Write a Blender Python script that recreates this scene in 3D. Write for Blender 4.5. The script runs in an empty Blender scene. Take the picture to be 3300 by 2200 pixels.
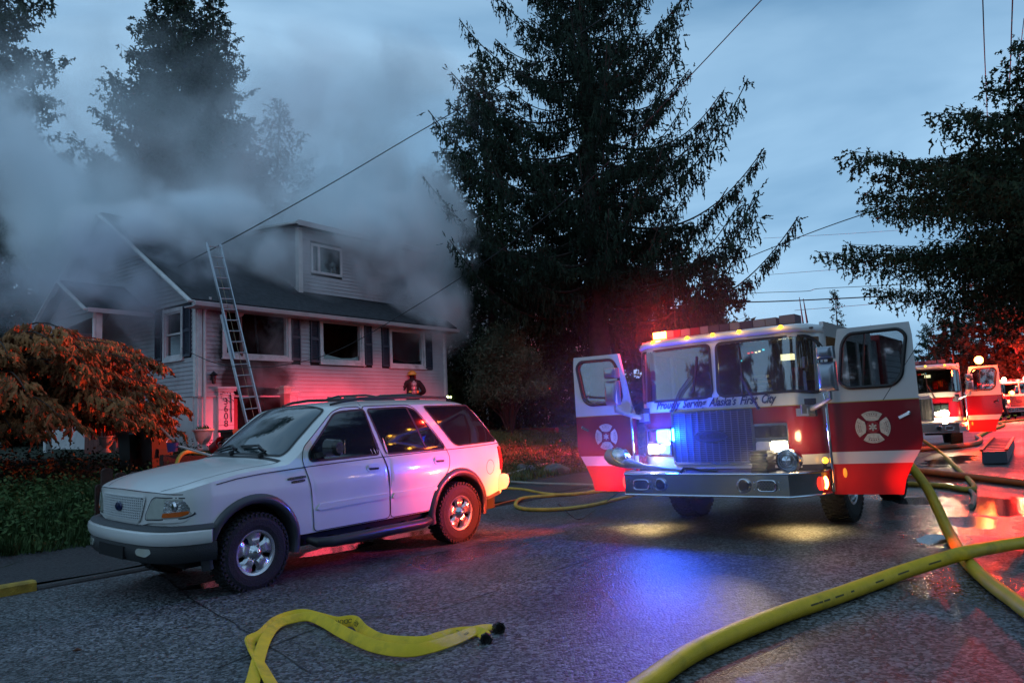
import bpy, math, random
import numpy as np
from mathutils import Vector, Matrix
random.seed(7)
rng = np.random.default_rng(7)
SC = bpy.context.scene
COL = SC.collection
R = math.radians

# ---------------------------------------------------------------- camera
FPX, PITCH, ROLL, CAMH = 2400.0, 0.105, -0.045, 1.6
cd = bpy.data.cameras.new('camera')
cam = bpy.data.objects.new('camera', cd)
COL.objects.link(cam)
CAMR = (Matrix.Rotation(math.pi / 2 + PITCH, 3, 'X') @ Matrix.Rotation(ROLL, 3, 'Z'))
cam.matrix_world = Matrix.Translation((0, 0, CAMH)) @ CAMR.to_4x4()
cd.sensor_width = 36.0
cd.lens = 36.0 * FPX / 3300.0
cd.clip_start = 0.1
cd.clip_end = 3000
SC.camera = cam

# ---------------------------------------------------------------- world: dusk sky under thin cloud
W = bpy.data.worlds.new('World')
SC.world = W
W.use_nodes = True
wn, wl = W.node_tree.nodes, W.node_tree.links
wn.clear()
out = wn.new('ShaderNodeOutputWorld')
bg = wn.new('ShaderNodeBackground')
sky = wn.new('ShaderNodeTexSky')
sky.sky_type = 'NISHITA'; sky.sun_disc = False
sky.sun_elevation = R(3.0); sky.sun_rotation = R(200); sky.air_density = 1.2; sky.dust_density = 0.6; sky.ozone_density = 3.0
tc = wn.new('ShaderNodeTexCoord')
mp = wn.new('ShaderNodeMapping'); mp.inputs['Scale'].default_value = (1.0, 1.0, 3.4); mp.inputs['Rotation'].default_value = (0.0, 0.12, 0.0)
n1 = wn.new('ShaderNodeTexNoise'); n1.inputs['Scale'].default_value = 1.9; n1.inputs['Detail'].default_value = 5; n1.inputs['Roughness'].default_value = 0.5; n1.inputs['Distortion'].default_value = 0.5
rp = wn.new('ShaderNodeValToRGB')
rp.color_ramp.elements[0].position = 0.30; rp.color_ramp.elements[0].color = (0.095, 0.200, 0.330, 1)
rp.color_ramp.elements[1].position = 0.68; rp.color_ramp.elements[1].color = (0.235, 0.380, 0.530, 1)
wl.new(tc.outputs['Generated'], mp.inputs['Vector']); wl.new(mp.outputs['Vector'], n1.inputs['Vector']); wl.new(n1.outputs['Fac'], rp.inputs['Fac'])
sx = wn.new('ShaderNodeSeparateXYZ'); wl.new(tc.outputs['Generated'], sx.inputs['Vector'])
gr = wn.new('ShaderNodeMapRange'); gr.inputs['From Min'].default_value = 0.0; gr.inputs['From Max'].default_value = 0.85
gr.inputs['To Min'].default_value = 1.06; gr.inputs['To Max'].default_value = 0.70
wl.new(sx.outputs['Z'], gr.inputs['Value'])
vm = wn.new('ShaderNodeVectorMath'); vm.operation = 'SCALE'
wl.new(rp.outputs['Color'], vm.inputs[0]); wl.new(gr.outputs['Result'], vm.inputs['Scale'])
sk = wn.new('ShaderNodeVectorMath'); sk.operation = 'SCALE'; sk.inputs['Scale'].default_value = 0.012
wl.new(sky.outputs['Color'], sk.inputs[0])
ad = wn.new('ShaderNodeVectorMath'); ad.operation = 'ADD'
wl.new(vm.outputs[0], ad.inputs[0]); wl.new(sk.outputs[0], ad.inputs[1])
wl.new(ad.outputs[0], bg.inputs['Color']); bg.inputs['Strength'].default_value = 1.85
wl.new(bg.outputs['Background'], out.inputs['Surface'])

sl = bpy.data.lights.new('sun', 'SUN'); sl.energy = 0.10; sl.angle = R(40); sl.color = (0.75, 0.86, 1.0)
so = bpy.data.objects.new('sun', sl); COL.objects.link(so); so.rotation_euler = (R(50), 0, R(-20))

SC.view_settings.view_transform = 'Standard'
SC.view_settings.look = 'None'
SC.view_settings.exposure = 0.0
SC.view_settings.gamma = 1.0
SC.render.engine = 'CYCLES'
SC.cycles.use_denoising = True
SC.cycles.max_bounces = 12; SC.cycles.diffuse_bounces = 2; SC.cycles.glossy_bounces = 3
SC.cycles.transmission_bounces = 4; SC.cycles.transparent_max_bounces = 12; SC.cycles.volume_bounces = 10
SC.cycles.volume_step_rate = 0.7; SC.cycles.volume_max_steps = 128
SC.cycles.sample_clamp_indirect = 4.0
SC.cycles.caustics_reflective = False; SC.cycles.caustics_refractive = False

# ---------------------------------------------------------------- survey helpers: a sight line meets a plane of the place
C0 = np.array([0, 0, CAMH])
CR = np.array(CAMR)
def ray(px, py):
    return CR @ np.array([(px - 1650) / FPX, -(py - 1100) / FPX, -1.0])
def onplane(px, py, p0, n):
    d = ray(px, py); n = np.array(n, float); t = np.dot(np.array(p0, float) - C0, n) / np.dot(d, n)
    return C0 + t * d
def onground(px, py, z=0.0):
    return onplane(px, py, (0, 0, z), (0, 0, 1))
def atdepth(px, py, D):
    d = ray(px, py); return C0 + d * D / d[1]
def rot(yaw, pitch=0, roll=0):
    return np.array(Matrix.Rotation(yaw, 3, 'Z') @ Matrix.Rotation(pitch, 3, 'Y') @ Matrix.Rotation(roll, 3, 'X'))
def local(px, py, o, Rm, ax, val):
    n = Rm[:, ax]; p = onplane(px, py, np.array(o) + n * val, n); return Rm.T @ (p - np.array(o))

# ---------------------------------------------------------------- materials
MATS = {}
def mat(name, col, rough=0.6, metal=0.0, spec=0.5, coat=0.0, noise=0.0, nscale=8.0, bump=0.0, bscale=40.0, dirt=None, dscale=2.0, emis=None, estr=0.0, aniso=None, detail=4):
    if name in MATS: return MATS[name]
    m = bpy.data.materials.new(name); m.use_nodes = True
    N, Lk = m.node_tree.nodes, m.node_tree.links
    b = N['Principled BSDF']
    b.inputs['Base Color'].default_value = (*col, 1)
    b.inputs['Roughness'].default_value = rough; b.inputs['Metallic'].default_value = metal
    b.inputs['Specular IOR Level'].default_value = spec; b.inputs['Coat Weight'].default_value = coat; b.inputs['Coat Roughness'].default_value = 0.06
    t = N.new('ShaderNodeTexCoord')
    last = None
    if noise > 0:
        n = N.new('ShaderNodeTexNoise'); n.inputs['Scale'].default_value = nscale; n.inputs['Detail'].default_value = detail
        Lk.new(t.outputs['Object'], n.inputs['Vector'])
        mr = N.new('ShaderNodeMapRange'); mr.inputs['From Min'].default_value = 0.3; mr.inputs['From Max'].default_value = 0.7
        mr.inputs['To Min'].default_value = 1 - noise; mr.inputs['To Max'].default_value = 1 + noise
        Lk.new(n.outputs['Fac'], mr.inputs['Value'])
        v = N.new('ShaderNodeVectorMath'); v.operation = 'SCALE'; v.inputs[0].default_value = col
        Lk.new(mr.outputs['Result'], v.inputs['Scale']); last = v.outputs[0]
    if dirt is not None:
        n = N.new('ShaderNodeTexNoise'); n.inputs['Scale'].default_value = dscale; n.inputs['Detail'].default_value = 8; n.inputs['Roughness'].default_value = 0.65
        Lk.new(t.outputs['Object'], n.inputs['Vector'])
        mr = N.new('ShaderNodeMapRange'); mr.inputs['From Min'].default_value = 0.52; mr.inputs['From Max'].default_value = 0.75; mr.inputs['To Max'].default_value = 0.6
        Lk.new(n.outputs['Fac'], mr.inputs['Value'])
        mx = N.new('ShaderNodeMix'); mx.data_type = 'RGBA'
        Lk.new(mr.outputs['Result'], mx.inputs['Factor'])
        if last: Lk.new(last, mx.inputs['A'])
        else: mx.inputs['A'].default_value = (*col, 1)
        mx.inputs['B'].default_value = (*dirt, 1); last = mx.outputs['Result']
    if last: Lk.new(last, b.inputs['Base Color'])
    if bump > 0:
        n = N.new('ShaderNodeTexNoise'); n.inputs['Scale'].default_value = bscale; n.inputs['Detail'].default_value = 5
        Lk.new(t.outputs['Object'], n.inputs['Vector'])
        bp = N.new('ShaderNodeBump'); bp.inputs['Strength'].default_value = bump; bp.inputs['Distance'].default_value = 0.02
        Lk.new(n.outputs['Fac'], bp.inputs['Height']); Lk.new(bp.outputs['Normal'], b.inputs['Normal'])
    if emis:
        b.inputs['Emission Color'].default_value = (*emis, 1); b.inputs['Emission Strength'].default_value = estr
    MATS[name] = m
    return m
def glass(name, tint=(0.6, 0.7, 0.72), gl=0.35):
    if name in MATS: return MATS[name]
    m = bpy.data.materials.new(name); m.use_nodes = True
    N, Lk = m.node_tree.nodes, m.node_tree.links
    N.remove(N['Principled BSDF'])
    o = N['Material Output']
    g = N.new('ShaderNodeBsdfGlossy'); g.inputs['Roughness'].default_value = 0.03; g.inputs['Color'].default_value = (0.9, 0.95, 1, 1)
    tr = N.new('ShaderNodeBsdfTransparent'); tr.inputs['Color'].default_value = (*tint, 1)
    fr = N.new('ShaderNodeFresnel'); fr.inputs['IOR'].default_value = 1.55
    ma = N.new('ShaderNodeMath'); ma.operation = 'MULTIPLY_ADD'; ma.inputs[1].default_value = 1.0; ma.inputs[2].default_value = gl; ma.use_clamp = True
    Lk.new(fr.outputs[0], ma.inputs[0])
    mx = N.new('ShaderNodeMixShader')
    Lk.new(ma.outputs[0], mx.inputs[0]); Lk.new(tr.outputs[0], mx.inputs[1]); Lk.new(g.outputs[0], mx.inputs[2]); Lk.new(mx.outputs[0], o.inputs['Surface'])
    MATS[name] = m
    return m

# ---------------------------------------------------------------- object helpers
def tag(o, label=None, cat=None, group=None, kind=None):
    if label: o['label'] = label
    if cat: o['category'] = cat
    if group: o['group'] = group
    if kind: o['kind'] = kind
    return o
def thing(name, label, cat, loc=(0, 0, 0), Rm=None, group=None):
    o = bpy.data.objects.new(name, None); COL.objects.link(o); o.empty_display_size = 0.2
    M = Matrix(Rm.tolist()).to_4x4() if Rm is not None else Matrix.Identity(4)
    o.matrix_world = Matrix.Translation([float(v) for v in loc]) @ M
    return tag(o, label, cat, group)
def link_mesh(name, verts, faces, m, parent=None, smooth=False):
    me = bpy.data.meshes.new(name)
    me.from_pydata([tuple(map(float, v)) for v in verts], [], [tuple(f) for f in faces])
    me.materials.append(m)
    if smooth: me.polygons.foreach_set('use_smooth', [True] * len(me.polygons))
    me.update()
    o = bpy.data.objects.new(name, me); COL.objects.link(o)
    if parent: o.parent = parent
    return o
class MB:
    def __init__(s): s.v = []; s.f = []
    def add(s, v, f):
        n = len(s.v); s.v.extend([tuple(map(float, p)) for p in v]); s.f.extend([tuple(i + n for i in q) for q in f]); return s
    def box(s, a, b):
        x0, y0, z0 = a; x1, y1, z1 = b
        v = [(x0, y0, z0), (x1, y0, z0), (x1, y1, z0), (x0, y1, z0), (x0, y0, z1), (x1, y0, z1), (x1, y1, z1), (x0, y1, z1)]
        return s.add(v, [(0, 3, 2, 1), (4, 5, 6, 7), (0, 1, 5, 4), (1, 2, 6, 5), (2, 3, 7, 6), (3, 0, 4, 7)])
    def bar(s, p, q, w, h, up=(0, 0, 1)):
        p = np.array(p, float); q = np.array(q, float); d = q - p; d /= np.linalg.norm(d)
        up = np.array(up, float); sd = np.cross(d, up)
        if np.linalg.norm(sd) < 1e-4: sd = np.cross(d, (1, 0, 0))
        sd /= np.linalg.norm(sd); u = np.cross(sd, d)
        v = [e + sd * a * w / 2 + u * b * h / 2 for e in (p, q) for a, b in ((-1, -1), (1, -1), (1, 1), (-1, 1))]
        return s.add(v, [(0, 1, 2, 3), (7, 6, 5, 4), (0, 4, 5, 1), (1, 5, 6, 2), (2, 6, 7, 3), (3, 7, 4, 0)])
    def tube(s, path, r, n=8, cap=True):
        path = [np.array(p, float) for p in path]; k = len(path)
        rr = r if hasattr(r, '__len__') else [r] * k
        ref = np.array((0, 0, 1.0)); base = len(s.v); vs = []
        prev = None
        for i, p in enumerate(path):
            d = path[min(i + 1, k - 1)] - path[max(i - 1, 0)]; d = d / (np.linalg.norm(d) + 1e-9)
            if prev is None:
                a = np.cross(d, ref)
                if np.linalg.norm(a) < 1e-3: a = np.cross(d, (1, 0, 0))
            else: a = prev - d * np.dot(prev, d)
            a = a / (np.linalg.norm(a) + 1e-9); prev = a; b = np.cross(d, a)
            for j in range(n):
                t = 2 * math.pi * j / n; vs.append(p + rr[i] * (math.cos(t) * a + math.sin(t) * b))
        f = []
        for i in range(k - 1):
            for j in range(n):
                f.append((i * n + j, i * n + (j + 1) % n, (i + 1) * n + (j + 1) % n, (i + 1) * n + j))
        if cap: f.append(tuple(range(n))[::-1]); f.append(tuple(range((k - 1) * n, k * n)))
        return s.add(vs, f)
    def lathe(s, prof, o=(0, 0, 0), axis=(0, 0, 1), n=24, a0=0, a1=2 * math.pi):
        ax = np.array(axis, float); ax /= np.linalg.norm(ax)
        u = np.cross(ax, (0, 0, 1.0)) if abs(ax[2]) < 0.9 else np.cross(ax, (0, 1.0, 0)); u /= np.linalg.norm(u); w = np.cross(ax, u); o = np.array(o, float)
        full = abs(a1 - a0 - 2 * math.pi) < 1e-6; m = n if full else n + 1
        v = [o + ax * h + r * (math.cos(a0 + (a1 - a0) * j / n) * u + math.sin(a0 + (a1 - a0) * j / n) * w) for r, h in prof for j in range(m)]
        f = [(i * m + j, i * m + (j + 1) % m, (i + 1) * m + (j + 1) % m, (i + 1) * m + j) for i in range(len(prof) - 1) for j in range(n)]
        return s.add(v, f)
    def prism(s, poly, a, b, plane='xz'):
        """polygon (2D, any winding) extruded from a to b along the third axis"""
        n = len(poly)
        def P(p, t):
            return (p[0], t, p[1]) if plane == 'xz' else ((t, p[0], p[1]) if plane == 'yz' else (p[0], p[1], t))
        v = [P(p, a) for p in poly] + [P(p, b) for p in poly]
        f = [tuple(range(n)), tuple(range(2 * n - 1, n - 1, -1))] + [(i, i + n, (i + 1) % n + n, (i + 1) % n) for i in range(n)]
        return s.add(v, f)
    def obj(s, name, m, parent=None, smooth=False, fix=True):
        o = link_mesh(name, s.v, s.f, m, parent, False)
        if fix or smooth:
            import bmesh
            bm = bmesh.new(); bm.from_mesh(o.data)
            if fix: bmesh.ops.recalc_face_normals(bm, faces=bm.faces[:])
            if smooth:
                for f in bm.faces: f.smooth = True
                for e in bm.edges:
                    if len(e.link_faces) == 2 and e.calc_face_angle(0) > 0.7: e.smooth = False
            bm.to_mesh(o.data); bm.free()
        return o
def copy_tree(o, parent=None):
    c = o.copy(); COL.objects.link(c); c.parent = parent
    for ch in list(o.children): copy_tree(ch, c)
    return c
def poly_round(pts, r=0.05, n=4):
    """round the corners of a 2D polygon"""
    out = []; k = len(pts)
    for i in range(k):
        p0, p, p1 = np.array(pts[i - 1]), np.array(pts[i]), np.array(pts[(i + 1) % k])
        a = p0 - p; b = p1 - p; la, lb = np.linalg.norm(a), np.linalg.norm(b)
        rr = min(r, la * 0.45, lb * 0.45); A = p + a / la * rr; B = p + b / lb * rr
        for j in range(n + 1):
            t = j / n; out.append(tuple((1 - t) ** 2 * A + 2 * t * (1 - t) * p + t * t * B))
    return out
def clip_u(poly, u):
    """min, max of v where the polygon crosses the line u"""
    vs = []
    for i in range(len(poly)):
        a, b = poly[i - 1], poly[i]
        if (a[0] - u) * (b[0] - u) <= 0 and abs(a[0] - b[0]) > 1e-9:
            t = (u - a[0]) / (b[0] - a[0]); vs.append(a[1] + t * (b[1] - a[1]))
    return (min(vs), max(vs)) if vs else None
def patch(poly, fmap, nu=24, nv=8, thick=0.02, off=0.004):
    """a skin piece: 2D outline (monotone in u) laid on a surface fmap(u, v, offset) with thickness"""
    us = sorted(p[0] for p in poly); u0, u1 = us[0] + 1e-4, us[-1] - 1e-4
    allu = sorted(set([u0 + (u1 - u0) * (0.5 - 0.5 * math.cos(math.pi * i / nu)) * 0.6 + (u1 - u0) * i / nu * 0.4 for i in range(nu + 1)]))
    V = []; cols = []
    for u in allu:
        c = clip_u(poly, u)
        if c: cols.append((u, *c))
    m = len(cols); k = nv + 1
    for o_ in (off, off - thick):
        for u, a, b in cols:
            for j in range(k): V.append(fmap(u, a + (b - a) * j / nv, o_))
    F = []
    for i in range(m - 1):
        for j in range(nv):
            q = (i * k + j, i * k + j + 1, (i + 1) * k + j + 1, (i + 1) * k + j); F.append(q); F.append(tuple(x + m * k for x in q[::-1]))
        for j in (0, nv): F.append((i * k + j, (i + 1) * k + j, (i + 1) * k + j + m * k, i * k + j + m * k))
    for i in (0, m - 1):
        for j in range(nv): F.append((i * k + j, i * k + j + 1, i * k + j + 1 + m * k, i * k + j + m * k))
    return MB().add(V, F)
def ribbon(pts, fmap, w=0.008, off=0.003, n=8, closed=False):
    """a thin seam laid along a 2D polyline on a surface"""
    P = []
    q = pts + [pts[0]] if closed else pts
    for i in range(len(q) - 1):
        for t in range(n): P.append(np.array(q[i]) * (1 - t / n) + np.array(q[i + 1]) * t / n)
    P.append(np.array(q[-1], float)); V = []
    for i, p in enumerate(P):
        d = P[min(i + 1, len(P) - 1)] - P[max(i - 1, 0)]; d = d / (np.linalg.norm(d) + 1e-9); s_ = np.array((-d[1], d[0])) * w / 2
        for e in (p - s_, p + s_):
            V.append(fmap(e[0], e[1], off))
    return MB().add(V, [(2 * i, 2 * i + 1, 2 * i + 3, 2 * i + 2) for i in range(len(P) - 1)])
def text(name, body, size, m, parent, Mx, shear=0.0, extrude=0.002, align='CENTER', sx=1.0, width=None, bold=0.0):
    cu = bpy.data.curves.new(name, 'FONT'); cu.body = body; cu.size = size; cu.shear = shear; cu.extrude = extrude; cu.align_x = align; cu.align_y = 'CENTER'; cu.resolution_u = 3
    cu.offset = bold
    cu.materials.append(m); t_ = bpy.data.objects.new('t', cu); COL.objects.link(t_)
    bpy.context.view_layer.update()
    me = bpy.data.meshes.new_from_object(t_.evaluated_get(bpy.context.evaluated_depsgraph_get())); bpy.data.objects.remove(t_)
    if width:
        xs_ = [v.co.x for v in me.vertices]; sx = width / (max(xs_) - min(xs_))
    o = bpy.data.objects.new(name, me); COL.objects.link(o)
    o.parent = parent; o.matrix_local = Mx @ Matrix.Diagonal((sx, 1, 1, 1)); return o
def frame(o, x, y):
    """4x4 with given origin, x axis and y axis"""
    x = Vector(x).normalized(); y = Vector(y); z = x.cross(y).normalized(); y = z.cross(x)
    M = Matrix.Identity(4)
    for i in range(3): M[i][0], M[i][1], M[i][2], M[i][3] = x[i], y[i], z[i], float(o[i])
    return M
def lamp(name, kind, loc, col, energy, parent=None, target=None, size=0.05, spot=60, blend=0.5):
    l = bpy.data.lights.new(name, kind); l.color = col; l.energy = energy
    if kind == 'AREA': l.size = size
    else: l.shadow_soft_size = size
    if kind == 'SPOT': l.spot_size = R(spot); l.spot_blend = blend
    o = bpy.data.objects.new(name, l); COL.objects.link(o)
    q = Matrix.Identity(4)
    if target is not None:
        q = (Vector(target) - Vector(loc)).to_track_quat('-Z', 'Y').to_matrix().to_4x4()
    Mx = Matrix.Translation([float(v) for v in loc]) @ q
    if parent: o.parent = parent; o.matrix_local = Mx
    else: o.matrix_world = Mx
    return o

M_CHROME = mat('chrome', (0.62, 0.64, 0.68), 0.12, 1.0)
M_ALU = mat('aluminium', (0.42, 0.44, 0.47), 0.32, 0.9, noise=0.12, nscale=20)
M_BLACK = mat('black_plastic', (0.012, 0.012, 0.014), 0.45)
M_RUB = mat('rubber', (0.018, 0.018, 0.019), 0.8, noise=0.3, nscale=30, bump=0.4, bscale=60)
M_DGLASS = mat('tinted_glass', (0.010, 0.015, 0.018), 0.04, 0.0, 0.75, coat=0.5)
M_WHITE = mat('white_paint', (0.78, 0.78, 0.76), 0.28, 0.0, 0.5, coat=0.6, noise=0.03, nscale=3)
M_WTRIM = mat('white_trim', (0.62, 0.62, 0.60), 0.6, noise=0.12, nscale=5, dirt=(0.25, 0.22, 0.2))
# ---------------------------------------------------------------- the street frame: s runs up the street, t to the left
SA = R(51.0)
US = np.array([math.cos(SA), math.sin(SA), 0]); NL = np.array([-math.sin(SA), math.cos(SA), 0])
def st(s, t, z=0.0): return US * s + NL * t + np.array([0, 0, z])
FP_ = atdepth(1331, 1290, 26.0); FIRE_ST = (FP_ @ US, FP_ @ NL)
def zt(s, t):
    """height of the land"""
    if t < 9.3: return -0.03
    if t < 11.0: return 0.03 + 0.05 * (t - 9.3)
    q = min(t, 19.0) - 11.0
    k = 0.135 * q + 0.03 * math.sin(s * 0.9) * math.sin(t * 1.3)
    if s < 9: k += 0.25 * math.exp(-((t - 13.0) / 1.6) ** 2) * min(1, (9 - s) / 4)
    k += 0.42 * math.exp(-(((s - FIRE_ST[0]) ** 2 + (t - FIRE_ST[1]) ** 2) / 2.2) ** 2)
    return 0.115 + k + (0.015 * (t - 19) if t > 19 else 0)
def zr(s, t):
    """road crown"""
    a = abs(t - 4.0); q = min(max((3.6 - a) / 2.3, 0), 1); e = min(max((s - 4.0) / 4.0, 0), 1)
    return .125 * q * q * (3 - 2 * q) * (.35 + .65 * e * e * (3 - 2 * e))
def gnd(px, py, lift=0.0):
    """where a sight line meets the land"""
    z = 0.0
    for _ in range(25):
        p = onground(px, py, z + lift); s, t = p @ US, p @ NL; z = z * .5 + .5 * (zr(s, t) if t < 9.3 else zt(s, t))
    return p
def zxy(x, y):
    s = x * US[0] + y * US[1]; t = x * NL[0] + y * NL[1]
    return zt(s, t) if t > 9.3 else zr(s, t)
def road_mat():
    m = bpy.data.materials.new('wet_asphalt'); m.use_nodes = True
    N, Lk = m.node_tree.nodes, m.node_tree.links; b = N['Principled BSDF']
    g = N.new('ShaderNodeNewGeometry')
    def noise(sc, det=4, rough=0.5):
        n = N.new('ShaderNodeTexNoise'); n.inputs['Scale'].default_value = sc; n.inputs['Detail'].default_value = det; n.inputs['Roughness'].default_value = rough; Lk.new(g.outputs['Position'], n.inputs['Vector']); return n
    def mr(src, a, c, lo, hi):
        r = N.new('ShaderNodeMapRange'); r.inputs['From Min'].default_value = a; r.inputs['From Max'].default_value = c; r.inputs['To Min'].default_value = lo; r.inputs['To Max'].default_value = hi
        Lk.new(src, r.inputs['Value']); return r.outputs['Result']
    def math_(op, a, c=None):
        q = N.new('ShaderNodeMath'); q.operation = op; q.use_clamp = False
        for i, v in enumerate((a, c)):
            if v is None: continue
            if isinstance(v, (int, float)): q.inputs[i].default_value = v
            else: Lk.new(v, q.inputs[i])
        return q.outputs[0]
    vo = N.new('ShaderNodeTexVoronoi'); vo.inputs['Scale'].default_value = 48; Lk.new(g.outputs['Position'], vo.inputs['Vector'])
    vo2 = N.new('ShaderNodeTexVoronoi'); vo2.inputs['Scale'].default_value = 140; Lk.new(g.outputs['Position'], vo2.inputs['Vector'])
    sep = N.new('ShaderNodeSeparateColor'); Lk.new(vo.outputs['Color'], sep.inputs[0])
    chip = mr(sep.outputs[0], 0.25, 1.0, 0.12, 3.2)
    wear = mr(noise(0.55, 6, 0.6).outputs['Fac'], 0.3, 0.7, 0.62, 1.38)
    fine = mr(noise(22, 3).outputs['Fac'], 0.3, 0.7, 0.75, 1.25)
    patchy = mr(noise(0.33, 9, 0.6).outputs['Fac'], 0.47, 0.53, 0.80, 1.12)
    v = math_('MULTIPLY', math_('MULTIPLY', math_('MULTIPLY', chip, wear), fine), patchy)
    vm = N.new('ShaderNodeVectorMath'); vm.operation = 'SCALE'; vm.inputs[0].default_value = (0.064, 0.068, 0.073); Lk.new(v, vm.inputs['Scale'])
    # where water stands: pools with their own outline
    pools = None
    for (cx, cy, ax, ay, ang) in PUDDLES:
        mp_ = N.new('ShaderNodeMapping'); mp_.vector_type = 'TEXTURE'; mp_.inputs['Location'].default_value = (cx, cy, 0); mp_.inputs['Rotation'].default_value = (0, 0, ang); mp_.inputs['Scale'].default_value = (ax, ay, 50)
        Lk.new(g.outputs['Position'], mp_.inputs['Vector'])
        ln = N.new('ShaderNodeVectorMath'); ln.operation = 'LENGTH'; Lk.new(mp_.outputs[0], ln.inputs[0])
        q = mr(ln.outputs['Value'], 0.4, 1.0, 1.0, 0.0)
        pools = q if pools is None else math_('MAXIMUM', pools, q)
    semi = None
    for (cx, cy, ax, ay, ang) in DAMP:
        mp_ = N.new('ShaderNodeMapping'); mp_.vector_type = 'TEXTURE'; mp_.inputs['Location'].default_value = (cx, cy, 0); mp_.inputs['Rotation'].default_value = (0, 0, ang); mp_.inputs['Scale'].default_value = (ax, ay, 50)
        Lk.new(g.outputs['Position'], mp_.inputs['Vector'])
        ln = N.new('ShaderNodeVectorMath'); ln.operation = 'LENGTH'; Lk.new(mp_.outputs[0], ln.inputs[0])
        q = mr(ln.outputs['Value'], 0.2, 1.0, 1.0, 0.0)
        semi = q if semi is None else math_('MAXIMUM', semi, q)
    edge = mr(noise(1.7, 7, 0.62).outputs['Fac'], 0.30, 0.70, -0.5, 0.5)
    pm = math_('ADD', pools, edge)
    pm = mr(pm, 0.50, 0.60, 0.0, 1.0)
    damp = mr(noise(0.22, 3).outputs['Fac'], 0.4, 0.62, 0.0, 1.0)
    ro = mr(damp, 0, 1, 0.60, 0.40)
    mixr = N.new('ShaderNodeMix'); mixs = N.new('ShaderNodeMix'); Lk.new(mr(math_('ADD', semi, math_('MULTIPLY', edge, 0.6)), 0.15, 0.7, 0, 1), mixs.inputs['Factor']); Lk.new(ro, mixs.inputs['A']); mixs.inputs['B'].default_value = 0.19; Lk.new(pm, mixr.inputs['Factor']); Lk.new(mixs.outputs['Result'], mixr.inputs['A']); mixr.inputs['B'].default_value = 0.05
    Lk.new(mixr.outputs['Result'], b.inputs['Roughness'])
    dk = math_('SUBTRACT', 1.0, math_('MULTIPLY', pm, 0.62))
    vm2 = N.new('ShaderNodeVectorMath'); vm2.operation = 'SCALE'; Lk.new(vm.outputs[0], vm2.inputs[0]); Lk.new(dk, vm2.inputs['Scale'])
    Lk.new(vm2.outputs[0], b.inputs['Base Color'])
    b.inputs['Specular IOR Level'].default_value = 0.6
    hb = math_('ADD', mr(vo.outputs['Distance'], 0, 0.9, 1, 0), math_('MULTIPLY', mr(vo2.outputs['Distance'], 0, 0.9, 1, 0), 0.4))
    bp = N.new('ShaderNodeBump'); bp.inputs['Distance'].default_value = 0.005
    Lk.new(hb, bp.inputs['Height']); st_ = math_('SUBTRACT', 0.75, math_('MULTIPLY', pm, 0.69)); Lk.new(st_, bp.inputs['Strength'])
    Lk.new(bp.outputs['Normal'], b.inputs['Normal'])
    return m
PUDDLES = []; DAMP = []
for px, py, a, c in ((3060, 1700, 3.2, 1.2), (3130, 1900, 1.3, .8), (2900, 1600, 2.5, 1.0), (3200, 1600, 5.0, 1.6), (1500, 1800, 1.5, .8)):
    g_ = onground(px, py); DAMP.append((g_[0], g_[1], a, c, SA))
for px, py, a, c in ((3040, 1560, 1.9, 1.0), (2960, 1640, 0.9, 0.5), (3130, 1700, 0.8, 0.4), (3010, 1760, 0.5, 0.25), (3230, 1640, 1.6, 0.8), (2900, 1530, 2.2, 0.8), (3060, 1500, 3.0, 0.8), (1080, 1770, 1.0, 0.35), (1330, 1720, 0.9, 0.3), (690, 1880, 0.6, 0.25), (3120, 1370, 9.0, 1.2)):
    g_ = onground(px, py); PUDDLES.append((g_[0], g_[1], a, c, SA))
def sheet(name, ss, ts, zf, m, kind='structure', jit=0):
    V = [st(s, t, zf(s, t)) for s in ss for t in ts]; k = len(ts)
    F = [(i * k + j, (i + 1) * k + j, (i + 1) * k + j + 1, i * k + j + 1) for i in range(len(ss) - 1) for j in range(k - 1)]
    o = link_mesh(name, V, F, m, None, True); o['kind'] = kind; return o
M_ASPH = road_mat()
M_SOIL = mat('soil_turf', (0.020, 0.032, 0.014), 0.95, noise=0.5, nscale=1.3, bump=0.9, bscale=9, dirt=(0.035, 0.026, 0.018), dscale=0.7)
M_GRAV = mat('gravel_verge', (0.045, 0.047, 0.050), 0.75, noise=0.5, nscale=30, bump=1.0, bscale=70, dirt=(0.02, 0.02, 0.018), dscale=2)
M_CONC = mat('kerb_concrete', (0.055, 0.055, 0.055), 0.8, noise=0.25, nscale=6, bump=0.5, bscale=40, dirt=(0.06, 0.06, 0.05))
M_YKERB = mat('kerb_yellow_paint', (0.42, 0.27, 0.03), 0.6, noise=0.3, nscale=9, bump=0.5, bscale=50, dirt=(0.10, 0.08, 0.04), dscale=5)
ss = sorted(set([-60, -30, -15] + [i * 0.8 - 6 for i in range(60)] + [45 + i * 6 for i in range(12)] + [130, 180, 260, 400, 700]))
ts = [-500, -200, -90, -40, -15, -6, -4, 2, 9.29] + [9.3 + i * 0.34 for i in range(6)] + [11.4 + i * 0.5 for i in range(18)] + [22, 26, 32, 40, 60, 100, 200, 500]
sheet('ground', ss, ts, lambda s, t: zt(s, t) if t > 9.3 else -0.03, M_SOIL)
sheet('road', [-20, -5, 0] + [i * .5 + .5 for i in range(40)] + [24, 30, 40, 80, 160, 400], [-3.6] + [i * .25 for i in range(36)] + [9.28], lambda s, t: zr(s, t), M_ASPH)
V_ = sheet('gravel_path', [-8 + i * 0.7 for i in range(70)], [9.46, 9.9, 10.3, 10.7, 11.05], lambda s, t: zt(s, t) + 0.012 + 0.01 * math.sin(s * 5 + t * 9), M_GRAV)
mb = MB(); kx = onground(130, 1905); ks = kx @ US
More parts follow.
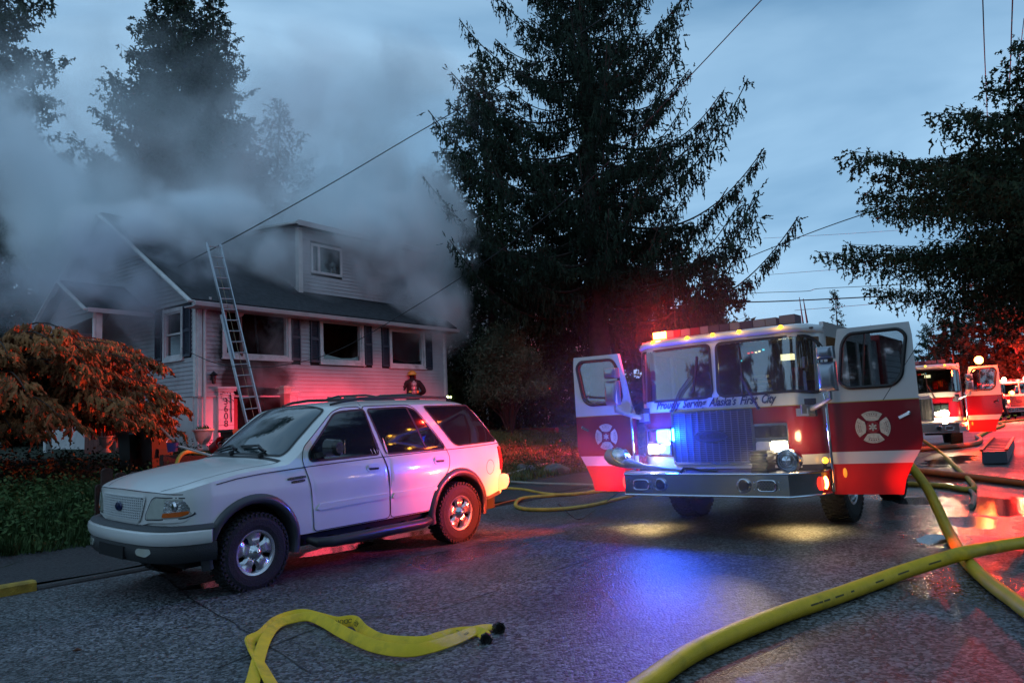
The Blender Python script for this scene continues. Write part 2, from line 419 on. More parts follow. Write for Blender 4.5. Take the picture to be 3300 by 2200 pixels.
for a, bq, name, mm, hh in ((-9, ks, 'kerb', M_YKERB, 0.105), (ks + 0.01, 90, 'kerb', M_CONC, 0.035)):
    mb = MB(); n = 1 if hh > 0.05 else 20
    P = [(9.29, -0.02), (9.30, hh - 0.02), (9.325, hh), (9.44, hh), (9.46, 0.0)]
    seg = [a + (bq - a) * i / n for i in range(n + 1)]
    V = [st(s, t, z) for s in seg for t, z in P]; k = len(P)
    F = [(i * k + j, i * k + j + 1, (i + 1) * k + j + 1, (i + 1) * k + j) for i in range(n) for j in range(k - 1)] + [tuple(range(k)), tuple(n * k + j for j in range(k))[::-1]]
    o = MB().add(V, F).obj(name, mm); o['kind'] = 'structure'
    if hh > 0.05: o['label'] = 'yellow painted kerb end at the near side of the street'
# tar joints in the asphalt
M_TAR = mat('tar_joint', (0.014, 0.014, 0.015), 0.5, bump=0.4)
for pts in (((700, 2150), (1050, 2010), (1420, 1960), (1900, 1800), (2330, 1675)), ((500, 1830), (640, 1945), (1050, 2195)), ((2640, 1838), (2780, 1850), (3020, 1880), (3290, 1900)), ((2450, 1820), (2550, 1833), (2640, 1838))):
    W_ = [gnd(*p, 0.004) for p in pts]; P = []
    for i in range(len(W_) - 1):
        for t in range(14):
            p = W_[i] * (1 - t / 14) + W_[i + 1] * t / 14; q = p + np.array([rng.normal(0, 0.006), rng.normal(0, 0.006), 0]); q[2] = zxy(q[0], q[1]) + .004; P.append(q)
    V = []
    for i, p in enumerate(P):
        d = P[min(i + 1, len(P) - 1)] - P[max(i - 1, 0)]; d /= np.linalg.norm(d) + 1e-9; w_ = 0.004 + 0.005 * rng.random(); V += [p + np.array([-d[1], d[0], 0]) * w_, p - np.array([-d[1], d[0], 0]) * w_]
    o = link_mesh('road_joint', V, [(2 * i, 2 * i + 2, 2 * i + 3, 2 * i + 1) for i in range(len(P) - 1)], M_TAR); o['kind'] = 'structure'
# ---------------------------------------------------------------- white SUV
SO, SR = np.array([-3.4612, 8.4037, 0.0]), rot(4.0216, 0.0111, -0.0274)
suv = thing('parked_suv', 'white four-door SUV parked along the kerb with its rear lit red', 'car', SO, SR)
def itp(x, xs, ys): return float(np.interp(x, xs, ys))
def sm(xs, ys):
    """smooth curve through control points (increasing x)"""
    xs = np.array(xs, float); ys = np.array(ys, float); n = len(xs); h = np.diff(xs); d = np.diff(ys) / h; mm = np.zeros(n)
    for i in range(1, n - 1):
        if d[i - 1] * d[i] > 0: mm[i] = 2 * d[i - 1] * d[i] / (d[i - 1] + d[i])
    mm[0], mm[-1] = d[0], d[-1]
    def f(x):
        x = min(max(x, xs[0]), xs[-1]); i = min(int(np.searchsorted(xs, x, side='right')) - 1, n - 2); i = max(i, 0)
        t = (x - xs[i]) / h[i]; t2, t3 = t * t, t * t * t
        return float((2 * t3 - 3 * t2 + 1) * ys[i] + (t3 - 2 * t2 + t) * h[i] * mm[i] + (-2 * t3 + 3 * t2) * ys[i + 1] + (t3 - t2) * h[i] * mm[i + 1])
    return f
XF_Y = [0, .2, .4, .55, .68, .78, .86, .92, .95]; XF_X = [.905, .90, .885, .865, .835, .79, .72, .60, .44]
xf_ = sm(XF_Y, XF_X)
def xf(y): return xf_(abs(y))
HB = sm([-3.99, -3.96, -3.85, -3.5, -2.5, -.3, .44, .60, .72, .79, .835, .865, .885, .90], [.80, .885, .925, .945, .95, .95, .95, .92, .86, .78, .68, .55, .40, .2])
TUM = sm([0.3, .45, .62, .85, 1.0, 1.18, 1.24, 1.30, 1.55, 1.82, 1.92], [-.045, -.02, 0, .004, .002, -.012, -.03, -.055, -.115, -.195, -.24])
def hw(x, z):
    return max(0.02, HB(x) + TUM(z) + (0.012 * math.exp(-((z - 1.0) / .12) ** 2)))
ZSIDE = sm([-3.99, -3.93, -3.90, -3.66, -3.43, -3.30, -2.6, -1.7, -1.35, -1.17, -1.05, -.75, -.47, -.40, 0.0, .42, .62, .75, .83, .885], [1.26, 1.28, 1.30, 1.57, 1.79, 1.835, 1.85, 1.85, 1.835, 1.80, 1.73, 1.49, 1.275, 1.25, 1.225, 1.165, 1.12, 1.085, 1.065, 1.05])
ZMID = sm([-3.99, -3.97, -3.93, -3.70, -3.50, -3.38, -3.0, -1.9, -1.4, -1.15, -1.0, -.70, -.36, -.28, 0.0, .42, .62, .75, .83, .90], [1.26, 1.32, 1.40, 1.68, 1.85, 1.895, 1.92, 1.925, 1.905, 1.87, 1.80, 1.59, 1.33, 1.305, 1.275, 1.205, 1.155, 1.115, 1.085, 1.055])
WX, WR = (0.0, -3.025), 0.47
def zlow(x):
    z = itp(x, [-3.99, -3.6, -2.6, -.5, .45, .62, .9], [.56, .55, .49, .49, .60, .74, .76])
    for c in WX:
        d = abs(x - c)
        if d < WR: z = max(z, 0.44 + math.sqrt(WR * WR - d * d))
    return z
def fside(x, z, off=0.0): return (x, hw(x, z) + off, z)
def ftop(x, y, off=0.0):
    zs = ZSIDE(x); ys = hw(x, zs); r = min(abs(y) / ys, 1.0)
    return (x, y, zs + (ZMID(x) - zs) * (1 - r ** 2.4) ** 0.75 + off)
def ffront(y, z, off=0.0):
    return (xf(y) + off - 0.05 * max(0, z - 0.80) ** 1.0, y, z)
xs = sorted(set([-3.99, -3.985, -3.97] + [-3.95 + i * 0.05 for i in range(97)] + [c + sgn * WR * q for c in WX for sgn in (-1, 1) for q in (1.001, .999, .985, .96, .93, .88, .8)] + [.86, .875, .885, .895, .90]))
xs = [x for x in xs if x <= .90]
NZ, NY = 22, 12; V = []; K = NZ + 1 + NY
for x in xs:
    a, c = zlow(x), ZSIDE(x)
    for j in range(NZ + 1):
        z = a + (c - a) * j / NZ; V.append((x, hw(x, z), z))
    ys = hw(x, c)
    for j in range(1, NY + 1):
        y = ys * (1 - (j / NY) ** 0.8); V.append(ftop(x, y))
n = len(V); V += [(x, -y, z) for x, y, z in V]
F = []
for i in range(len(xs) - 1):
    for j in range(K - 1):
        q = (i * K + j, (i + 1) * K + j, (i + 1) * K + j + 1, i * K + j + 1); F.append(q); F.append(tuple(a + n for a in q[::-1]))
for i in (0, len(xs) - 1):
    for j in range(K - 1): F.append((i * K + j, i * K + j + 1, i * K + j + 1 + n, i * K + j + n))
MB().add(V, F).obj('body', M_WHITE, suv, True)
M_UND = mat('underbody', (0.008, 0.008, 0.009), 0.9)
mb = MB(); mb.box((-3.9, -.80, .34), (.66, .80, .52)); mb.box((-2.5, -.86, .36), (-.52, .86, .50)); mb.box((-3.55, -.62, .5), (-2.5, .62, 1.0)); mb.box((-.5, -.60, .5), (.5, .60, 1.0)); mb.box((-.3, -.4, .26), (.3, .4, .36)); mb.box((-3.2, -.12, .25), (-2.85, .12, .45))
mb.tube([(-3.025, -.7, .38), (-3.025, .7, .38)], .06); mb.tube([(0, -.7, .38), (0, .7, .38)], .05); mb.tube([(-3.1, .5, .36), (-4.0, .55, .40)], .04)
mb.obj('underbody', M_UND, suv)
# wheel-arch flares
M_FLARE = mat('flare_grey', (0.045, 0.047, 0.055), 0.35, 0.0, 0.5, coat=0.3)
for c in WX:
    for sg in (1, -1):
        V = []; Fq = []; ny = 30; prof = [(-.03, -.10), (-.012, .014), (0.0, .034), (.03, .044), (.062, .034), (.085, .006), (.09, -.01)]
        for i in range(ny + 1):
            a = R(-14) + (math.pi + R(28)) * i / ny
            for dr, dy in prof:
                r = WR + dr - .004; x = c + r * math.cos(a); z = .44 + r * math.sin(a); V.append((x, sg * (hw(x, max(z, .45)) + dy), z))
        k = len(prof)
        for i in range(ny):
            for j in range(k - 1): Fq.append((i * k + j, i * k + j + 1, (i + 1) * k + j + 1, (i + 1) * k + j))
        Fq += [tuple(range(k)), tuple(ny * k + j for j in range(k))]
        MB().add(V, Fq).obj('wheel_arch', M_FLARE, suv, True)
# wheels
def make_wheel(parent, loc, sgn, steer=0.0, rt=.40, w=.27, name='wheel', sc=1.0):
    wh = bpy.data.objects.new(name, None); COL.objects.link(wh); wh.parent = parent
    wh.matrix_local = Matrix.Translation(loc) @ Matrix.Rotation(steer + (0 if sgn > 0 else math.pi), 4, 'Z') @ Matrix.Diagonal((sc, sc * .9 if sc > 1 else 1, sc, 1))
    t = MB(); h = w / 2
    t.lathe([(.215, h - .035), (.235, h - .012), (.27, h), (.33, h + .004), (.372, h - .012), (.392, h - .045), (.396, 0), (.392, -h + .045), (.372, -h + .012), (.30, -h), (.215, -h + .03)], (0, 0, 0), (0, 1, 0), 56)
    for k in range(44):
        for row, (yy, ww) in enumerate(((-.095, .05), (-.033, .05), (.033, .05), (.095, .055), (.122, .03))):
            a = 2 * math.pi * (k + .5 * (row % 2)) / 44; ca, sa = math.cos(a), math.sin(a); r0, r1 = (.385, .404) if row < 4 else (.362, .394)
            da = .036
            t.add([(r * math.cos(b), y, r * math.sin(b)) for r in (r0, r1) for b, y in ((a - da, yy - ww / 2), (a + da, yy - ww / 2), (a + da, yy + ww / 2), (a - da, yy + ww / 2))], [(0, 1, 2, 3), (4, 7, 6, 5), (0, 4, 5, 1), (1, 5, 6, 2), (2, 6, 7, 3), (3, 7, 4, 0)])
    t.obj('tyre', M_RUB, wh)
    rim = MB(); o = h - .028
    rim.lathe([(.218, o - .20), (.216, o - .03), (.232, o + .006), (.228, o + .014), (.205, o + .010), (.192, o - .006), (.186, o - .04), (.186, o - .20)], (0, 0, 0), (0, 1, 0), 48)
    for k in range(5):
        a = 2 * math.pi * k / 5 + math.pi / 2; P = []
        for r, hwid, yy in ((.06, .062, o - .004), (.10, .064, o + .008), (.135, .070, o + .008), (.165, .095, o + .0), (.20, .122, o - .002)):
            for s_ in (-1, -.6, .6, 1):
                dy = 0 if abs(s_) < .9 else -.03
                P.append((r * math.cos(a) - s_ * hwid * math.sin(a), yy + dy, r * math.sin(a) + s_ * hwid * math.cos(a)))
        rim.add(P, [(i * 4 + j, i * 4 + j + 1, i * 4 + j + 5, i * 4 + j + 4) for i in range(4) for j in range(3)])
    rim.obj('rim', mat('rim_alloy', (0.60, 0.60, 0.63), 0.22, 0.95, noise=0.08, nscale=12), wh, True)
    hb_ = MB().lathe([(.001, o + .052), (.03, o + .048), (.052, o + .034), (.066, o + .008), (.085, o - .004), (.092, o - .02)], (0, 0, 0), (0, 1, 0), 28)
    for k in range(5):
        a = 2 * math.pi * k / 5 + math.pi / 2; hb_.tube([(.095 * math.cos(a), o - .004, .095 * math.sin(a)), (.095 * math.cos(a), o + .012, .095 * math.sin(a))], .009, 6)
    hb_.obj('hub_cap', M_CHROME, wh, True)
    MB().lathe([(.001, o - .10), (.185, o - .10)], (0, 0, 0), (0, 1, 0), 32).obj('brake_disc', mat('brake_dark', (0.03, 0.03, 0.032), 0.6, 0.4), wh)
    return wh
make_wheel(suv, (0, .84, .40), 1, 0.06); make_wheel(suv, (-3.025, .84, .40), 1)
make_wheel(suv, (0, -.84, .40), -1, 0.06); make_wheel(suv, (-3.025, -.84, .40), -1)
# side glass, seams, trim
WF = poly_round([(-.70, 1.265), (-.70, 1.36), (-1.12, 1.775), (-1.24, 1.80), (-1.575, 1.815), (-1.69, 1.27)], .05)
WRr = poly_round([(-1.625, 1.815), (-2.26, 1.825), (-2.40, 1.785), (-2.80, 1.29), (-2.78, 1.265), (-1.80, 1.265)], .05)
WQ = poly_round([(-2.58, 1.825), (-3.40, 1.82), (-3.855, 1.32), (-3.84, 1.30), (-3.06, 1.285), (-2.98, 1.33)], .03)
DF = [(-.60, 1.25), (-.64, 1.42), (-1.10, 1.80), (-1.24, 1.845), (-1.53, 1.85), (-1.72, 1.26), (-1.775, 1.10), (-1.80, .80), (-1.81, .50), (-.72, .50), (-.70, .80), (-.66, 1.05)]
DR = [(-1.545, 1.85), (-2.30, 1.855), (-2.42, 1.80), (-2.80, 1.33), (-2.86, 1.14), (-2.82, .99), (-2.62, .78), (-2.55, .50), (-1.82, .50), (-1.81, .80), (-1.785, 1.10), (-1.73, 1.26)]
M_SEAM = mat('panel_gap', (0.02, 0.02, 0.025), 0.7)
M_HAND = mat('handle_white', (0.70, 0.70, 0.69), 0.3, coat=.4)
M_GREYG = mat('window_rubber', (0.012, 0.013, 0.015), 0.5)
for sg in (1, -1):
    def fs(x, z, off=0.0, sg=sg): p = fside(x, z, off); return (p[0], sg * p[1], p[2])
    for D, WW, hx in ((DF, WF, -1.56), (DR, WRr, -2.66)):
        d = patch(poly_round(D, .06), fs, 26, 20, .03, .005).obj('door', M_WHITE, suv, True)
        patch(WW, fs, 26, 8, .012, .0085).obj('window', M_DGLASS, d, True)
        ribbon(WW, fs, .022, .0105, 3, True).obj('window_seal', M_GREYG, d)
        ribbon(poly_round(D, .06), fs, .010, .0062, 3, True).obj('door_gap', M_SEAM, d)
        if D is DR: ribbon([(-2.27, 1.82), (-2.47, 1.29)], fs, .028, .0115).obj('window_divider', M_GREYG, d)
        # handle: a dished surround with a pull bar
        H = poly_round([(hx - .10, 1.075), (hx - .11, 1.12), (hx - .07, 1.168), (hx + .07, 1.175), (hx + .11, 1.13), (hx + .09, 1.08)], .04)
        h = patch(H, fs, 12, 5, .012, .014).obj('handle', M_HAND, d, True)
        patch(poly_round([(hx - .075, 1.095), (hx - .08, 1.125), (hx + .075, 1.13), (hx + .07, 1.098)], .02), fs, 8, 3, .008, .0165).obj('handle_recess', M_SEAM, h)
        ribbon([(hx - .085, 1.135), (hx + .085, 1.14)], fs, .026, .030).obj('pull_bar', M_HAND, h)
        x0, x1 = (-.74, -1.785) if D is DF else (-1.83, -2.60)
        patch(poly_round([(x0, .725), (x0 - .02, .795), (x1, .80), (x1, .742)], .03), fs, 14, 5, .02, .022).obj('side_molding', M_WHITE, d, True)
    patch(WQ, fs, 20, 8, .012, .0065).obj('window', M_DGLASS, suv, True)
    ribbon(WQ, fs, .02, .008, 3, True).obj('window_seal', M_GREYG, suv)
    ribbon([(.42, 1.13), (.2, 1.165), (-.1, 1.19), (-.62, 1.21), (-1.2, 1.225), (-1.8, 1.235), (-2.8, 1.245), (-3.4, 1.25), (-3.93, 1.265)], fs, .010, .0068, 6).obj('side_crease_shade', M_SEAM, suv)  # dark strip stands for the shade line of the body crease
    ribbon([(-1.55, 1.86), (-1.52, 1.90)], fs, .006, .004).obj('roof_seam', M_SEAM, suv)
    # fuel flap (left flank), step bar, mirror
    if sg > 0:
        ribbon([(-3.655 + .085 * math.cos(a), .95 + .10 * math.sin(a)) for a in np.linspace(0, 2 * math.pi, 17)[:-1]], fs, .006, .004, 2, True).obj('fuel_flap', M_SEAM, suv)
    sb = MB(); sb.tube([(-.66, sg * .90, .42), (-.72, sg * 1.0, .39), (-.9, sg * 1.04, .375), (-2.25, sg * 1.04, .375), (-2.40, sg * 1.0, .385), (-2.46, sg * .90, .41)], [.035, .055, .062, .062, .055, .035], 12)
    for x in (-1.0, -1.55, -2.1): sb.box((x - .03, min(sg * .75, sg * 1.0), .36), (x + .03, max(sg * .75, sg * 1.0), .42))
    sb.obj('running_board', mat('step_dark', (0.03, 0.03, 0.032), 0.35, 0.2), suv, True)
    mr_ = MB(); V = []
    for i in range(9):
        u = i / 8; yy = .99 + .20 * u
        for j in range(14):
            a = 2 * math.pi * j / 14; e = 1.0 if i not in (0, 8) else .72
            V.append((-.86 + .075 * e * math.cos(a) - .04 * u, sg * yy, 1.405 + (.105 * e * (1 - .15 * u)) * math.copysign(abs(math.sin(a)) ** .7, math.sin(a))))
    mr_.add(V, [(i * 14 + j, i * 14 + (j + 1) % 14, (i + 1) * 14 + (j + 1) % 14, (i + 1) * 14 + j) for i in range(8) for j in range(14)] + [tuple(range(14)), tuple(112 + j for j in range(14))])
    mr_.bar((-.80, sg * .86, 1.31), (-.86, sg * 1.02, 1.35), .09, .06)
    mo = mr_.obj('side_mirror', mat('mirror_black', (0.012, 0.012, 0.015), 0.25, coat=.3), suv, True)
    MB().box((-.985, min(sg * 1.01, sg * 1.17), 1.33), (-.975, max(sg * 1.01, sg * 1.17), 1.48)).obj('mirror_glass', M_CHROME, mo)
    # tail lamp wrapping the rear corner
    patch(poly_round([(-3.955, 1.225), (-3.87, 1.22), (-3.885, .89), (-3.965, .885)], .02), fs, 8, 8, .03, .018).obj('tail_light', mat('tail_red', (0.45, 0.01, 0.01), 0.15, coat=.5), suv, True)
    # badge lettering on the near fender
    bs = patch(poly_round([(-.385, 1.085), (-.385, 1.115), (-.615, 1.125), (-.615, 1.095)], .006), fs, 4, 2, .006, .008).obj('badge', M_BLACK, suv)
    if sg > 0:
        ny_ = fside(-.5, 1.1, .0155); text('badge_lettering', 'EXPEDITION', .036, M_CHROME, bs, frame((-.5, ny_[1], 1.105), (-1, .0, .03), (0, 0, 1)), .0, .001, 'CENTER', 1.1)
        b2 = patch(poly_round([(-.43, 1.05), (-.43, 1.078), (-.60, 1.086), (-.60, 1.058)], .006), fs, 4, 2, .006, .008).obj('badge', M_BLACK, suv)
        text('badge_lettering', 'EDDIE BAUER', .02, M_CHROME, b2, frame((-.515, ny_[1], 1.068), (-1, .0, .03), (0, 0, 1)), .0, .001, 'CENTER', 1.2)
# windscreen (laid on the top skin), wipers, rear screen, bonnet gap
def ftop2(x, y, off=0.0):
    a = np.array(ftop(x, y)); b_ = np.array(ftop(x + .01, y)); c_ = np.array(ftop(x, y + .01)); nn = np.cross(b_ - a, c_ - a); nn /= np.linalg.norm(nn) + 1e-9
    if nn[2] < 0: nn = -nn
    return tuple(a + nn * off)
def wsx(t): return -.40 - .70 * t
WSP = [(-.39, 0), (-.40, .45), (-.455, .71), (-.53, .73), (-.80, .685), (-1.05, .635), (-1.11, .60), (-1.15, .3), (-1.165, 0)]
WSP = WSP + [(x, -y) for x, y in WSP[::-1][1:-1]]
patch(poly_round(WSP, .03, 2), ftop2, 26, 24, .012, .006).obj('windscreen', mat('windscreen_glass', (0.012, 0.024, 0.028), 0.03, 0, 0.9, coat=.8), suv, True)
ribbon(poly_round(WSP, .03, 2), ftop2, .03, .009, 4, True).obj('windscreen_seal', M_GREYG, suv)
wp = MB()
for y0, y1 in ((.45, -.05), (-.15, -.60)):
    q = [ftop2(-.36, y0, .03), ftop2(-.44, y0 + .03, .035), ftop2(-.50, (y0 + y1) / 2, .03), ftop2(-.47, y1, .022)]
    wp.tube(q, .011, 6)
    wp.tube([ftop2(-.47, y0 - .08, .016), ftop2(-.52, (y0 + y1) / 2, .016), ftop2(-.50, y1 - .1, .016)], .008, 4)
    wp.lathe([(.001, .04), (.03, .03), (.03, -.02)], ftop2(-.38, y0, .02), (0.4, 0, 1), 10)
wp.obj('wiper', M_BLACK, suv)
MB().add(*(lambda r: (r.v, r.f))(ribbon([(-.385, -.80), (-.36, -.5), (-.335, 0), (-.36, .5), (-.385, .80)], ftop2, .05, .004, 6))).obj('cowl', M_BLACK, suv)
for sg in (1, -1):
    ribbon([(-.37, sg * .80), (0.0, sg * .79), (.40, sg * .765), (.62, sg * .73), (.74, sg * .66), (.80, sg * .60)], ftop2, .009, .003, 6).obj('bonnet_gap', M_SEAM, suv)
RS = [(-3.50, .62), (-3.88, .72), (-3.93, .70), (-3.93, -.70), (-3.88, -.72), (-3.50, -.62)]
patch(RS, ftop2, 10, 16, .012, .006).obj('rear_window', M_DGLASS, suv, True)
# roof rack
rk = MB()
for sg in (1, -1):
    pth = [ftop2(-1.28, sg * .50, .01), ftop2(-1.45, sg * .53, .035), ftop2(-1.7, sg * .55, .055), ftop2(-2.6, sg * .56, .06), ftop2(-3.2, sg * .55, .05), ftop2(-3.3, sg * .55, .012)]
    rk.tube(pth, [.012, .018, .02, .02, .018, .012], 8)
for x in (-2.0, -2.75): rk.tube([ftop2(x, -.55, .06), ftop2(x, -.3, .075), ftop2(x, .3, .075), ftop2(x, .55, .06)], .014, 8); 
rk.obj('roof_rack', M_BLACK, suv, True)
# front: grille with square mesh, headlights, bumper
def ff(y, z, off=0.0): return ffront(y, z, off)
FP = poly_round([(-.90, .80), (-.92, .93), (-.86, 1.045), (-.60, 1.075), (0, 1.085), (.60, 1.075), (.86, 1.045), (.92, .93), (.90, .80), (.55, .795), (.44, .765), (-.44, .765), (-.55, .795)], .05)
patch(FP, ff, 60, 8, .10, .02).obj('front_panel', M_WHITE, suv, True)
ribbon([(-.90, 1.06), (-.6, 1.082), (0, 1.093), (.6, 1.082), (.90, 1.06)], ff, .008, .024, 8).obj('bonnet_lip_gap', M_SEAM, suv)
gp = patch(poly_round([(-.44, .93), (-.47, 1.035), (.47, 1.035), (.44, .93), (.40, .805), (-.40, .805)], .05), ff, 30, 4, .01, .023).obj('grille', mat('grille_dark', (0.015, 0.018, 0.02), 0.7), suv)
gb = MB(); M_GRL = mat('grille_white', (0.60, 0.62, 0.62), 0.4)
for k in range(10):
    z = .815 + k * .024; hwid = min(.455, .40 + (z - .805) * .5)
    r = patch([(-hwid, z - .0045), (-hwid, z + .0045), (hwid, z + .0045), (hwid, z - .0045)], ff, 20, 1, .02, .042); gb.add(r.v, r.f)
for k in range(25):
    y = -.432 + k * .036; top = 1.035 if abs(y) < .42 else 1.0
    gb.bar(ff(y, .81 if abs(y) < .40 else .86, .036), ff(y, top, .036), .016, .008, (1, 0, 0))
gb.obj('grille_mesh', M_GRL, gp)
ribbon(poly_round([(-.44, .93), (-.475, 1.04), (.475, 1.04), (.44, .93), (.40, .80), (-.40, .80)], .05), ff, .03, .034, 3, True).obj('grille_surround', M_WHITE, gp)
MB().lathe([(.001, .016), (.045, .012), (.055, 0.0)], (0, 0, 0), (1, 0, 0), 24).obj('emblem', mat('emblem_blue', (0.01, 0.015, 0.08), 0.2, coat=.6), gp, True)
em = bpy.data.objects['emblem']; em.matrix_local = Matrix.Translation(ff(0, .925, .045)) @ Matrix.Diagonal((1, 1.45, .9, 1))
M_LENS = mat('lamp_glass', (0.50, 0.53, 0.48), 0.12, 0.0, 0.7, coat=1.0, noise=.12, nscale=9)
for sg in (1, -1):
    def fg(y, z, off=0.0, sg=sg): p = ffront(y, z, off); return (p[0], sg * p[1], p[2])
    hl = patch(poly_round([(.505, .825), (.50, .86), (.575, 1.0), (.62, 1.03), (.885, 1.02), (.918, .98), (.915, .875), (.885, .845)], .03), fg, 26, 8, .03, .026).obj('headlight', M_LENS, suv, True)
    patch(poly_round([(.725, .845), (.745, 1.012), (.88, 1.004), (.905, .97), (.905, .885), (.87, .858)], .02), fg, 14, 6, .02, .032).obj('reflector', mat('lamp_reflector', (0.62, 0.66, 0.68), 0.18, 0.9, bump=.6, bscale=18), hl, True)
    patch(poly_round([(.725, .848), (.728, .888), (.905, .905), (.903, .876), (.872, .855)], .01), fg, 14, 3, .02, .037).obj('indicator_lens', mat('amber_lens', (0.65, 0.12, 0.01), 0.2, coat=.6), hl, True)
    ribbon(poly_round([(.495, .82), (.49, .86), (.568, 1.008), (.615, 1.04), (.89, 1.03), (.928, .985), (.925, .87), (.89, .838)], .03), fg, .010, .030, 2, True).obj('lamp_seal', M_SEAM, hl)
    o_ = MB().lathe([(.001, .012), (.04, .008), (.055, -.01)], (0, 0, 0), (1, 0, 0), 16).obj('bulb', M_CHROME, hl, True); o_.location = fg(.81, .95, .024)
def sweep(prof, ymax, xend, name, m, base=0.0):
    """prof: (offset outward, z) swept along the bumper line"""
    path = []
    for i in range(41):
        y = -ymax + 2 * ymax * i / 40; path.append((xf_(abs(y)) if abs(y) <= .95 else .44, y))
    nrm = []
    pts = [(xend, -.965)] + [(p[0] + base, p[1]) for p in path] + [(xend, .965)]; V = []
    for i, p in enumerate(pts):
        a = np.array(pts[max(i - 1, 0)]); b_ = np.array(pts[min(i + 1, len(pts) - 1)]); d = b_ - a; d /= np.linalg.norm(d); nn = np.array((d[1], -d[0]))
        for o_, z in prof: V.append((p[0] + nn[0] * o_, p[1] + nn[1] * o_, z))
    k = len(prof); F = [(i * k + j, (i + 1) * k + j, (i + 1) * k + (j + 1) % k, i * k + (j + 1) % k) for i in range(len(pts) - 1) for j in range(k)]
    F += [tuple(range(k)), tuple((len(pts) - 1) * k + j for j in range(k))]
    return MB().add(V, F).obj(name, m, suv, True)
sweep([(-.06, .765), (.05, .768), (.10, .752), (.112, .735), (.10, .72), (-.06, .72)], .93, .46, 'bumper_top_pad', mat('bumper_pad', (0.05, 0.053, 0.058), 0.5, bump=.3, bscale=120))
bmp = sweep([(-.04, .725), (.108, .725), (.128, .712), (.136, .67), (.130, .625), (.110, .595), (-.04, .595)], .94, .46, 'bumper', M_WHITE)
vl = sweep([(-.05, .60), (.095, .60), (.112, .54), (.104, .47), (.075, .425), (-.05, .42)], .93, .44, 'lower_valance', mat('valance_grey', (0.022, 0.023, 0.026), 0.55, bump=.4, bscale=90))
for sg in (1, -1):
    def fg(y, z, off=0.0, sg=sg): p = ffront(y, .8, off); return (p[0], sg * p[1], z)
    patch(poly_round([(.50, .50), (.48, .54), (.52, .565), (.68, .565), (.71, .53), (.64, .485)], .03), fg, 12, 5, .02, .118).obj('fog_light', M_LENS, vl, True)
MB().box((.98, -.28, .44), (1.02, .28, .56)).obj('valance_opening', M_UND, suv)
# rear bumper and tow hitch
rb = MB(); rb.prism(poly_round([(-3.84, .60), (-3.86, .82), (-3.97, .83), (-4.06, .81), (-4.09, .76), (-4.08, .67), (-4.02, .61)], .03), -.93, .93); rb.obj('rear_bumper', mat('bumper_rear_paint', (0.55, 0.55, 0.55), 0.3, 0.0, .5, .4), suv)
rb = MB(); rb.prism(poly_round([(-3.86, .55), (-3.80, .54), (-3.60, .50), (-3.55, .53), (-3.86, .60)], .02), -.94, .94); rb.obj('rear_valance', M_FLARE, suv)
rb = MB(); rb.box((-4.12, .40, .44), (-3.9, .55, .56)); rb.obj('tow_hitch', M_FLARE, suv)
# ---------------------------------------------------------------- fire engine
_HR0 = np.array(Matrix.Rotation(R(54.0), 3, 'Z')); HO_PRE = atdepth(635, 1275, 19.6) + _HR0 @ np.array((6.6, 0, -1.9))
TO, TRm = np.array([2.525, 9.349, 0.127]), rot(-2.238, -0.003, 0.009)
trk = thing('fire_engine', 'red and white fire engine with both front doors open and a lit blue lamp', 'fire engine', TO, TRm, 'fire engines at the scene')
M_RED = mat('engine_red', (0.20, 0.003, 0.012), 0.22, 0, .5, coat=.7, noise=.04, nscale=2)
M_REFL = mat('engine_reflective_red', (0.55, 0.012, 0.012), 0.35, 0, .5, noise=.05, nscale=3)
M_TWH = mat('engine_white', (0.62, 0.62, 0.62), 0.22, 0, .5, coat=.7, noise=.03, nscale=2)
M_SEALK = mat('window_gasket', (0.010, 0.010, 0.011), 0.45)
M_INT = mat('cab_interior', (0.030, 0.034, 0.042), 0.7, noise=.25, nscale=5)
M_STAIN = mat('bumper_steel', (0.50, 0.53, 0.56), 0.16, 1.0, noise=.08, nscale=4, bump=.04, bscale=8)
def emi(name, col, s): return mat(name, (0.02, 0.02, 0.02), 0.3, emis=col, estr=s)
E_WARM = emi('lamp_warm_white', (1.0, 0.86, 0.58), 26); E_BLUE = emi('lamp_blue', (0.10, 0.62, 1.0), 9); E_AMB = emi('lamp_amber', (1.0, 0.42, 0.02), 5)
E_REDW = emi('lamp_red_hot', (1.0, 0.22, 0.04), 28); E_RED = emi('lamp_red', (1.0, 0.02, 0.01), 6); E_CAB = emi('lamp_cab', (1.0, 0.74, 0.36), 9)
FXt = sm([0, .5, .8, .95, 1.05, 1.14, 1.20, 1.235], [0, -.012, -.035, -.065, -.11, -.18, -.27, -.40])
Y0 = 0.035
def tf(y, z, off=0.0):
    return (FXt(abs(y - Y0)) + off - 0.05 * max(0, z - 1.6), y, z)
def tpatch(pts, nm, m, par, nu=30, nv=6, thick=.03, off=0.0, rd=.0, smooth=True):
    return patch(poly_round(pts, rd) if rd else pts, tf, nu, nv, thick, off).obj(nm, m, par, smooth)
yl, yr = -1.19, 1.26
FW = [(yl, 1.49), (yl, 1.66), (-.15, 1.66), (.0, 1.72), (.12, 1.66), (yr, 1.66), (yr, 1.49)]
tpatch([(yl, 1.49), (yl, 1.645), (yr, 1.645), (yr, 1.49)], 'cab_front', M_TWH, trk, 50, 4, .04)
fr = tpatch([(yl, .915), (yl, 1.49), (yr, 1.49), (yr, .915)], 'front_panel', M_RED, trk, 50, 6, .04)
tpatch([(yl, .765), (yl, .915), (yr, .915), (yr, .765)], 'lower_band', M_TWH, trk, 50, 3, .04)
ribbon([(yl, 1.49), (yr, 1.49)], tf, .010, .002, 40).obj('pinstripe', mat('gold_stripe', (0.55, 0.36, 0.10), 0.3, .6), trk)
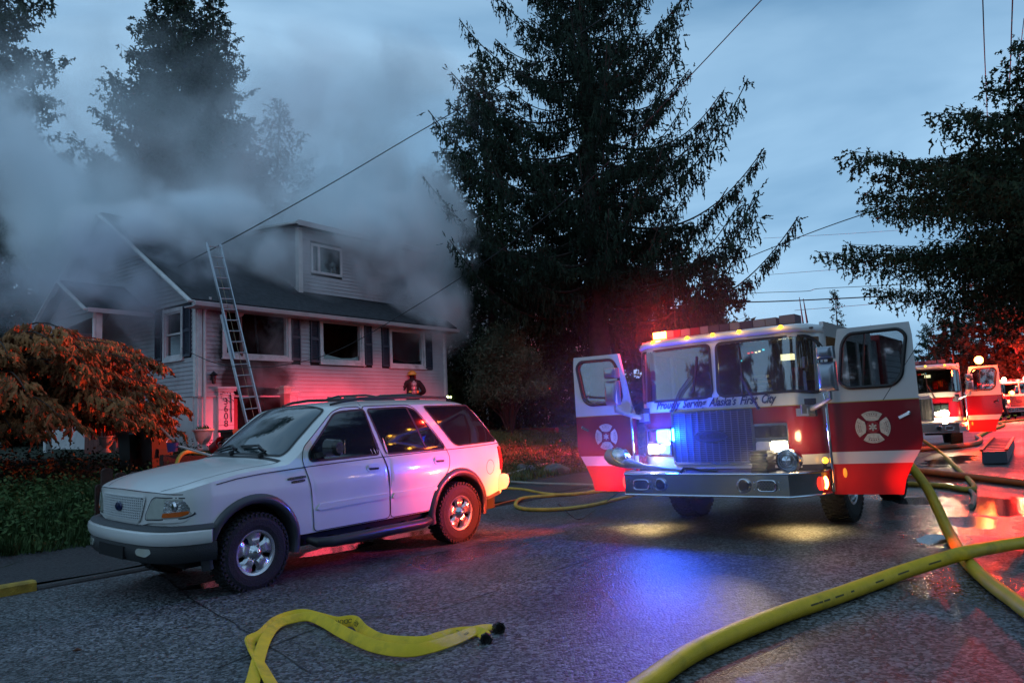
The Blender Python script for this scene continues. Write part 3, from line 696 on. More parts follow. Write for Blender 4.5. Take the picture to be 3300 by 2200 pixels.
tpatch([(yl, 2.29), (yl, 2.39), (yr, 2.39), (yr, 2.29)], 'header_panel', M_TWH, trk, 50, 4, .06)
tpatch([(-.045, 1.64), (-.045, 2.30), (.045, 2.30), (.045, 1.64)], 'centre_post', M_TWH, trk, 4, 6, .05, .004)
tpatch([(yl, 1.64), (yl, 2.30), (-1.135, 2.30), (-1.15, 1.64)], 'corner_post', M_TWH, trk, 6, 6, .05, .002)
tpatch([(1.225, 1.64), (1.225, 2.30), (yr, 2.30), (yr, 1.64)], 'corner_post', M_TWH, trk, 6, 6, .05, .002)
M_WS = glass('windscreen_clear', (0.42, 0.48, 0.50), 0.16)
WL = poly_round([(-1.145, 1.635), (-1.10, 2.305), (-.045, 2.315), (-.035, 1.70), (-.11, 1.645)], .07)
WRt = poly_round([(.035, 1.70), (.045, 2.315), (1.14, 2.305), (1.235, 2.20), (1.225, 1.62), (.95, 1.66), (.10, 1.645)], .08)
for WP in (WL, WRt):
    g_ = patch(WP, tf, 30, 8, .006, .006).obj('windscreen', M_WS, trk, True)
    ribbon(WP, tf, .034, .010, 4, True).obj('window_seal', M_SEALK, g_)
# roof cap
V = []; prof = [(0.0, 2.36), (.035, 2.375), (.045, 2.40), (.03, 2.43), (-.03, 2.455), (-.12, 2.468)]
ycs = [yl + .0 + (yr - yl) * i / 40 for i in range(41)]
for y in ycs:
    for o_, z in prof: p = tf(y, 1.6, o_); e = .03 * max(0, abs(y - Y0) - 1.0) / .2; V.append((p[0] - .02, p[1], z - e))
    V.append((-1.3, y, 2.475)); V.append((-2.7, y, 2.475))
k = len(prof) + 2
MB().add(V, [(i * k + j, (i + 1) * k + j, (i + 1) * k + j + 1, i * k + j + 1) for i in range(40) for j in range(k - 1)]).obj('roof', M_TWH, trk, True)
ARCHUP = lambda sg: (np.cross(np.array((0, sg, 0.)), np.cross((0, sg, 0.), (0, 0, 1.))) [2] > 0)
# cab sides (front doorways stand open), rear wall, floor
for sg, yy in ((1, yr), (-1, yl)):
    s_ = MB(); a, b_ = (yy - .05, yy) if sg > 0 else (yy, yy + .05)
    s_.box((-.40, a, 2.30), (-2.7, b_, 2.475)); s_.box((-1.22, a, 1.49), (-2.7, b_, 1.66)); s_.box((-1.22, a, 1.66), (-1.34, b_, 2.30)); s_.box((-2.55, a, 1.66), (-2.7, b_, 2.30)); s_.box((-1.9, a, 1.66), (-1.98, b_, 2.30))
    s_.obj('side_upper', M_TWH, trk)
    s_ = MB(); s_.box((-1.95, a, .915), (-2.7, b_, 1.49)); s_.box((-1.22, a, 1.12), (-1.95, b_, 1.49)); s_.obj('side_lower', M_RED, trk)
    MB().box((-1.34, a + .015, 1.66), (-1.9, b_ - .015, 2.30)).obj('side_window', M_DGLASS, trk)
    MB().box((-1.98, a + .015, 1.66), (-2.55, b_ - .015, 2.30)).obj('side_window', M_DGLASS, trk)
    s_ = MB(); s_.lathe([(.55, -.1), (.56, .12), (.60, .12), (.60, -.1)], (-1.24, yy - sg * .12, .52), (0, sg, 0), 20, *((0, math.pi) if ARCHUP(sg) else (math.pi, 2 * math.pi))); s_.obj('wheel_arch', M_BLACK, trk)
it = MB(); it.box((-1.75, yl + .06, .9), (-1.70, yr - .06, 2.42)); it.box((-1.7, yl + .06, .74), (-.06, yr - .06, .80)); it.box((-1.7, yl + .06, 2.38), (-.15, yr - .06, 2.40))
it.box((-.40, yl + .10, 1.35), (-.09, yr - .10, 1.56)); it.box((-.9, -.35, .8), (-.2, .40, 1.45))
it.obj('cab_lining', M_INT, trk)
for y in (-.75, .75):
    s_ = MB(); s_.box((-1.35, y - .25, 1.15), (-.85, y + .25, 1.28)); s_.box((-1.42, y - .25, 1.2), (-1.30, y + .25, 1.95)); s_.box((-1.42, y - .13, 1.97), (-1.33, y + .13, 2.15)); s_.obj('seat', mat('seat_grey', (0.05, 0.055, 0.065), .8), trk)
s_ = MB(); s_.lathe([(.20, 0), (.215, .015), (.20, .03), (.185, .015), (.20, 0)], (-.50, .72, 1.62), (.5, 0, .86), 28); s_.bar((-.50, .55, 1.62), (-.50, .89, 1.62), .03, .02); s_.obj('steering_wheel', M_BLACK, trk)
MB().box((-1.45, .40, 2.12), (-1.35, .56, 2.20)).obj('dome_lamp', E_CAB, trk)
MB().box((-1.30, .58, 1.75), (-1.20, .72, 2.0)).obj('equipment_case', mat('case_orange', (0.7, 0.06, 0.02), .5), trk)
MB().box((-1.30, .74, 1.82), (-1.20, .86, 2.02)).obj('equipment_case', mat('case_yellow', (0.7, 0.5, 0.08), .5), trk)
s_ = MB()
for kk in range(5): s_.box((-1.32, -.02 + kk * .012, 1.62 + kk * .07), (-1.22, .28 - kk * .012, 1.655 + kk * .07))
s_.obj('lamp_reflection_strips', mat('reflection_pale', (0.7, 0.62, 0.42), .5), trk)  # pale strips stand in for stacked lamps reflected in the glass
for y_, z_, c_ in ((.20, 2.21, 'r'), (.25, 2.215, 'r'), (.30, 2.21, 'w'), (.345, 2.22, 'w'), (.40, 2.235, 't'), (.09, 2.12, 't')):
    MB().box((-.72, y_ - .012, z_ - .010), (-.70, y_ + .012, z_ + .010)).obj('windscreen_glint', {'r': E_RED, 'w': E_CAB, 't': emi('glint_teal', (.1, .8, .9), 6)}[c_], trk)  # glowing specks added for lights reflected in the windscreen
lamp('cab_lamp', 'POINT', (-1.2, .48, 2.1), (1.0, .72, .38), 5, trk, size=.05)
# front grille with its slats
gf = MB(); gy0, gy1, gz0, gz1 = -.61, .445, .83, 1.475
for a, b_ in (((gy0, gz0), (gy1, gz0)), ((gy0, gz1), (gy1, gz1)), ((gy0, gz0), (gy0, gz1)), ((gy1, gz0), (gy1, gz1))):
    gf.bar(tf(*a, .025), tf(*b_, .025), .03, .025)
g_ = gf.obj('grille', M_CHROME, trk)
patch([(gy0, gz0), (gy0, gz1), (gy1, gz1), (gy1, gz0)], tf, 8, 2, .004, .008).obj('grille_backing', mat('grille_black', (0.02, 0.02, 0.022), .5), g_)
M_SLAT = mat('grille_slat_steel', (0.16, 0.16, 0.18), .35, .5)
for k_ in range(24):
    z = gz0 + .02 + k_ * (gz1 - gz0 - .02) / 24
    MB().bar(tf(gy0 + .01, z, .018), tf(gy1 - .01, z, .018), .015, .010).obj('grille_slat', M_SLAT, g_)
for k_ in range(1, 12):
    y = gy0 + k_ * (gy1 - gy0) / 12; MB().bar(tf(y, gz0, .026), tf(y, gz1, .026), .008, .010, (0, 1, 0)).obj('grille_rib', M_SLAT, g_)
s_ = ribbon([(-.085 + .215 * math.cos(a), 1.16 + .07 * math.sin(a)) for a in np.linspace(0, 2 * math.pi, 29)[:-1]], tf, .012, .045, 1, True)
s_.obj('grille_badge', M_CHROME, g_)
patch([(-.085 + .205 * math.cos(a), 1.16 + .062 * math.sin(a)) for a in np.linspace(0, 2 * math.pi, 29)[:-1]], tf, 12, 4, .01, .042).obj('badge_plate', mat('badge_dark', (0.03, 0.03, 0.05), .3), g_)
text('badge_lettering', 'E-ONE', .085, M_CHROME, g_, frame(tf(-.085, 1.16, .047), (0, 1, 0), (0, 0, 1)), 0, .003, 'CENTER', 1.25)
# headlamp clusters
def lampbox(y0, y1, z0, z1, par=trk):
    f_ = MB()
    for a, b_ in (((y0, z0), (y1, z0)), ((y0, z1), (y1, z1)), ((y0, z0 - .006), (y0, z1 + .006)), ((y1, z0 - .006), (y1, z1 + .006))): f_.bar(tf(*a, .03), tf(*b_, .03), .014, .03)
    q = f_.obj('lamp_bezel', M_CHROME, par)
    patch([(y0, z0), (y0, z1), (y1, z1), (y1, z0)], tf, 6, 2, .02, .016).obj('lamp_housing', mat('lamp_dark', (0.05, 0.05, 0.055), .2, .7), q); return q
def lens(q, y0, y1, z0, z1, m, nm='headlight'):
    return patch(poly_round([(y0, z0), (y0, z1), (y1, z1), (y1, z0)], .025), tf, 10, 6, .03, .045).obj(nm, m, q, True)
q = lampbox(-1.03, -.65, 1.10, 1.27); lens(q, -.855, -.655, 1.10, 1.265, E_BLUE, 'warning_light'); lens(q, -1.02, -.86, 1.115, 1.255, M_DGLASS)
q = lampbox(-1.04, -.65, .945, 1.085); lens(q, -1.03, -.855, .955, 1.075, E_WARM); lens(q, -.835, -.665, .955, 1.075, M_LENS)
q = lampbox(.465, .85, 1.115, 1.275); lens(q, .475, .65, 1.125, 1.265, M_DGLASS, 'warning_light'); lens(q, .665, .84, 1.125, 1.265, M_DGLASS, 'warning_light')
q = lampbox(.465, .85, .945, 1.09); lens(q, .475, .64, .955, 1.08, M_LENS); lens(q, .655, .84, .955, 1.08, E_WARM)
# lettering
M_SCRIPT = mat('script_dark_blue', (0.02, 0.03, 0.09), .4)
words_ = (('Proudly', -.68, .35), ('Serving', -.305, .32), ('Alaska\'s', .08, .35), ('First', .405, .22), ('City', .645, .17))
for wd, y, s_ in words_:
    text('script_lettering', wd, .145, M_SCRIPT, trk, frame(tf(y, 1.580, .006), (tf(y + .1, 1.58)[0] - tf(y, 1.58)[0], .1, .0), (-.05, 0, 1)), .42, .0015, 'CENTER', width=s_ * 1.03, bold=.0035)
# marker lamps
for y in (-.83, -.32, .03, .37, .87):
    q = MB().lathe([(.034, 0), (.032, .02), (.02, .045), (.001, .055)], (0, 0, 0), (1, 0, .35), 14).obj('marker_light', E_AMB, trk, True); q.location = tf(y, 1.6, -.01)[:2] + (2.415,)
    l_ = lamp('marker_glow', 'POINT', (tf(y, 1.6, .10)[0], y, 2.45), (1, .45, .05), 1.0, trk, size=.03)
# roof light bar
lb = MB(); lb.box((-.66, -1.02, 2.485), (-.40, .93, 2.505)); lbo = lb.obj('light_bar', M_BLACK, trk)
y = -1.02; pat = [(.10, 'h'), (.10, 'h'), (.12, 'm'), (.10, 'g'), (.14, 'm'), (.14, 'g'), (.12, 'm'), (.15, 'd'), (.14, 'd'), (.14, 'm'), (.17, 'd'), (.16, 'm'), (.14, 'm')]
for w_, c_ in pat:
    m_ = {'h': E_REDW, 'm': mat('bar_module_clear', (0.16, 0.17, 0.19), .25, .3), 'g': mat('bar_module_red', (0.10, 0.02, 0.03), .2), 'd': mat('bar_module_dark', (0.04, 0.04, 0.06), .2)}[c_]
    MB().box((-.65, y + .004, 2.507), (-.41, y + w_ - .004, 2.600)).obj('light_module', m_, lbo); y += w_
MB().box((-.66, .74, 2.506), (-.40, .93, 2.61)).obj('speaker_box', mat('bar_end', (0.10, 0.10, 0.12), .4), lbo)
for (y, h_) in ((.88, .42), (1.12, .30)): MB().tube([(-.9 if y < 1 else -.25, y, 2.46), (-.9 if y < 1 else -.25, y - .02, 2.46 + h_)], [.012, .004], 6).obj('antenna', M_BLACK, trk)
MB().tube([(-1.0, -.95, 2.47), (-1.05, -.97, 3.9)], [.006, .003], 5).obj('antenna', M_BLACK, trk)
# bumper: flat face with angled ends, deck behind
def bpath(off=0): return [(.02, yl - .03 - off), (.28, yl - .01 - off), (.62 + off, -1.02), (.635 + off, .03), (.62 + off, 1.02), (.28, yr + .01 + off), (.02, yr + .03 + off)]
def strip(z0, z1, o0, o1, nm, m, par):
    P0, P1 = bpath(o0), bpath(o1); n_ = len(P0); q = MB()
    q.add([(a, b, z0) for a, b in P0] + [(a, b, z1) for a, b in P1], [(i, i + 1, n_ + i + 1, n_ + i) for i in range(n_ - 1)]); return q.obj(nm, m, par)
bp_ = MB(); P0 = bpath(0); n_ = len(P0); I0 = [(a - .06, b * .96) for a, b in P0]
rows = [(P0, .485, -.02), (P0, .50, 0), (P0, .735, 0), (P0, .75, -.02)]
V = [(a + d_, b, z) for P_, z, d_ in rows for a, b in P_]
bp_.add(V, [(r * n_ + i, r * n_ + i + 1, (r + 1) * n_ + i + 1, (r + 1) * n_ + i) for r in range(3) for i in range(n_ - 1)])
bmp_ = bp_.obj('bumper', M_STAIN, trk)
for z in (.492, .742):
    e_ = MB(); e_.tube([(a, b, z) for a, b in P0], .014, 8); e_.obj('bumper_edge', M_CHROME, bmp_, True)
dk_ = MB(); dk_.add([(a, b * .99, .738) for a, b in P0], [tuple(range(n_))]); dk_.add([(a - .01, b * .98, .495) for a, b in P0], [tuple(range(n_))[::-1]]); dk_.obj('bumper_deck', mat('tread_plate', (0.30, 0.31, 0.33), .3, .9, bump=.8, bscale=35), bmp_, fix=False)
for y in (-.78, .78):
    o_ = [(y + a, .615 + b) for a, b in poly_round([(-.105, -.06), (-.105, .06), (.105, .06), (.105, -.06)], .055)]
    q = MB().prism(o_, .618, .640, 'yz').obj('vent_plate', mat('vent_dark', (0.03, 0.03, 0.035), .4), bmp_)
    e_ = MB(); pth = [(.640, a, b) for a, b in o_]; e_.tube(pth + [pth[0]], .008, 6)
    for k_ in range(-5, 6):
        for sgn in (-1, 1):
            yA = y + k_ * .035; a = (.642, yA - .04 * sgn, .565); c = (.642, yA + .04 * sgn, .665)
            a = (.642, min(max(a[1], y - .1), y + .1), a[2]); c = (.642, min(max(c[1], y - .1), y + .1), c[2]); e_.bar(a, c, .005, .004, (1, 0, 0))
    e_.obj('vent_mesh', M_CHROME, q)
    for dy in (-.14, .14):
        for z in (.575, .655): MB().lathe([(.008, 0), (.006, .006), (.001, .008)], (.634, y + dy, z), (1, 0, 0), 8).obj('bolt', M_CHROME, bmp_)
for y in (-.52, .52):
    q = MB().lathe([(.078, 0), (.082, .018), (.070, .030), (.055, .012), (.05, -.05), (.001, -.06)], (.632, y, .615), (1, 0, 0), 26).obj('air_horn', M_CHROME, bmp_, True)
    MB().lathe([(.001, 0), (.05, 0)], (.639, y, .615), (1, 0, 0), 20).obj('horn_throat', M_BLACK, q)
# corner warning lamps on the bumper ends
for sg, yy in ((1, yr + .012), (-1, yl - .012)):
    for xx, m_, w_ in ((.17, E_REDW, .05), (.30, E_RED, .03)):
        q = MB().lathe([(.001, .03), (.55, .024), (.95, .008), (1.0, 0)], (0, 0, 0), (0, sg, 0), 18).obj('warning_light', m_, bmp_, True); q.matrix_local = Matrix.Translation((xx, yy + sg * .006, .615)) @ Matrix.Diagonal((w_, 1, .075, 1))
MB().lathe([(.001, .03), (.03, .02), (.036, 0)], (-.05, yr - .03, .845), (.7, .6, 0), 14).obj('marker_light', E_AMB, trk, True)
# things standing on the deck: round siren, hose roll, spot lamp
sr = MB(); sr.lathe([(.12, -.16), (.13, -.10), (.132, .0), (.128, .02), (.112, .03), (.105, .02)], (.35, .94, .872), (1, 0, 0), 36); sr.lathe([(.05, .05), (.055, .025), (.105, .02)], (.35, .94, .872), (1, 0, 0), 36); sr.lathe([(.001, .06), (.05, .05)], (.35, .94, .872), (1, 0, 0), 24)
sr.box((.22, .90, .73), (.34, .98, .76)); so_ = sr.obj('siren', M_CHROME, trk, True)
MB().lathe([(.001, -.26), (.09, -.24), (.122, -.16)], (.35, .94, .872), (1, 0, 0), 24).obj('siren_back', M_RED, so_, True)
for r_ in (.062, .085): MB().lathe([(r_, .03), (r_ + .004, .036), (r_ + .008, .03)], (.35, .94, .872), (1, 0, 0), 28).obj('siren_ring', M_CHROME, so_, True)
hr = MB()
for k_ in range(7): hr.box((.18 - .01 * (k_ % 2), .545 + .012 * (k_ % 3), .742 + k_ * .036), (.44 + .01 * (k_ % 3), .755 - .012 * ((k_ + 1) % 3), .774 + k_ * .036))
hr.obj('folded_strap_stack', M_BLACK, trk)
sp = MB(); pth = [(.38, -.30, .765), (.40, -.55, .79), (.40, -.85, .82), (.38, -1.08, .86), (.36, -1.22, .90), (.34, -1.34, .945), (.33, -1.41, .98)]
sp.tube(pth, [.02, .022, .03, .065, .095, .11, .085], 16); spo = sp.obj('spot_lamp_body', mat('lamp_body_beige', (0.33, 0.31, 0.26), .4, .2), trk, True)
dm = MB(); dm.lathe([(.13, -.02), (.135, 0), (.13, .03), (.115, .065), (.07, .10), (.001, .115)], (.38, -1.20, .945), (.25, .66, .70), 24); dm.obj('spot_lamp_dome', M_CHROME, spo, True)
MB().lathe([(.132, 0), (.145, .0), (.145, .012), (.132, .012)], (.38, -1.20, .945), (.25, .66, .70), 24).obj('spot_lamp_rim', mat('gold_rim', (.7, .5, .2), .3, .8), spo)
MB().tube([(.45, -.33, .75), (.46, -.28, .80), (.40, -.20, .79), (.36, -.12, .77), (.35, .1, .76)], .018, 8).obj('cable_bundle', M_BLACK, trk)
# mirrors and their brackets
for sg, yb in ((1, yr), (-1, yl)):
    yc = yb + sg * .16; mb = MB()
    for z0, z1 in ((1.62, 1.95), (1.98, 2.12)):
        V = []
        for i, (dx, sc_) in enumerate(((0.0, .80), (.04, 1.0), (.10, .98), (.15, .80), (.17, .45))):
            for yy, zz in poly_round([(-.095, -1), (-.095, 1), (.095, 1), (.095, -1)], .03, 3):
                V.append((.14 + dx, yc + yy * sc_, (z0 + z1) / 2 + zz * (z1 - z0) / 2 * sc_))
        k = len(V) // 5
        mb.add(V, [(i * k + j, i * k + (j + 1) % k, (i + 1) * k + (j + 1) % k, (i + 1) * k + j) for i in range(4) for j in range(k)] + [tuple(range(k)), tuple(4 * k + j for j in range(k))])
    mo = mb.obj('side_mirror', mat('mirror_shell', (.34, .37, .42), .28, .8), trk, True)
    MB().box((.125, yc - .08, 1.66), (.135, yc + .08, 1.93)).obj('mirror_face', mat('mirror_grey', (.12, .13, .15), .1, .9), mo)
    ar = MB(); ar.tube([(.17, yc, 1.62), (.17, yc, 1.545), (.10, yc - sg * .10, 1.50), (-.02, yb - sg * .12, 1.435)], [.022, .024, .026, .034], 8); ar.bar((-.05, yb - sg * .10, 1.43), (.03, yb - sg * .22, 1.44), .07, .10); ar.obj('mirror_arm', M_ALU, mo, True)
    MB().tube([(-.06, yb + sg * .035, .50), (-.045, yb + sg * .045, .60), (-.03, yb + sg * .045, 1.50), (-.05, yb + sg * .03, 1.60)], .018, 10).obj('grab_rail', M_CHROME, trk, True)
MB().box((.0, .98, 1.36), (.03, 1.12, 1.45)).obj('hinge_plate', M_ALU, trk)
# wipers
for pts, bl in ((((-.62, 1.50), (-.47, 1.75), (-.30, 1.93)), ((-.30, 1.72), (-.22, 2.18))), (((.53, 1.48), (.44, 1.68), (.35, 1.88)), ((.36, 1.66), (.34, 2.24)))):
    q = MB(); q.tube([tf(*p, .035 + .015 * i) for i, p in enumerate(pts)], .008, 6); q.tube([tf(p[0] + .022, p[1] - .01, .035 + .015 * i) for i, p in enumerate(pts)], .006, 6)
    q.tube([tf(*bl[0], .022), tf((bl[0][0] + bl[1][0]) / 2 + .01, (bl[0][1] + bl[1][1]) / 2, .03), tf(*bl[1], .022)], .010, 6); q.lathe([(.022, 0), (.02, .03), (.001, .035)], tf(*pts[0], .005), (1, 0, 0), 10)
    q.obj('wiper', M_BLACK, trk)
# chassis, wheels, body behind
ch = MB(); ch.box((-4.8, -.45, .5), (.3, .55, .74)); ch.box((-.9, -1.0, .42), (-.1, -.35, .66)); ch.box((-.5, .2, .40), (-.1, .7, .5)); ch.tube([(-1.24, -.95, .5), (-1.24, 1.0, .5)], .09); ch.obj('chassis', M_UND, trk)
for x in (-1.24, -4.0):
    for sg in (1, -1):
        make_wheel(trk, (x, .035 + sg * 1.02, .505), sg, .0, sc=1.26)
bd = MB(); bd.box((-3.2, yl + .04, .6), (-2.75, yr - .04, 2.4)); bd.obj('pump_panel', M_ALU, trk)
bd = MB(); bd.box((-4.9, yl, 1.02), (-3.25, yr, 2.50)); bdo = bd.obj('rear_body', M_RED, trk)
for sg, yy in ((1, yr), (-1, yl)):
    for x0 in (-4.5,):
        q = MB()
        for k_ in range(14): q.box((x0, min(yy, yy + sg * .012), 1.05 + k_ * .09), (x0 + 1.0, max(yy, yy + sg * .012), 1.05 + k_ * .09 + .08))
        q.obj('locker_door', M_ALU, bdo)
# doors
OUT = [(0.0, .46), (0.0, 1.50), (.045, 1.62), (.19, 2.335), (.93, 2.345), (.945, 2.2), (.945, 1.05), (.915, .95), (.83, .81), (.74, .62), (.70, .455)]
WIN = poly_round([(.24, 1.65), (.165, 1.72), (.225, 2.16), (.30, 2.265), (.82, 2.275), (.885, 2.20), (.80, 1.74), (.70, 1.65)], .07)
def ring(mb, outer, inner, a, b, N_=64):
    c = np.mean(inner, axis=0)
    def hit(poly, ang):
        d = np.array((math.cos(ang), math.sin(ang))); best = 0
        for i in range(len(poly)):
            p, q = np.array(poly[i - 1]) - c, np.array(poly[i]) - c; e = q - p; den = d[0] * e[1] - d[1] * e[0]
            if abs(den) < 1e-9: continue
            t = (p[0] * e[1] - p[1] * e[0]) / den; u = (p[0] * d[1] - p[1] * d[0]) / den
            if t > 0 and -1e-6 <= u <= 1 + 1e-6: best = max(best, t)
        return c + d * best
    an = sorted([2 * math.pi * i / N_ for i in range(N_)] + [math.atan2(*(np.array(p) - c)[::-1]) % (2 * math.pi) for p in outer])
    V = []
    for t in an:
        o_, i_ = hit(outer, t), hit(inner, t)
        V += [(o_[0], a, o_[1]), (i_[0], a, i_[1]), (o_[0], b, o_[1]), (i_[0], b, i_[1])]
    n = len(an); F = []
    for i in range(n):
        j = (i + 1) % n; A, B = 4 * i, 4 * j
        F += [(A, A + 1, B + 1, B), (A + 2, B + 2, B + 3, A + 3), (A, B, B + 2, A + 2), (A + 1, A + 3, B + 3, B + 1)]
    return mb.add(V, F)
def clipz(poly, z0, z1):
    def cl(P, zz, keep):
        o_ = []
        for i in range(len(P)):
            a, b = P[i - 1], P[i]; ia, ib = keep(a[1] - zz), keep(b[1] - zz)
            if ia != ib:
                t = (zz - a[1]) / (b[1] - a[1]); o_.append((a[0] + t * (b[0] - a[0]), zz))
            if ib: o_.append(b)
        return o_
    return cl(cl(poly, z0, lambda q: q >= 0), z1, lambda q: q <= 0)
def emblem(par, cx, cz, yv, sgn):
    M_G = mat('emblem_cream', (0.60, 0.52, 0.42), .45, noise=.2, nscale=40)
    pl = MB()
    for k_ in range(4):
        a0 = math.pi / 2 * k_ ; P = []
        for t in np.linspace(-R(37), R(37), 9): P.append((.178 * math.cos(a0 + t), .178 * math.sin(a0 + t)))
        for t in (.66, .35, -.35, -.66): r_ = .074 if abs(t) < .5 else .098; P.append((r_ * math.cos(a0 + t), r_ * math.sin(a0 + t)))
        pl.prism([(cx + p[0], cz + p[1]) for p in P], yv, yv + sgn * .003, 'xz')
    q = pl.obj('crest', M_G, par)
    dk = mat('crest_ink', (0.16, 0.03, 0.03), .5)
    s_ = MB()
    for k_ in range(4):
        a0 = math.pi / 2 * k_
        for rr, da in ((.163, 26), (.125, 24)):
            pts = [(cx + rr * math.cos(a0 + R(t)), yv + sgn * .0035, cz + rr * math.sin(a0 + R(t))) for t in np.linspace(-da, da, 7)]; s_.tube(pts, .0016, 4)
        for t in np.linspace(-19, 19, 5):
            p = (cx + .144 * math.cos(a0 + R(t)), cz + .144 * math.sin(a0 + R(t))); s_.box((p[0] - .005, min(yv, yv + sgn * .004), p[1] - .007), (p[0] + .005, max(yv, yv + sgn * .004), p[1] + .007))
    s_.obj('crest_lines', dk, q)['kind'] = 'stuff'
    MB().lathe([(.001, .0), (.07, .0), (.07, .004)], (cx, yv + sgn * .001, cz), (0, sgn, 0), 24).obj('crest_centre', mat('crest_red', (.32, .01, .015), .4), q)
    st_ = MB()
    for k_ in range(3):
        a = math.pi / 3 * k_ + math.pi / 2; d = np.array((math.cos(a), 0, math.sin(a))) * .042; c_ = np.array((cx, yv + sgn * .006, cz)); st_.bar(c_ - d, c_ + d, .018, .004, (0, 1, 0))
    st_.obj('crest_star', M_G, q)
def make_door(parent, hinge, ang, side):
    """ang: direction of the door in the truck frame; side +1 = driver's (image right)"""
    fwd = 1 if side < 0 else -1   # which way the outer face looks in the door's own frame
    e = bpy.data.objects.new('door', None); COL.objects.link(e); e.parent = parent
    e.matrix_local = Matrix.Translation(hinge) @ Matrix.Rotation(ang, 4, 'Z')
    T = .05; a, b = 0.0, -fwd * T
    up = MB(); ring(up, clipz(OUT, 1.495, 3), WIN, a, b); up.obj('door_upper', M_TWH, e)
    MB().prism(clipz(OUT, .935, 1.493), a, b).obj('door_middle', M_RED, e)
    MB().prism(clipz(OUT, .80, .934), a, b).obj('door_band', M_TWH, e)
    MB().prism(clipz(OUT, .4, .799), a, b).obj('door_lower', M_REFL, e)
    MB().prism([(.002, 1.488), (.002, 1.498), (.943, 1.498), (.943, 1.488)], fwd * .002, -.001 * fwd).obj('pinstripe', MATS['gold_stripe'], e)
    g_ = MB().prism(WIN, -fwd * .02, -fwd * .026).obj('door_window', glass('door_glass', (.72, .74, .76), .14), e)
    s_ = MB(); pth = [(p[0], fwd * .004, p[1]) for p in WIN]; s_.tube(pth + [pth[0]], .022, 6); s_.obj('window_seal', M_SEALK, g_)
    if side > 0: MB().bar((.40, 0, 1.66), (.47, 0, 2.27), .02, .02).obj('window_divider', M_SEALK, g_)
    emblem(e, .46, 1.20, fwd * .002, fwd)
    h_ = MB(); hx, hz = (.78, 1.31); h_.bar((hx - .05, fwd * .02, hz - .02), (hx + .05, fwd * .03, hz + .03), .02, .03); h_.lathe([(.02, 0), (.02, .03), (.001, .035)], (hx + .05, 0, hz + .03), (0, fwd, 0), 10); h_.obj('handle', M_CHROME, e)
    il = MB().prism([(.06, .50), (.06, 1.45), (.88, 1.45), (.88, 1.0), (.70, .65), (.66, .50)], b, b - fwd * .01).obj('inner_panel', M_INT, e)
    if side > 0: q = MB().lathe([(1, 0), (.9, .010), (.001, .016)], (0, 0, 0), (0, fwd, 0), 16).obj('side_marker', mat('amber_marker', (.6, .2, .02), .3, emis=(1, .35, .03), estr=.8), e, True); q.matrix_local = Matrix.Translation((.13, fwd * .003, .70)) @ Matrix.Diagonal((.022, 1, .055, 1))
    return e
# door directions: world angle minus the truck's yaw
dr_ = make_door(trk, (-.09, yr + .03, 0), R(-27) + 2.238, 1)
dl_ = make_door(trk, (-.09, yl - .03, 0), R(-90), -1)
# real lamps of the engine
for x_, y_ in ((.02, -1.06), (-.42, .80)):   # ground lights under the cab
    MB().lathe([(.001, -.02), (.045, -.015), (.05, .02)], (x_, y_, .50), (0, 0, 1), 14).obj('ground_light', E_WARM, trk, True)
    lamp('ground_lamp', 'SPOT', (x_, y_, .46), (1, .66, .24), 60, trk, target=(x_ + .02, y_, -.13), size=.04, spot=130, blend=1.0)
lamp('headlamp_beam', 'SPOT', (.56, -.94, 1.0), (1, .80, .48), 110, trk, target=(5.0, -1.3, -.13), size=.05, spot=40, blend=1.0)
lamp('headlamp_beam', 'SPOT', (.56, .75, 1.0), (1, .80, .48), 110, trk, target=(5.0, 1.1, -.13), size=.05, spot=40, blend=1.0)
lamp('headlamp_glow', 'POINT', (.20, 1.0, 1.12), (1, .66, .30), 7, trk, size=.06)
lamp('headlamp_glow', 'POINT', (.16, -.94, 1.03), (1, .85, .65), 5, trk, size=.06)
lamp('blue_beacon', 'POINT', (.22, -.70, 1.19), (.005, .06, 1.0), 150, trk, size=.08)
lamp('blue_side', 'SPOT', (.24, -.75, 1.19), (.03, .10, 1.0), 150, trk, target=(3.0, -3.1, .9), size=.06, spot=60, blend=1.0)
lamp('blue_beam', 'SPOT', (.24, -.70, 1.19), (.05, .13, 1.0), 190, trk, target=(3.3, .25, -.1), size=.08, spot=50, blend=1.0)
lamp('bumper_lamp_red', 'SPOT', (.24, yr + .05, .615), (1, .05, .02), 300, trk, target=(.12, yr + 1.0, .60), size=.04, spot=70, blend=.8)
lamp('bumper_lamp_red', 'SPOT', (.24, yl - .05, .615), (1, .06, .02), 1300, trk, target=(.95, -3.1, .55), size=.05, spot=72, blend=1.0)
_hp = TRm.T @ (HO_PRE + np.array((0, 0, 0)) - TO)
lamp('bar_beam_red', 'SPOT', (-.64, -1.06, 2.72), (1, .04, .08), 15000, trk, target=tuple(_hp), size=.08, spot=26, blend=1.0)
lamp('bumper_lamp_amber', 'SPOT', (.24, yl - .05, .60), (1, .30, .03), 520, trk, target=(.35, -3.1, .50), size=.05, spot=44, blend=1.0)
lamp('bumper_lamp_red', 'SPOT', (.24, yl - .05, .615), (1, .03, .02), 60, trk, target=(.0, yl - .6, .60), size=.04, spot=90, blend=.8)
lamp('bar_lamp_red', 'SPOT', (-.75, -.95, 2.66), (1, .02, .01), 2800, trk, target=(-15.7, -11.9, 2.2), size=.06, spot=36, blend=1.0)
lamp('bar_lamp_glow', 'POINT', (-.30, -.95, 2.66), (1, .02, .01), 110, trk, size=.05)
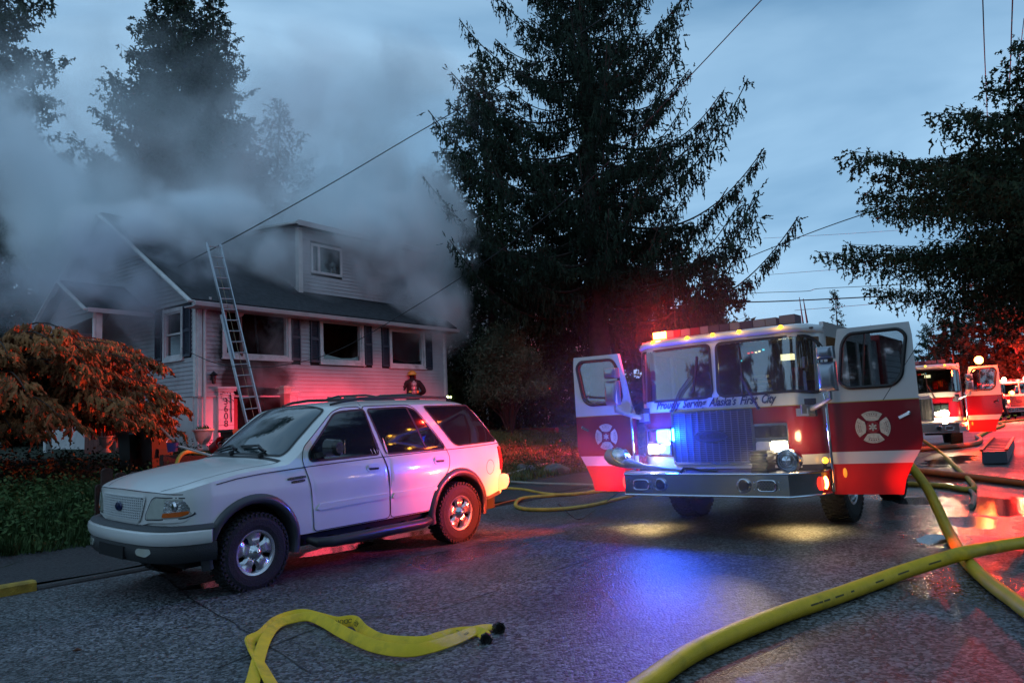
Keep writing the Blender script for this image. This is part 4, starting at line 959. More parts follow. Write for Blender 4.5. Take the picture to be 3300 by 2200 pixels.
# ---------------------------------------------------------------- the burnt house
HA = R(54.0)
HO = atdepth(635, 1275, 19.6)
HR = np.array(Matrix.Rotation(HA, 3, 'Z'))      # local x along the long wall (up the street), y to the gable's far side, -y faces the street
house = thing('house', 'grey clapboard house with blown-out front windows and smoke pouring from its roof', 'house', HO, HR)
M_SIDE = mat('vinyl_siding', (0.40, 0.40, 0.42), .62, noise=.08, nscale=2.2, dirt=(0.17, 0.15, 0.15), dscale=.9, bump=.1, bscale=30)
M_ROOF = mat('asphalt_shingle', (0.030, 0.034, 0.040), .85, noise=.4, nscale=7, bump=.9, bscale=22)
M_FOUND = mat('painted_foundation', (0.62, 0.60, 0.60), .7, noise=.08, nscale=1.5, dirt=(0.30, 0.27, 0.27), dscale=1.2)
M_CHAR = mat('charred', (0.012, 0.011, 0.012), .95, noise=.5, nscale=6, bump=1.0, bscale=12)
M_SHUT = mat('shutter_navy', (0.030, 0.040, 0.065), .5)
M_GUT = mat('gutter_white', (0.50, 0.47, 0.48), .45, noise=.15, nscale=2, dirt=(0.2, 0.12, 0.12), dscale=1.0)
def soot_mat():
    """siding blackened round the entry: a stain with its own outline"""
    m = bpy.data.materials.new('sooty_siding'); m.use_nodes = True
    N, Lk = m.node_tree.nodes, m.node_tree.links; b = N['Principled BSDF']; b.inputs['Roughness'].default_value = .7
    tcn = N.new('ShaderNodeNewGeometry'); tot = None
    for (u, z, au, az) in ((1.15, 1.35, .75, 1.0), (1.5, .45, 1.0, .75), (2.3, .55, .85, .45), (.95, .2, .35, .9), (2.1, 2.35, 1.9, .38), (7.9, 2.4, 1.1, .35), (1.75, 1.0, 1.3, .32)):
        c_ = HO + HR @ np.array((u, 0, z)); mp_ = N.new('ShaderNodeMapping'); mp_.vector_type = 'TEXTURE'
        mp_.inputs['Location'].default_value = tuple(c_); mp_.inputs['Rotation'].default_value = (0, 0, HA); mp_.inputs['Scale'].default_value = (au, 1.5, az)
        Lk.new(tcn.outputs['Position'], mp_.inputs['Vector']); ln = N.new('ShaderNodeVectorMath'); ln.operation = 'LENGTH'; Lk.new(mp_.outputs[0], ln.inputs[0])
        mr = N.new('ShaderNodeMapRange'); mr.inputs['From Min'].default_value = .35; mr.inputs['From Max'].default_value = 1.25; mr.inputs['To Min'].default_value = 1; mr.inputs['To Max'].default_value = 0; Lk.new(ln.outputs['Value'], mr.inputs['Value'])
        if tot is None: tot = mr.outputs['Result']
        else:
            q = N.new('ShaderNodeMath'); q.operation = 'MAXIMUM'; Lk.new(tot, q.inputs[0]); Lk.new(mr.outputs['Result'], q.inputs[1]); tot = q.outputs[0]
    n = N.new('ShaderNodeTexNoise'); n.inputs['Scale'].default_value = 2.2; n.inputs['Detail'].default_value = 7; n.inputs['Roughness'].default_value = .65; Lk.new(tcn.outputs['Position'], n.inputs['Vector'])
    q = N.new('ShaderNodeMath'); q.operation = 'MULTIPLY_ADD'; Lk.new(n.outputs['Fac'], q.inputs[0]); q.inputs[1].default_value = 1.0; q.inputs[2].default_value = -.5
    q2 = N.new('ShaderNodeMath'); q2.operation = 'ADD'; q2.use_clamp = True; Lk.new(tot, q2.inputs[0]); Lk.new(q.outputs[0], q2.inputs[1])
    mr = N.new('ShaderNodeMapRange'); mr.inputs['From Min'].default_value = .18; mr.inputs['From Max'].default_value = .62; Lk.new(q2.outputs[0], mr.inputs['Value'])
    n2 = N.new('ShaderNodeTexNoise'); n2.inputs['Scale'].default_value = 1.2; n2.inputs['Detail'].default_value = 5; Lk.new(tcn.outputs['Position'], n2.inputs['Vector'])
    m2 = N.new('ShaderNodeMapRange'); m2.inputs['From Min'].default_value = .3; m2.inputs['From Max'].default_value = .7; m2.inputs['To Min'].default_value = .82; m2.inputs['To Max'].default_value = 1.1; Lk.new(n2.outputs['Fac'], m2.inputs['Value'])
    v = N.new('ShaderNodeVectorMath'); v.operation = 'SCALE'; v.inputs[0].default_value = (.42, .42, .44); Lk.new(m2.outputs['Result'], v.inputs['Scale'])
    mx = N.new('ShaderNodeMix'); mx.data_type = 'RGBA'; Lk.new(mr.outputs['Result'], mx.inputs['Factor']); Lk.new(v.outputs[0], mx.inputs['A']); mx.inputs['B'].default_value = (.016, .013, .014, 1)
    Lk.new(mx.outputs['Result'], b.inputs['Base Color']); return m
M_SOOT = soot_mat()
LEN, GW = 9.88, 9.2        # long wall, gable wall
ZE, ZR, YR = 2.68, 5.72, 4.6
SLOPE = (ZR - ZE) / (YR + .0)
def spans(x0, x1, holes, z0, z1):
    segs = [(x0, x1)]
    for a, b, c, d in holes:
        if min(z1, d) - max(z0, c) > .02:
            new = []
            for p, q in segs:
                if b <= p or a >= q: new.append((p, q)); continue
                if a > p: new.append((p, a))
                if b < q: new.append((b, q))
            segs = new
    return [s_ for s_ in segs if s_[1] - s_[0] > .03]
def planks(par, x0f, x1f, z0, z1, holes, place, m, pitch=.115, nm='siding_plank'):
    """one clapboard course after another; place(x, out, z) -> local point"""
    z = z0
    while z < z1 - .01:
        zt_ = min(z + pitch, z1)
        for a, b in spans(x0f(z + pitch / 2), x1f(z + pitch / 2), holes, z, zt_):
            v = []; mb = MB()
            for x in (a, b):
                v += [place(x, .012, z), place(x, .034, z), place(x, .030, z + .012), place(x, .012, zt_ + .004)]
            mb.add(v, [(0, 1, 5, 4), (1, 2, 6, 5), (2, 3, 7, 6), (0, 3, 2, 1), (4, 5, 6, 7), (0, 4, 7, 3)]); mb.obj(nm, m, par)
        z = zt_
def wallcore(par, x0, x1, z0, z1, holes, place, m, nm='wall'):
    xs_ = sorted(set([x0, x1] + [h for a in holes for h in a[:2]])); zs_ = sorted(set([z0, z1] + [h for a in holes for h in a[2:]])); mb = MB()
    for i in range(len(xs_) - 1):
        for j in range(len(zs_) - 1):
            cx, cz = (xs_[i] + xs_[i + 1]) / 2, (zs_[j] + zs_[j + 1]) / 2
            if any(a < cx < b and c < cz < d for a, b, c, d in holes) or not (x0 <= cx <= x1 and z0 <= cz <= z1): continue
            v = [place(x, o_, z) for o_ in (.012, -.14) for x, z in ((xs_[i], zs_[j]), (xs_[i + 1], zs_[j]), (xs_[i + 1], zs_[j + 1]), (xs_[i], zs_[j + 1]))]
            mb.add(v, [(0, 1, 2, 3), (7, 6, 5, 4), (0, 4, 5, 1), (1, 5, 6, 2), (2, 6, 7, 3), (3, 7, 4, 0)])
    return mb.obj(nm, m, par)
pL = lambda x, o_, z: (x, -o_, z)                      # long wall, outside = -y
pG = lambda y, o_, z: (-o_, y, z)                      # gable wall, outside = -x
# windows: (x0, x1, z0, z1) outer trim
WINS = [(.72, 2.98, 1.03, 2.50), (4.06, 5.87, .99, 2.43), (7.03, 8.80, .96, 2.36)]
ENTRY = (1.02, 2.84, -.9, .22)
holesL = [(a + .10, b - .10, c + .10, d - .10) for a, b, c, d in WINS]
wl_ = wallcore(house, 0.02, LEN, 0.0, ZE, holesL + [(ENTRY[0], ENTRY[1], 0, .22)], pL, M_CHAR)
planks(wl_, lambda z: .12, lambda z: LEN - .12, 0.0, ZE - .02, [(a, b, c, d) for a, b, c, d in WINS] + [(ENTRY[0], ENTRY[1], 0, .22)] + [(a, b, 1.0, 2.46) for a, b in ((2.99, 3.33), (3.68, 4.03), (5.90, 6.23), (6.67, 7.0), (8.84, 9.17))], pL, M_SOOT)
GWIN = (.62, 1.64, 1.02, 2.46)
gz = lambda y: ZE + .02 + (min(y, GW - y)) * SLOPE
wg_ = wallcore(house, .02, GW, 0.0, ZE, [(GWIN[0] + .1, GWIN[1] - .1, GWIN[2] + .1, GWIN[3] - .1)], pG, M_CHAR)
MB().prism([(.02, ZE), (GW / 2, ZR), (GW, ZE)], .0, .12, 'yz').obj('gable_wall', M_CHAR, house)
planks(wg_, lambda z: .12 if z < ZE else max(.12, (z - ZE) / SLOPE), lambda z: GW if z < ZE else GW - (z - ZE) / SLOPE, 0.0, ZR - .1, [GWIN, (1.67, 2.06, 1.05, 2.47), (.22, .60, 1.05, 2.48)], pG, M_SIDE)
# far walls, plain
MB().box((LEN - .0, 0, 0), (LEN + .12, GW, ZE)).obj('wall', M_SIDE, house)
MB().prism([(.0, ZE), (GW / 2, ZR), (GW, ZE)], LEN, LEN + .12, 'yz').obj('gable_wall', M_SIDE, house)
MB().box((0, GW - .12, 0), (LEN, GW, ZE)).obj('wall', M_SIDE, house)
MB().box((.15, .2, -.02), (LEN - .05, GW - .2, .02)).obj('floor', M_CHAR, house)
MB().box((.15, 2.6, .02), (LEN - .05, 2.7, ZE)).obj('inner_wall', M_CHAR, house)
MB().box((.15, .16, ZE - .03), (LEN - .05, GW - .2, ZE)).obj('ceiling', M_CHAR, house)
# foundation
fz0 = -1.9
fn = MB()
for a, b, z_ in ((0.02, ENTRY[0] - .02, -.01), (ENTRY[1] + .02, 4.33, -.01), (5.55, LEN, -.01), (4.33, 5.55, -.62)): MB().box((a, 0.0, fz0), (b, .2, z_)).obj('foundation', M_FOUND, house)
MB().box((0.0, .2, fz0), (.2, GW, -.01)).obj('foundation', M_FOUND, house); MB().box((LEN - .2, .2, fz0), (LEN, GW, -.01)).obj('foundation', M_FOUND, house)
for a, b in ((4.36, 4.90), (4.98, 5.52)):
    q = MB(); q.box((a, .02, -.60), (b, .06, -.03)); q.obj('basement_window', M_DGLASS, house)
MB().box((4.90, -.01, -.62), (4.98, .06, -.01)).obj('window_mullion', M_FOUND, house)
for x in np.arange(3.2, 9.7, .62):
    if 4.3 < x < 5.6: continue
    MB().box((x - .006, -.004, fz0), (x + .006, .002, -.02)).obj('panel_joint', mat('joint_grey', (.2, .19, .19), .8), house)
MB().box((0.0, -.05, -.035), (LEN, .01, .005)).obj('sill_trim', M_SIDE, house)
# corner boards, downspouts
for x in (0.0, LEN - .12):
    MB().box((x, -.045, -.02), (x + .12, .0, ZE)).obj('corner_board', M_WTRIM, house)
MB().box((-.045, 0, -.02), (.0, .12, ZE)).obj('corner_board', M_WTRIM, house)
ds = MB(); ds.tube([(.17, -.36, 2.60), (.17, -.34, 2.50), (.17, -.10, 2.32), (.17, -.085, 2.2), (.17, -.085, -1.5)], .038, 8); ds.obj('downspout', M_WTRIM, house)
# windows on the long wall
M_WFR = mat('window_frame_white', (0.60, 0.58, 0.58), .5, noise=.12, nscale=4, dirt=(0.12, 0.10, 0.10), dscale=2.5)
def frame_box(par, a, b, c, d, place, w=.10, o0=.012, o1=.055, nm='window', m=None):
    mb = MB()
    for x0, x1, z0, z1 in ((a, b, d - w, d), (a, b, c, c + w), (a, a + w, c + w, d - w), (b - w, b, c + w, d - w)):
        v = [place(x, o_, z) for o_ in (o0, o1) for x, z in ((x0, z0), (x1, z0), (x1, z1), (x0, z1))]
        mb.add(v, [(0, 1, 2, 3), (7, 6, 5, 4), (0, 4, 5, 1), (1, 5, 6, 2), (2, 6, 7, 3), (3, 7, 4, 0)])
    return mb.obj(nm, m or M_WFR, par)
for i, (a, b, c, d) in enumerate(WINS):
    w_ = frame_box(house, a, b, c, d, pL)
    frame_box(w_, a + .10, b - .10, c + .10, d - .10, pL, .05, -.10, .02, 'sash')
    MB().box((a - .03, -.085, c - .03), (b + .03, -.03, c + .005)).obj('sill', M_WFR, w_)
    if i == 0:
        MB().prism([(1.02, 2.40), (1.42, 2.46), (1.34, 2.24), (1.22, 2.16)], -.07, -.09).obj('hanging_board', mat('torn_board', (.42, .38, .36), .7), w_)
        MB().bar((1.30, -.05, 1.10), (1.26, -.06, 2.2), .07, .05).obj('mullion', mat('burnt_wood', (.16, .09, .08), .8), w_)
        MB().bar((1.9, .02, 1.13), (1.8, .06, 2.39), .05, .05).obj('mullion', M_CHAR, w_)
        for q in range(5): MB().prism([(1.45 + q * .25, 1.13), (1.55 + q * .25, 1.16 + .025 * ((q * 7) % 3 + 1)), (1.68 + q * .25, 1.13)], .0, .004).obj('glass_shard', M_CHAR, w_)
    if i > 0:
        MB().prism([(a + .16, c + .16), (a + .16, c + .5), (a + .24, c + .3), (a + .5, c + .26), (a + .9, c + .20), (b - .5, c + .22), (b - .16, c + .3), (b - .16, c + .16)], .03, .036).obj('broken_pane', M_DGLASS, w_)
def shutter(x0, x1, z0, z1, place):
    e = MB(); v = []
    for (a, b, c, d, o0, o1) in ((x0, x1, z1 - .07, z1, .03, .065), (x0, x1, z0, z0 + .07, .03, .065), (x0, x1, (z0 + z1) / 2 - .035, (z0 + z1) / 2 + .035, .03, .065), (x0, x0 + .045, z0, z1, .03, .067), (x1 - .045, x1, z0, z1, .03, .067), (x0, x1, z0, z1, .02, .032)):
        v = [place(x, o_, z) for o_ in (o0, o1) for x, z in ((a, c), (b, c), (b, d), (a, d))]
        e.add(v, [(0, 1, 2, 3), (7, 6, 5, 4), (0, 4, 5, 1), (1, 5, 6, 2), (2, 6, 7, 3), (3, 7, 4, 0)])
    s_ = e.obj('shutter', M_SHUT, house); l_ = MB()
    for zz in np.arange(z0 + .10, z1 - .09, .05):
        if abs(zz - (z0 + z1) / 2) < .05: continue
        l_.add([place(x0 + .045, .034, zz + .03), place(x1 - .045, .034, zz + .03), place(x1 - .045, .058, zz), place(x0 + .045, .058, zz)], [(0, 1, 2, 3)])
    o_ = l_.obj('louvre_panel', M_SHUT, s_); o_['kind'] = 'stuff'
for a, b, c, d in ((2.99, 3.32, 1.05, 2.45), (3.69, 4.03, 1.02, 2.44), (5.90, 6.22, 1.0, 2.38), (6.68, 7.0, .98, 2.36), (8.84, 9.16, .95, 2.28)): shutter(a, b, c, d, pL)
shutter(1.67, 2.04, 1.07, 2.46, pG); shutter(.23, .60, 1.07, 2.48, pG)
w_ = frame_box(house, *GWIN, pG)
frame_box(w_, GWIN[0] + .1, GWIN[1] - .1, GWIN[2] + .1, GWIN[3] - .1, pG, .05, -.06, .02, 'sash')
MB().box((-.02, GWIN[0] + .1, 1.72), (.03, GWIN[1] - .1, 1.77)).obj('sash', M_WFR, w_)
MB().box((.04, GWIN[0] + .12, GWIN[2] + .12), (.046, GWIN[1] - .12, GWIN[3] - .12)).obj('pane', M_DGLASS, w_)
MB().box((-.10, GWIN[0] - .03, GWIN[2] - .04), (-.03, GWIN[1] + .03, GWIN[2])).obj('sill', M_WFR, w_)
# main roof, rakes, gutter
rt_ = MB()
def slab(mb, pts, t=.10):
    p = [np.array(q, float) for q in pts]; nn = np.cross(p[1] - p[0], p[2] - p[0]); nn /= np.linalg.norm(nn)
    if nn[2] < 0: nn = -nn
    k = len(p); v = p + [q - nn * t for q in p]
    return mb.add(v, [tuple(range(k)), tuple(range(2 * k - 1, k - 1, -1))] + [(i, (i + 1) % k, (i + 1) % k + k, i + k) for i in range(k)])
ey = -.42; ez = ZE + ey * SLOPE + .10; rz = ZR + .10
slab(rt_, [(-.38, ey, ez), (LEN + .3, ey, ez), (LEN + .3, YR, rz), (-.38, YR, rz)]); slab(rt_, [(-.38, GW + .4, ez), (LEN + .3, GW + .4, ez), (LEN + .3, YR + .01, rz), (-.38, YR + .01, rz)])
roof = rt_.obj('roof', M_ROOF, house)
for sgn in (0, 1):
    y0, y1 = (ey, YR) if sgn == 0 else (GW + .42, YR + .02)
    MB().bar((-.40, y0, ez - .08), (-.40, y1, rz - .09), .05, .20, (1, 0, 0)).obj('rake_board', M_WTRIM, roof)
    q = MB().bar((-.40, y0, ez - .08), (-.40, y1, rz - .09), .20, .04, (1, 0, 0))
sf = MB(); sf.box((-.36, ey, ez - .20), (LEN + .28, 0.0, ez - .17)); sf.obj('soffit', M_GUT, house)
gt = MB(); P = [(ey - .02, ez - .20), (ey - .10, ez - .18), (ey - .13, ez - .08), (ey - .12, ez - .07), (ey - .10, ez - .075), (ey - .09, ez - .16), (ey - .03, ez - .17), (ey - .03, ez - .06), (ey - .0, ez - .06), (ey - .0, ez - .20)]
v = [(x, y, z) for x in (-.36, LEN + .3) for y, z in P]; k = len(P); gt.add(v, [(i, (i + 1) % k, (i + 1) % k + k, i + k) for i in range(k)] + [tuple(range(k)), tuple(range(2 * k - 1, k - 1, -1))]); gt.obj('gutter', M_GUT, roof)
# dormer: second storey box standing on the front slope
DX0, DX1, DY, DZ = 4.0, 9.86, .85, 5.50
rzat = lambda y: ez + (y - ey) * SLOPE
dm_ = bpy.data.objects.new('dormer', None); COL.objects.link(dm_); dm_.parent = house
pD = lambda x, o_, z: (x, DY - o_, z); zb = rzat(DY) - .0
DW = [(4.45, 5.75, 4.02, 5.0)]
wallcore(dm_, DX0, DX1, zb - .1, DZ, [(a + .08, b - .08, c + .08, d - .08) for a, b, c, d in DW], pD, M_CHAR)
planks(dm_, lambda z: DX0 + .13, lambda z: DX1 - .12, zb + .02, DZ, DW, pD, M_SIDE)
pS = lambda y, o_, z: (DX0 - o_, y, z)
planks(dm_, lambda z: DY + .13, lambda z: min(YR, (z - zb) / SLOPE + DY), zb + .10, DZ + .1, [], pS, M_SIDE)
MB().add([(DX0 + .01, DY, zb - .1), (DX0 + .01, DY, DZ), (DX0 + .01, YR + .3, DZ + .25), (DX0 + .01, YR, rzat(YR) - .1)], [(0, 1, 2, 3)]).obj('dormer_wall', M_CHAR, dm_)
MB().box((DX0 - .04, DY - .045, zb - .02), (DX0 + .12, DY + .12, DZ)).obj('corner_board', M_WTRIM, dm_)
MB().box((DX1 - .12, DY - .045, zb - .02), (DX1 + .04, DY + .12, DZ)).obj('corner_board', M_WTRIM, dm_)
for a, b, c, d in DW:
    w_ = frame_box(dm_, a, b, c, d, pD, .08); MB().box((4.74, DY - .05, c), (4.82, DY, d)).obj('mullion', M_WFR, w_); MB().box((a + .08, DY + .02, c + .08), (b - .08, DY + .03, d - .08)).obj('pane', M_DGLASS, w_)
dr = MB(); slab(dr, [(DX0 - .3, DY - .35, DZ + .02), (DX1 + .3, DY - .35, DZ + .02), (DX1 + .3, YR + .4, DZ + .45), (DX0 - .3, YR + .4, DZ + .45)], .12); dr.obj('dormer_roof', M_ROOF, dm_)
MB().bar((DX0 - .31, DY - .37, DZ - .04), (DX0 - .31, YR + .4, DZ + .38), .04, .20, (1, 0, 0)).obj('rake_board', M_WTRIM, dm_)
MB().box((DX0 - .3, DY - .40, DZ - .10), (DX1 + .3, DY - .35, DZ + .06)).obj('fascia', M_GUT, dm_)
# burnt entry: pilasters with caps, dark red door recess, lantern post
en = bpy.data.objects.new('entry', None); COL.objects.link(en); en.parent = house
for x0, x1, zt0 in ((.56, 1.02, .24), (2.80, 3.06, .14)):
    q = MB(); q.box((x0, -.10, fz0), (x1, -.002, zt0 - .12)); q.obj('pilaster', M_FOUND, en)
    q = MB(); q.box((x0 - .04, -.15, zt0 - .12), (x1 + .04, -.002, zt0 - .06)); q.box((x0 - .08, -.19, zt0 - .06), (x1 + .06, -.002, zt0)); q.box((x0 - .01, -.12, zt0 - .22), (x1 + .01, -.002, zt0 - .18)); q.obj('pilaster_cap', M_FOUND, en)
for z in (-.38, -.80, -1.2): MB().box((.56, -.104, z), (1.02, -.098, z + .012)).obj('panel_joint', MATS['joint_grey'], en)
MB().box((ENTRY[0] - .02, 1.1, fz0), (ENTRY[1] + .02, 1.2, .3)).obj('recess_wall', mat('scorched_red', (.12, .03, .03), .8, noise=.4, nscale=3), en)
for x in (ENTRY[0] - .02, ENTRY[1] + .02): MB().box((x - .01, .0, fz0), (x + .01, 1.1, .3)).obj('recess_wall', MATS['scorched_red'], en)
MB().box((1.75, 1.02, -1.5), (2.55, 1.08, .12)).obj('door', mat('door_dark_red', (.10, .015, .015), .6), en)
pst = MB(); pst.box((2.17, -.75, -1.75), (2.37, -.58, .02)); po = pst.obj('lantern_post', mat('post_brown', (.30, .10, .07), .7, noise=.2), en)
q = MB()
for hw_, z0, z1 in ((.15, .02, .06), (.12, .06, .17), (.19, .17, .20), (.10, .20, .24)): q.box((2.27 - hw_, -.665 - hw_, z0), (2.27 + hw_, -.665 + hw_, z1))
q.obj('post_lantern', mat('lantern_pale', (.6, .5, .4), .5), po)
cl_ = MB(); cl_.lathe([(.001, .36), (.06, .30), (.11, .26), (.10, .24), (.07, .22), (.05, .02), (.001, 0)], (.40, -.13, .30), (0, 0, 1), 8); cl_.box((.37, -.08, .42), (.43, -.0, .50)); cl_.obj('coach_lamp', M_BLACK, en)
# house number, hand-painted downwards on the pilaster
M_INKP = mat('painted_number', (.02, .015, .02), .6)
for k_, ch_ in enumerate('3608'):
    text('house_number', ch_, .26, M_INKP, en, frame((.78, -.108, -.16 - k_ * .20), (1, 0, 0), (0, 0, 1)), 0, .002)
MB().tube([(.90, -.115, .08), (.93, -.12, -.2), (.92, -.12, -.45), (.94, -.12, -.72)], .012, 5).obj('paint_run', M_INKP, en)
vn = MB()
for k_ in range(8):
    a = k_ * .8; vn.tube([(.75 + .1 * math.cos(a), -.12, .0 + .08 * math.sin(a)), (.75 + .16 * math.cos(a + .4), -.13, -.02 + .12 * math.sin(a + .3)), (.8 + .2 * math.cos(a + .7), -.12, -.05 + .15 * math.sin(a))], .007, 4)
vn.obj('scorched_vine', M_INKP, en)['kind'] = 'stuff'
# porch wing
pw = bpy.data.objects.new('porch', None); COL.objects.link(pw); pw.parent = house
PX, PYR = -1.5, 3.85
pr = MB(); slab(pr, [(PX - .3, 2.22, 2.46), (0.0, 2.22, 2.46), (0.0, PYR, 3.44), (PX - .3, PYR, 3.44)], .07); slab(pr, [(PX - .3, 5.75, 2.10), (0.0, 5.75, 2.10), (0.0, PYR + .01, 3.44), (PX - .3, PYR + .01, 3.44)], .07); pr.obj('porch_roof', M_ROOF, pw)
for y0, z0 in ((2.20, 2.40), (5.80, 2.02)): MB().bar((PX - .32, y0, z0), (PX - .32, PYR, 3.38), .04, .15, (1, 0, 0)).obj('rake_board', M_WTRIM, pw)
MB().prism([(2.35, 2.38), (PYR, 3.30), (5.5, 2.12), (5.5, 2.0), (2.35, 2.28)], PX, PX + .08, 'yz').obj('porch_gable', M_SIDE, pw)
for k_ in range(7):
    z = 2.42 + k_ * .115; a = 2.35 + (z - 2.38) / (1.06) * 1.7; b = 5.5 - (z - 2.12) / 1.35 * 1.7
    if b > a: MB().add([(PX - .004, a, z), (PX - .028, a, z), (PX - .004, a, z + .115), (PX - .004, b, z), (PX - .028, b, z), (PX - .004, b, z + .115)], [(0, 1, 4, 3), (1, 2, 5, 4), (0, 2, 1), (3, 4, 5)]).obj('siding_plank', M_SIDE, pw)
MB().box((PX - .3, 2.16, 2.34), (0, 2.24, 2.46)).obj('gutter', M_GUT, pw)
for y in (2.42, 5.35): MB().box((PX, y - .08, -1.6), (PX + .16, y + .08, 2.35)).obj('porch_post', M_WTRIM, pw)
MB().tube([(PX - .1, 2.22, 2.36), (PX - .06, 2.33, 2.2), (PX - .06, 2.33, .2)], .04, 8).obj('downspout', M_WTRIM, pw)
MB().box((PX + .16, 2.5, -.1), (0, 5.4, 0)).obj('porch_floor', M_CHAR, pw)
MB().box((PX, 5.43, 0), (0, 5.5, 2.2)).obj('porch_wall', M_SIDE, pw)
# red brick steps up to the porch (seen left of the foundation) and a railing
stp = thing('brick_steps', 'red-brown brick steps climbing to the porch beside the white foundation', 'steps', HO, HR)
M_BRK = mat('brick_red', (.16, .045, .035), .8, noise=.3, nscale=12, bump=.5)
for k_ in range(9):
    mb = MB(); x0 = -2.9
    mb.box((-1.62, .40 + k_ * .25, -1.7), (-.06, .40 + (k_ + 1) * .25 - .01, -1.42 + k_ * .165)); s_ = mb.obj('step', M_BRK, stp)
    for j in range(6): MB().box((-1.62 + j * .262, .395 + k_ * .25, -1.48 + k_ * .165), (-1.62 + j * .262 + .25, .405 + k_ * .25 + .12, -1.415 + k_ * .165)).obj('brick', M_BRK, s_)
rl = MB(); rl.bar((-1.68, .8, -.7), (-1.68, 2.9, .65), .05, .08)
for k_ in range(6): rl.bar((-1.68, .8 + k_ * .42, -1.6 + k_ * .27), (-1.68, .8 + k_ * .42, -.7 + k_ * .27), .04, .04)
tag(rl.obj('stair_railing', mat('rail_wood', (.22, .12, .08), .7)), 'sloping wooden handrail on the brick steps by the bins', 'railing').matrix_world = Matrix.Translation(HO.tolist()) @ Matrix(HR.tolist()).to_4x4()
# picket railing glowing red beyond the spruce shrub
# ---------------------------------------------------------------- ladder on the eave
def lp(px, py, p0, n): return onplane(px, py, p0, n)
nout = HR @ np.array((0, -1, 0)); lean = math.atan(.26)
lpn = nout * math.cos(lean) + np.array((0, 0, math.sin(lean))); lp0 = HO + HR @ np.array((1.0, ey - .17, ez - .02))
A1, B1 = lp(663, 783, lp0, lpn), lp(781, 1302, lp0, lpn); A2, B2 = lp(707, 788, lp0, lpn), lp(835, 1302, lp0, lpn)
d1 = (B1 - A1) / np.linalg.norm(B1 - A1)
zg = zxy(*(B1[:2])) ; L1 = (A1[2] - zg) / -d1[2]
wdt = np.linalg.norm(A2 - A1); sdv = np.cross(lpn, d1); sdv = sdv if (A2 - A1) @ sdv > 0 else -sdv; LWD = .42
ax_top = (A1 + A2) / 2; ax_dir = ((B1 + B2) / 2 - ax_top); ax_dir /= np.linalg.norm(ax_dir); sdv = np.cross(lpn, ax_dir); sdv = sdv if (A2 - A1) @ sdv > 0 else -sdv
LT = (ax_top[2] - zg) / -ax_dir[2]
ld = thing('extension_ladder', 'long aluminium extension ladder leaning on the eave beside the burnt entry', 'ladder', ax_top + ax_dir * LT, None)
ob = -(ax_top + ax_dir * LT)
def LV(t, s_, o_=0.0): return ax_top + ax_dir * t + sdv * s_ + lpn * o_ + ob
fly = LT * .56
for s_ in (-1, 1):
    MB().bar(LV(0, s_ * .20, .035), LV(fly, s_ * .20, .035), .028, .07, lpn).obj('fly_rail', M_ALU, ld)
    MB().bar(LV(fly * .62, s_ * .235, -.02), LV(LT, s_ * .235, -.02), .03, .08, lpn).obj('rail', M_ALU, ld)
    MB().bar(LV(LT - .02, s_ * .235 - .05, -.02), LV(LT - .02, s_ * .235 + .05, -.02), .1, .03, lpn).obj('foot', M_RUB, ld)
t = .10
while t < LT:
    up_ = t < fly; o_ = .035 if up_ else -.02; w_ = .20 if up_ else .235
    MB().tube([LV(t, -w_, o_), LV(t, w_, o_)], .017, 8).obj('rung', M_ALU, ld); t += .305
rp_ = MB(); rp_.tube([LV(.5, .05, -.06), LV(fly, .06, -.08), LV(LT - .5, .05, -.06)], .007, 5); rp_.obj('halyard_rope', mat('rope', (.35, .3, .2), .8), ld)
# ---------------------------------------------------------------- conifers
def foliage_mat(name, col, col2):
    m = bpy.data.materials.new(name); m.use_nodes = True
    N, Lk = m.node_tree.nodes, m.node_tree.links; b = N['Principled BSDF']; b.inputs['Roughness'].default_value = .75; b.inputs['Specular IOR Level'].default_value = .25
    g = N.new('ShaderNodeNewGeometry'); n = N.new('ShaderNodeTexNoise'); n.inputs['Scale'].default_value = 1.7; n.inputs['Detail'].default_value = 5; Lk.new(g.outputs['Position'], n.inputs['Vector'])
    r = N.new('ShaderNodeValToRGB'); r.color_ramp.elements[0].position = .35; r.color_ramp.elements[0].color = (*col, 1); r.color_ramp.elements[1].position = .65; r.color_ramp.elements[1].color = (*col2, 1)
    Lk.new(n.outputs['Fac'], r.inputs['Fac']); Lk.new(r.outputs['Color'], b.inputs['Base Color']); return m
M_NEED = foliage_mat('spruce_needles', (0.010, 0.022, 0.014), (0.030, 0.052, 0.028))
M_NEED2 = foliage_mat('hemlock_needles', (0.012, 0.026, 0.014), (0.040, 0.065, 0.030))
M_BARK = mat('bark', (0.045, 0.035, 0.030), .95, noise=.4, nscale=5, bump=1.0, bscale=14)
def tris_mesh(name, A, m, par):
    """A: (n,3,3) triangles"""
    A = np.ascontiguousarray(A, dtype=np.float32); n = len(A); me = bpy.data.meshes.new(name)
    me.vertices.add(n * 3); me.vertices.foreach_set('co', A.reshape(-1)); me.loops.add(n * 3); me.loops.foreach_set('vertex_index', np.arange(n * 3, dtype=np.int32))
    me.polygons.add(n); me.polygons.foreach_set('loop_start', np.arange(0, n * 3, 3, dtype=np.int32)); me.update(calc_edges=True); me.materials.append(m)
    o = bpy.data.objects.new(name, me); COL.objects.link(o); o.parent = par; return o
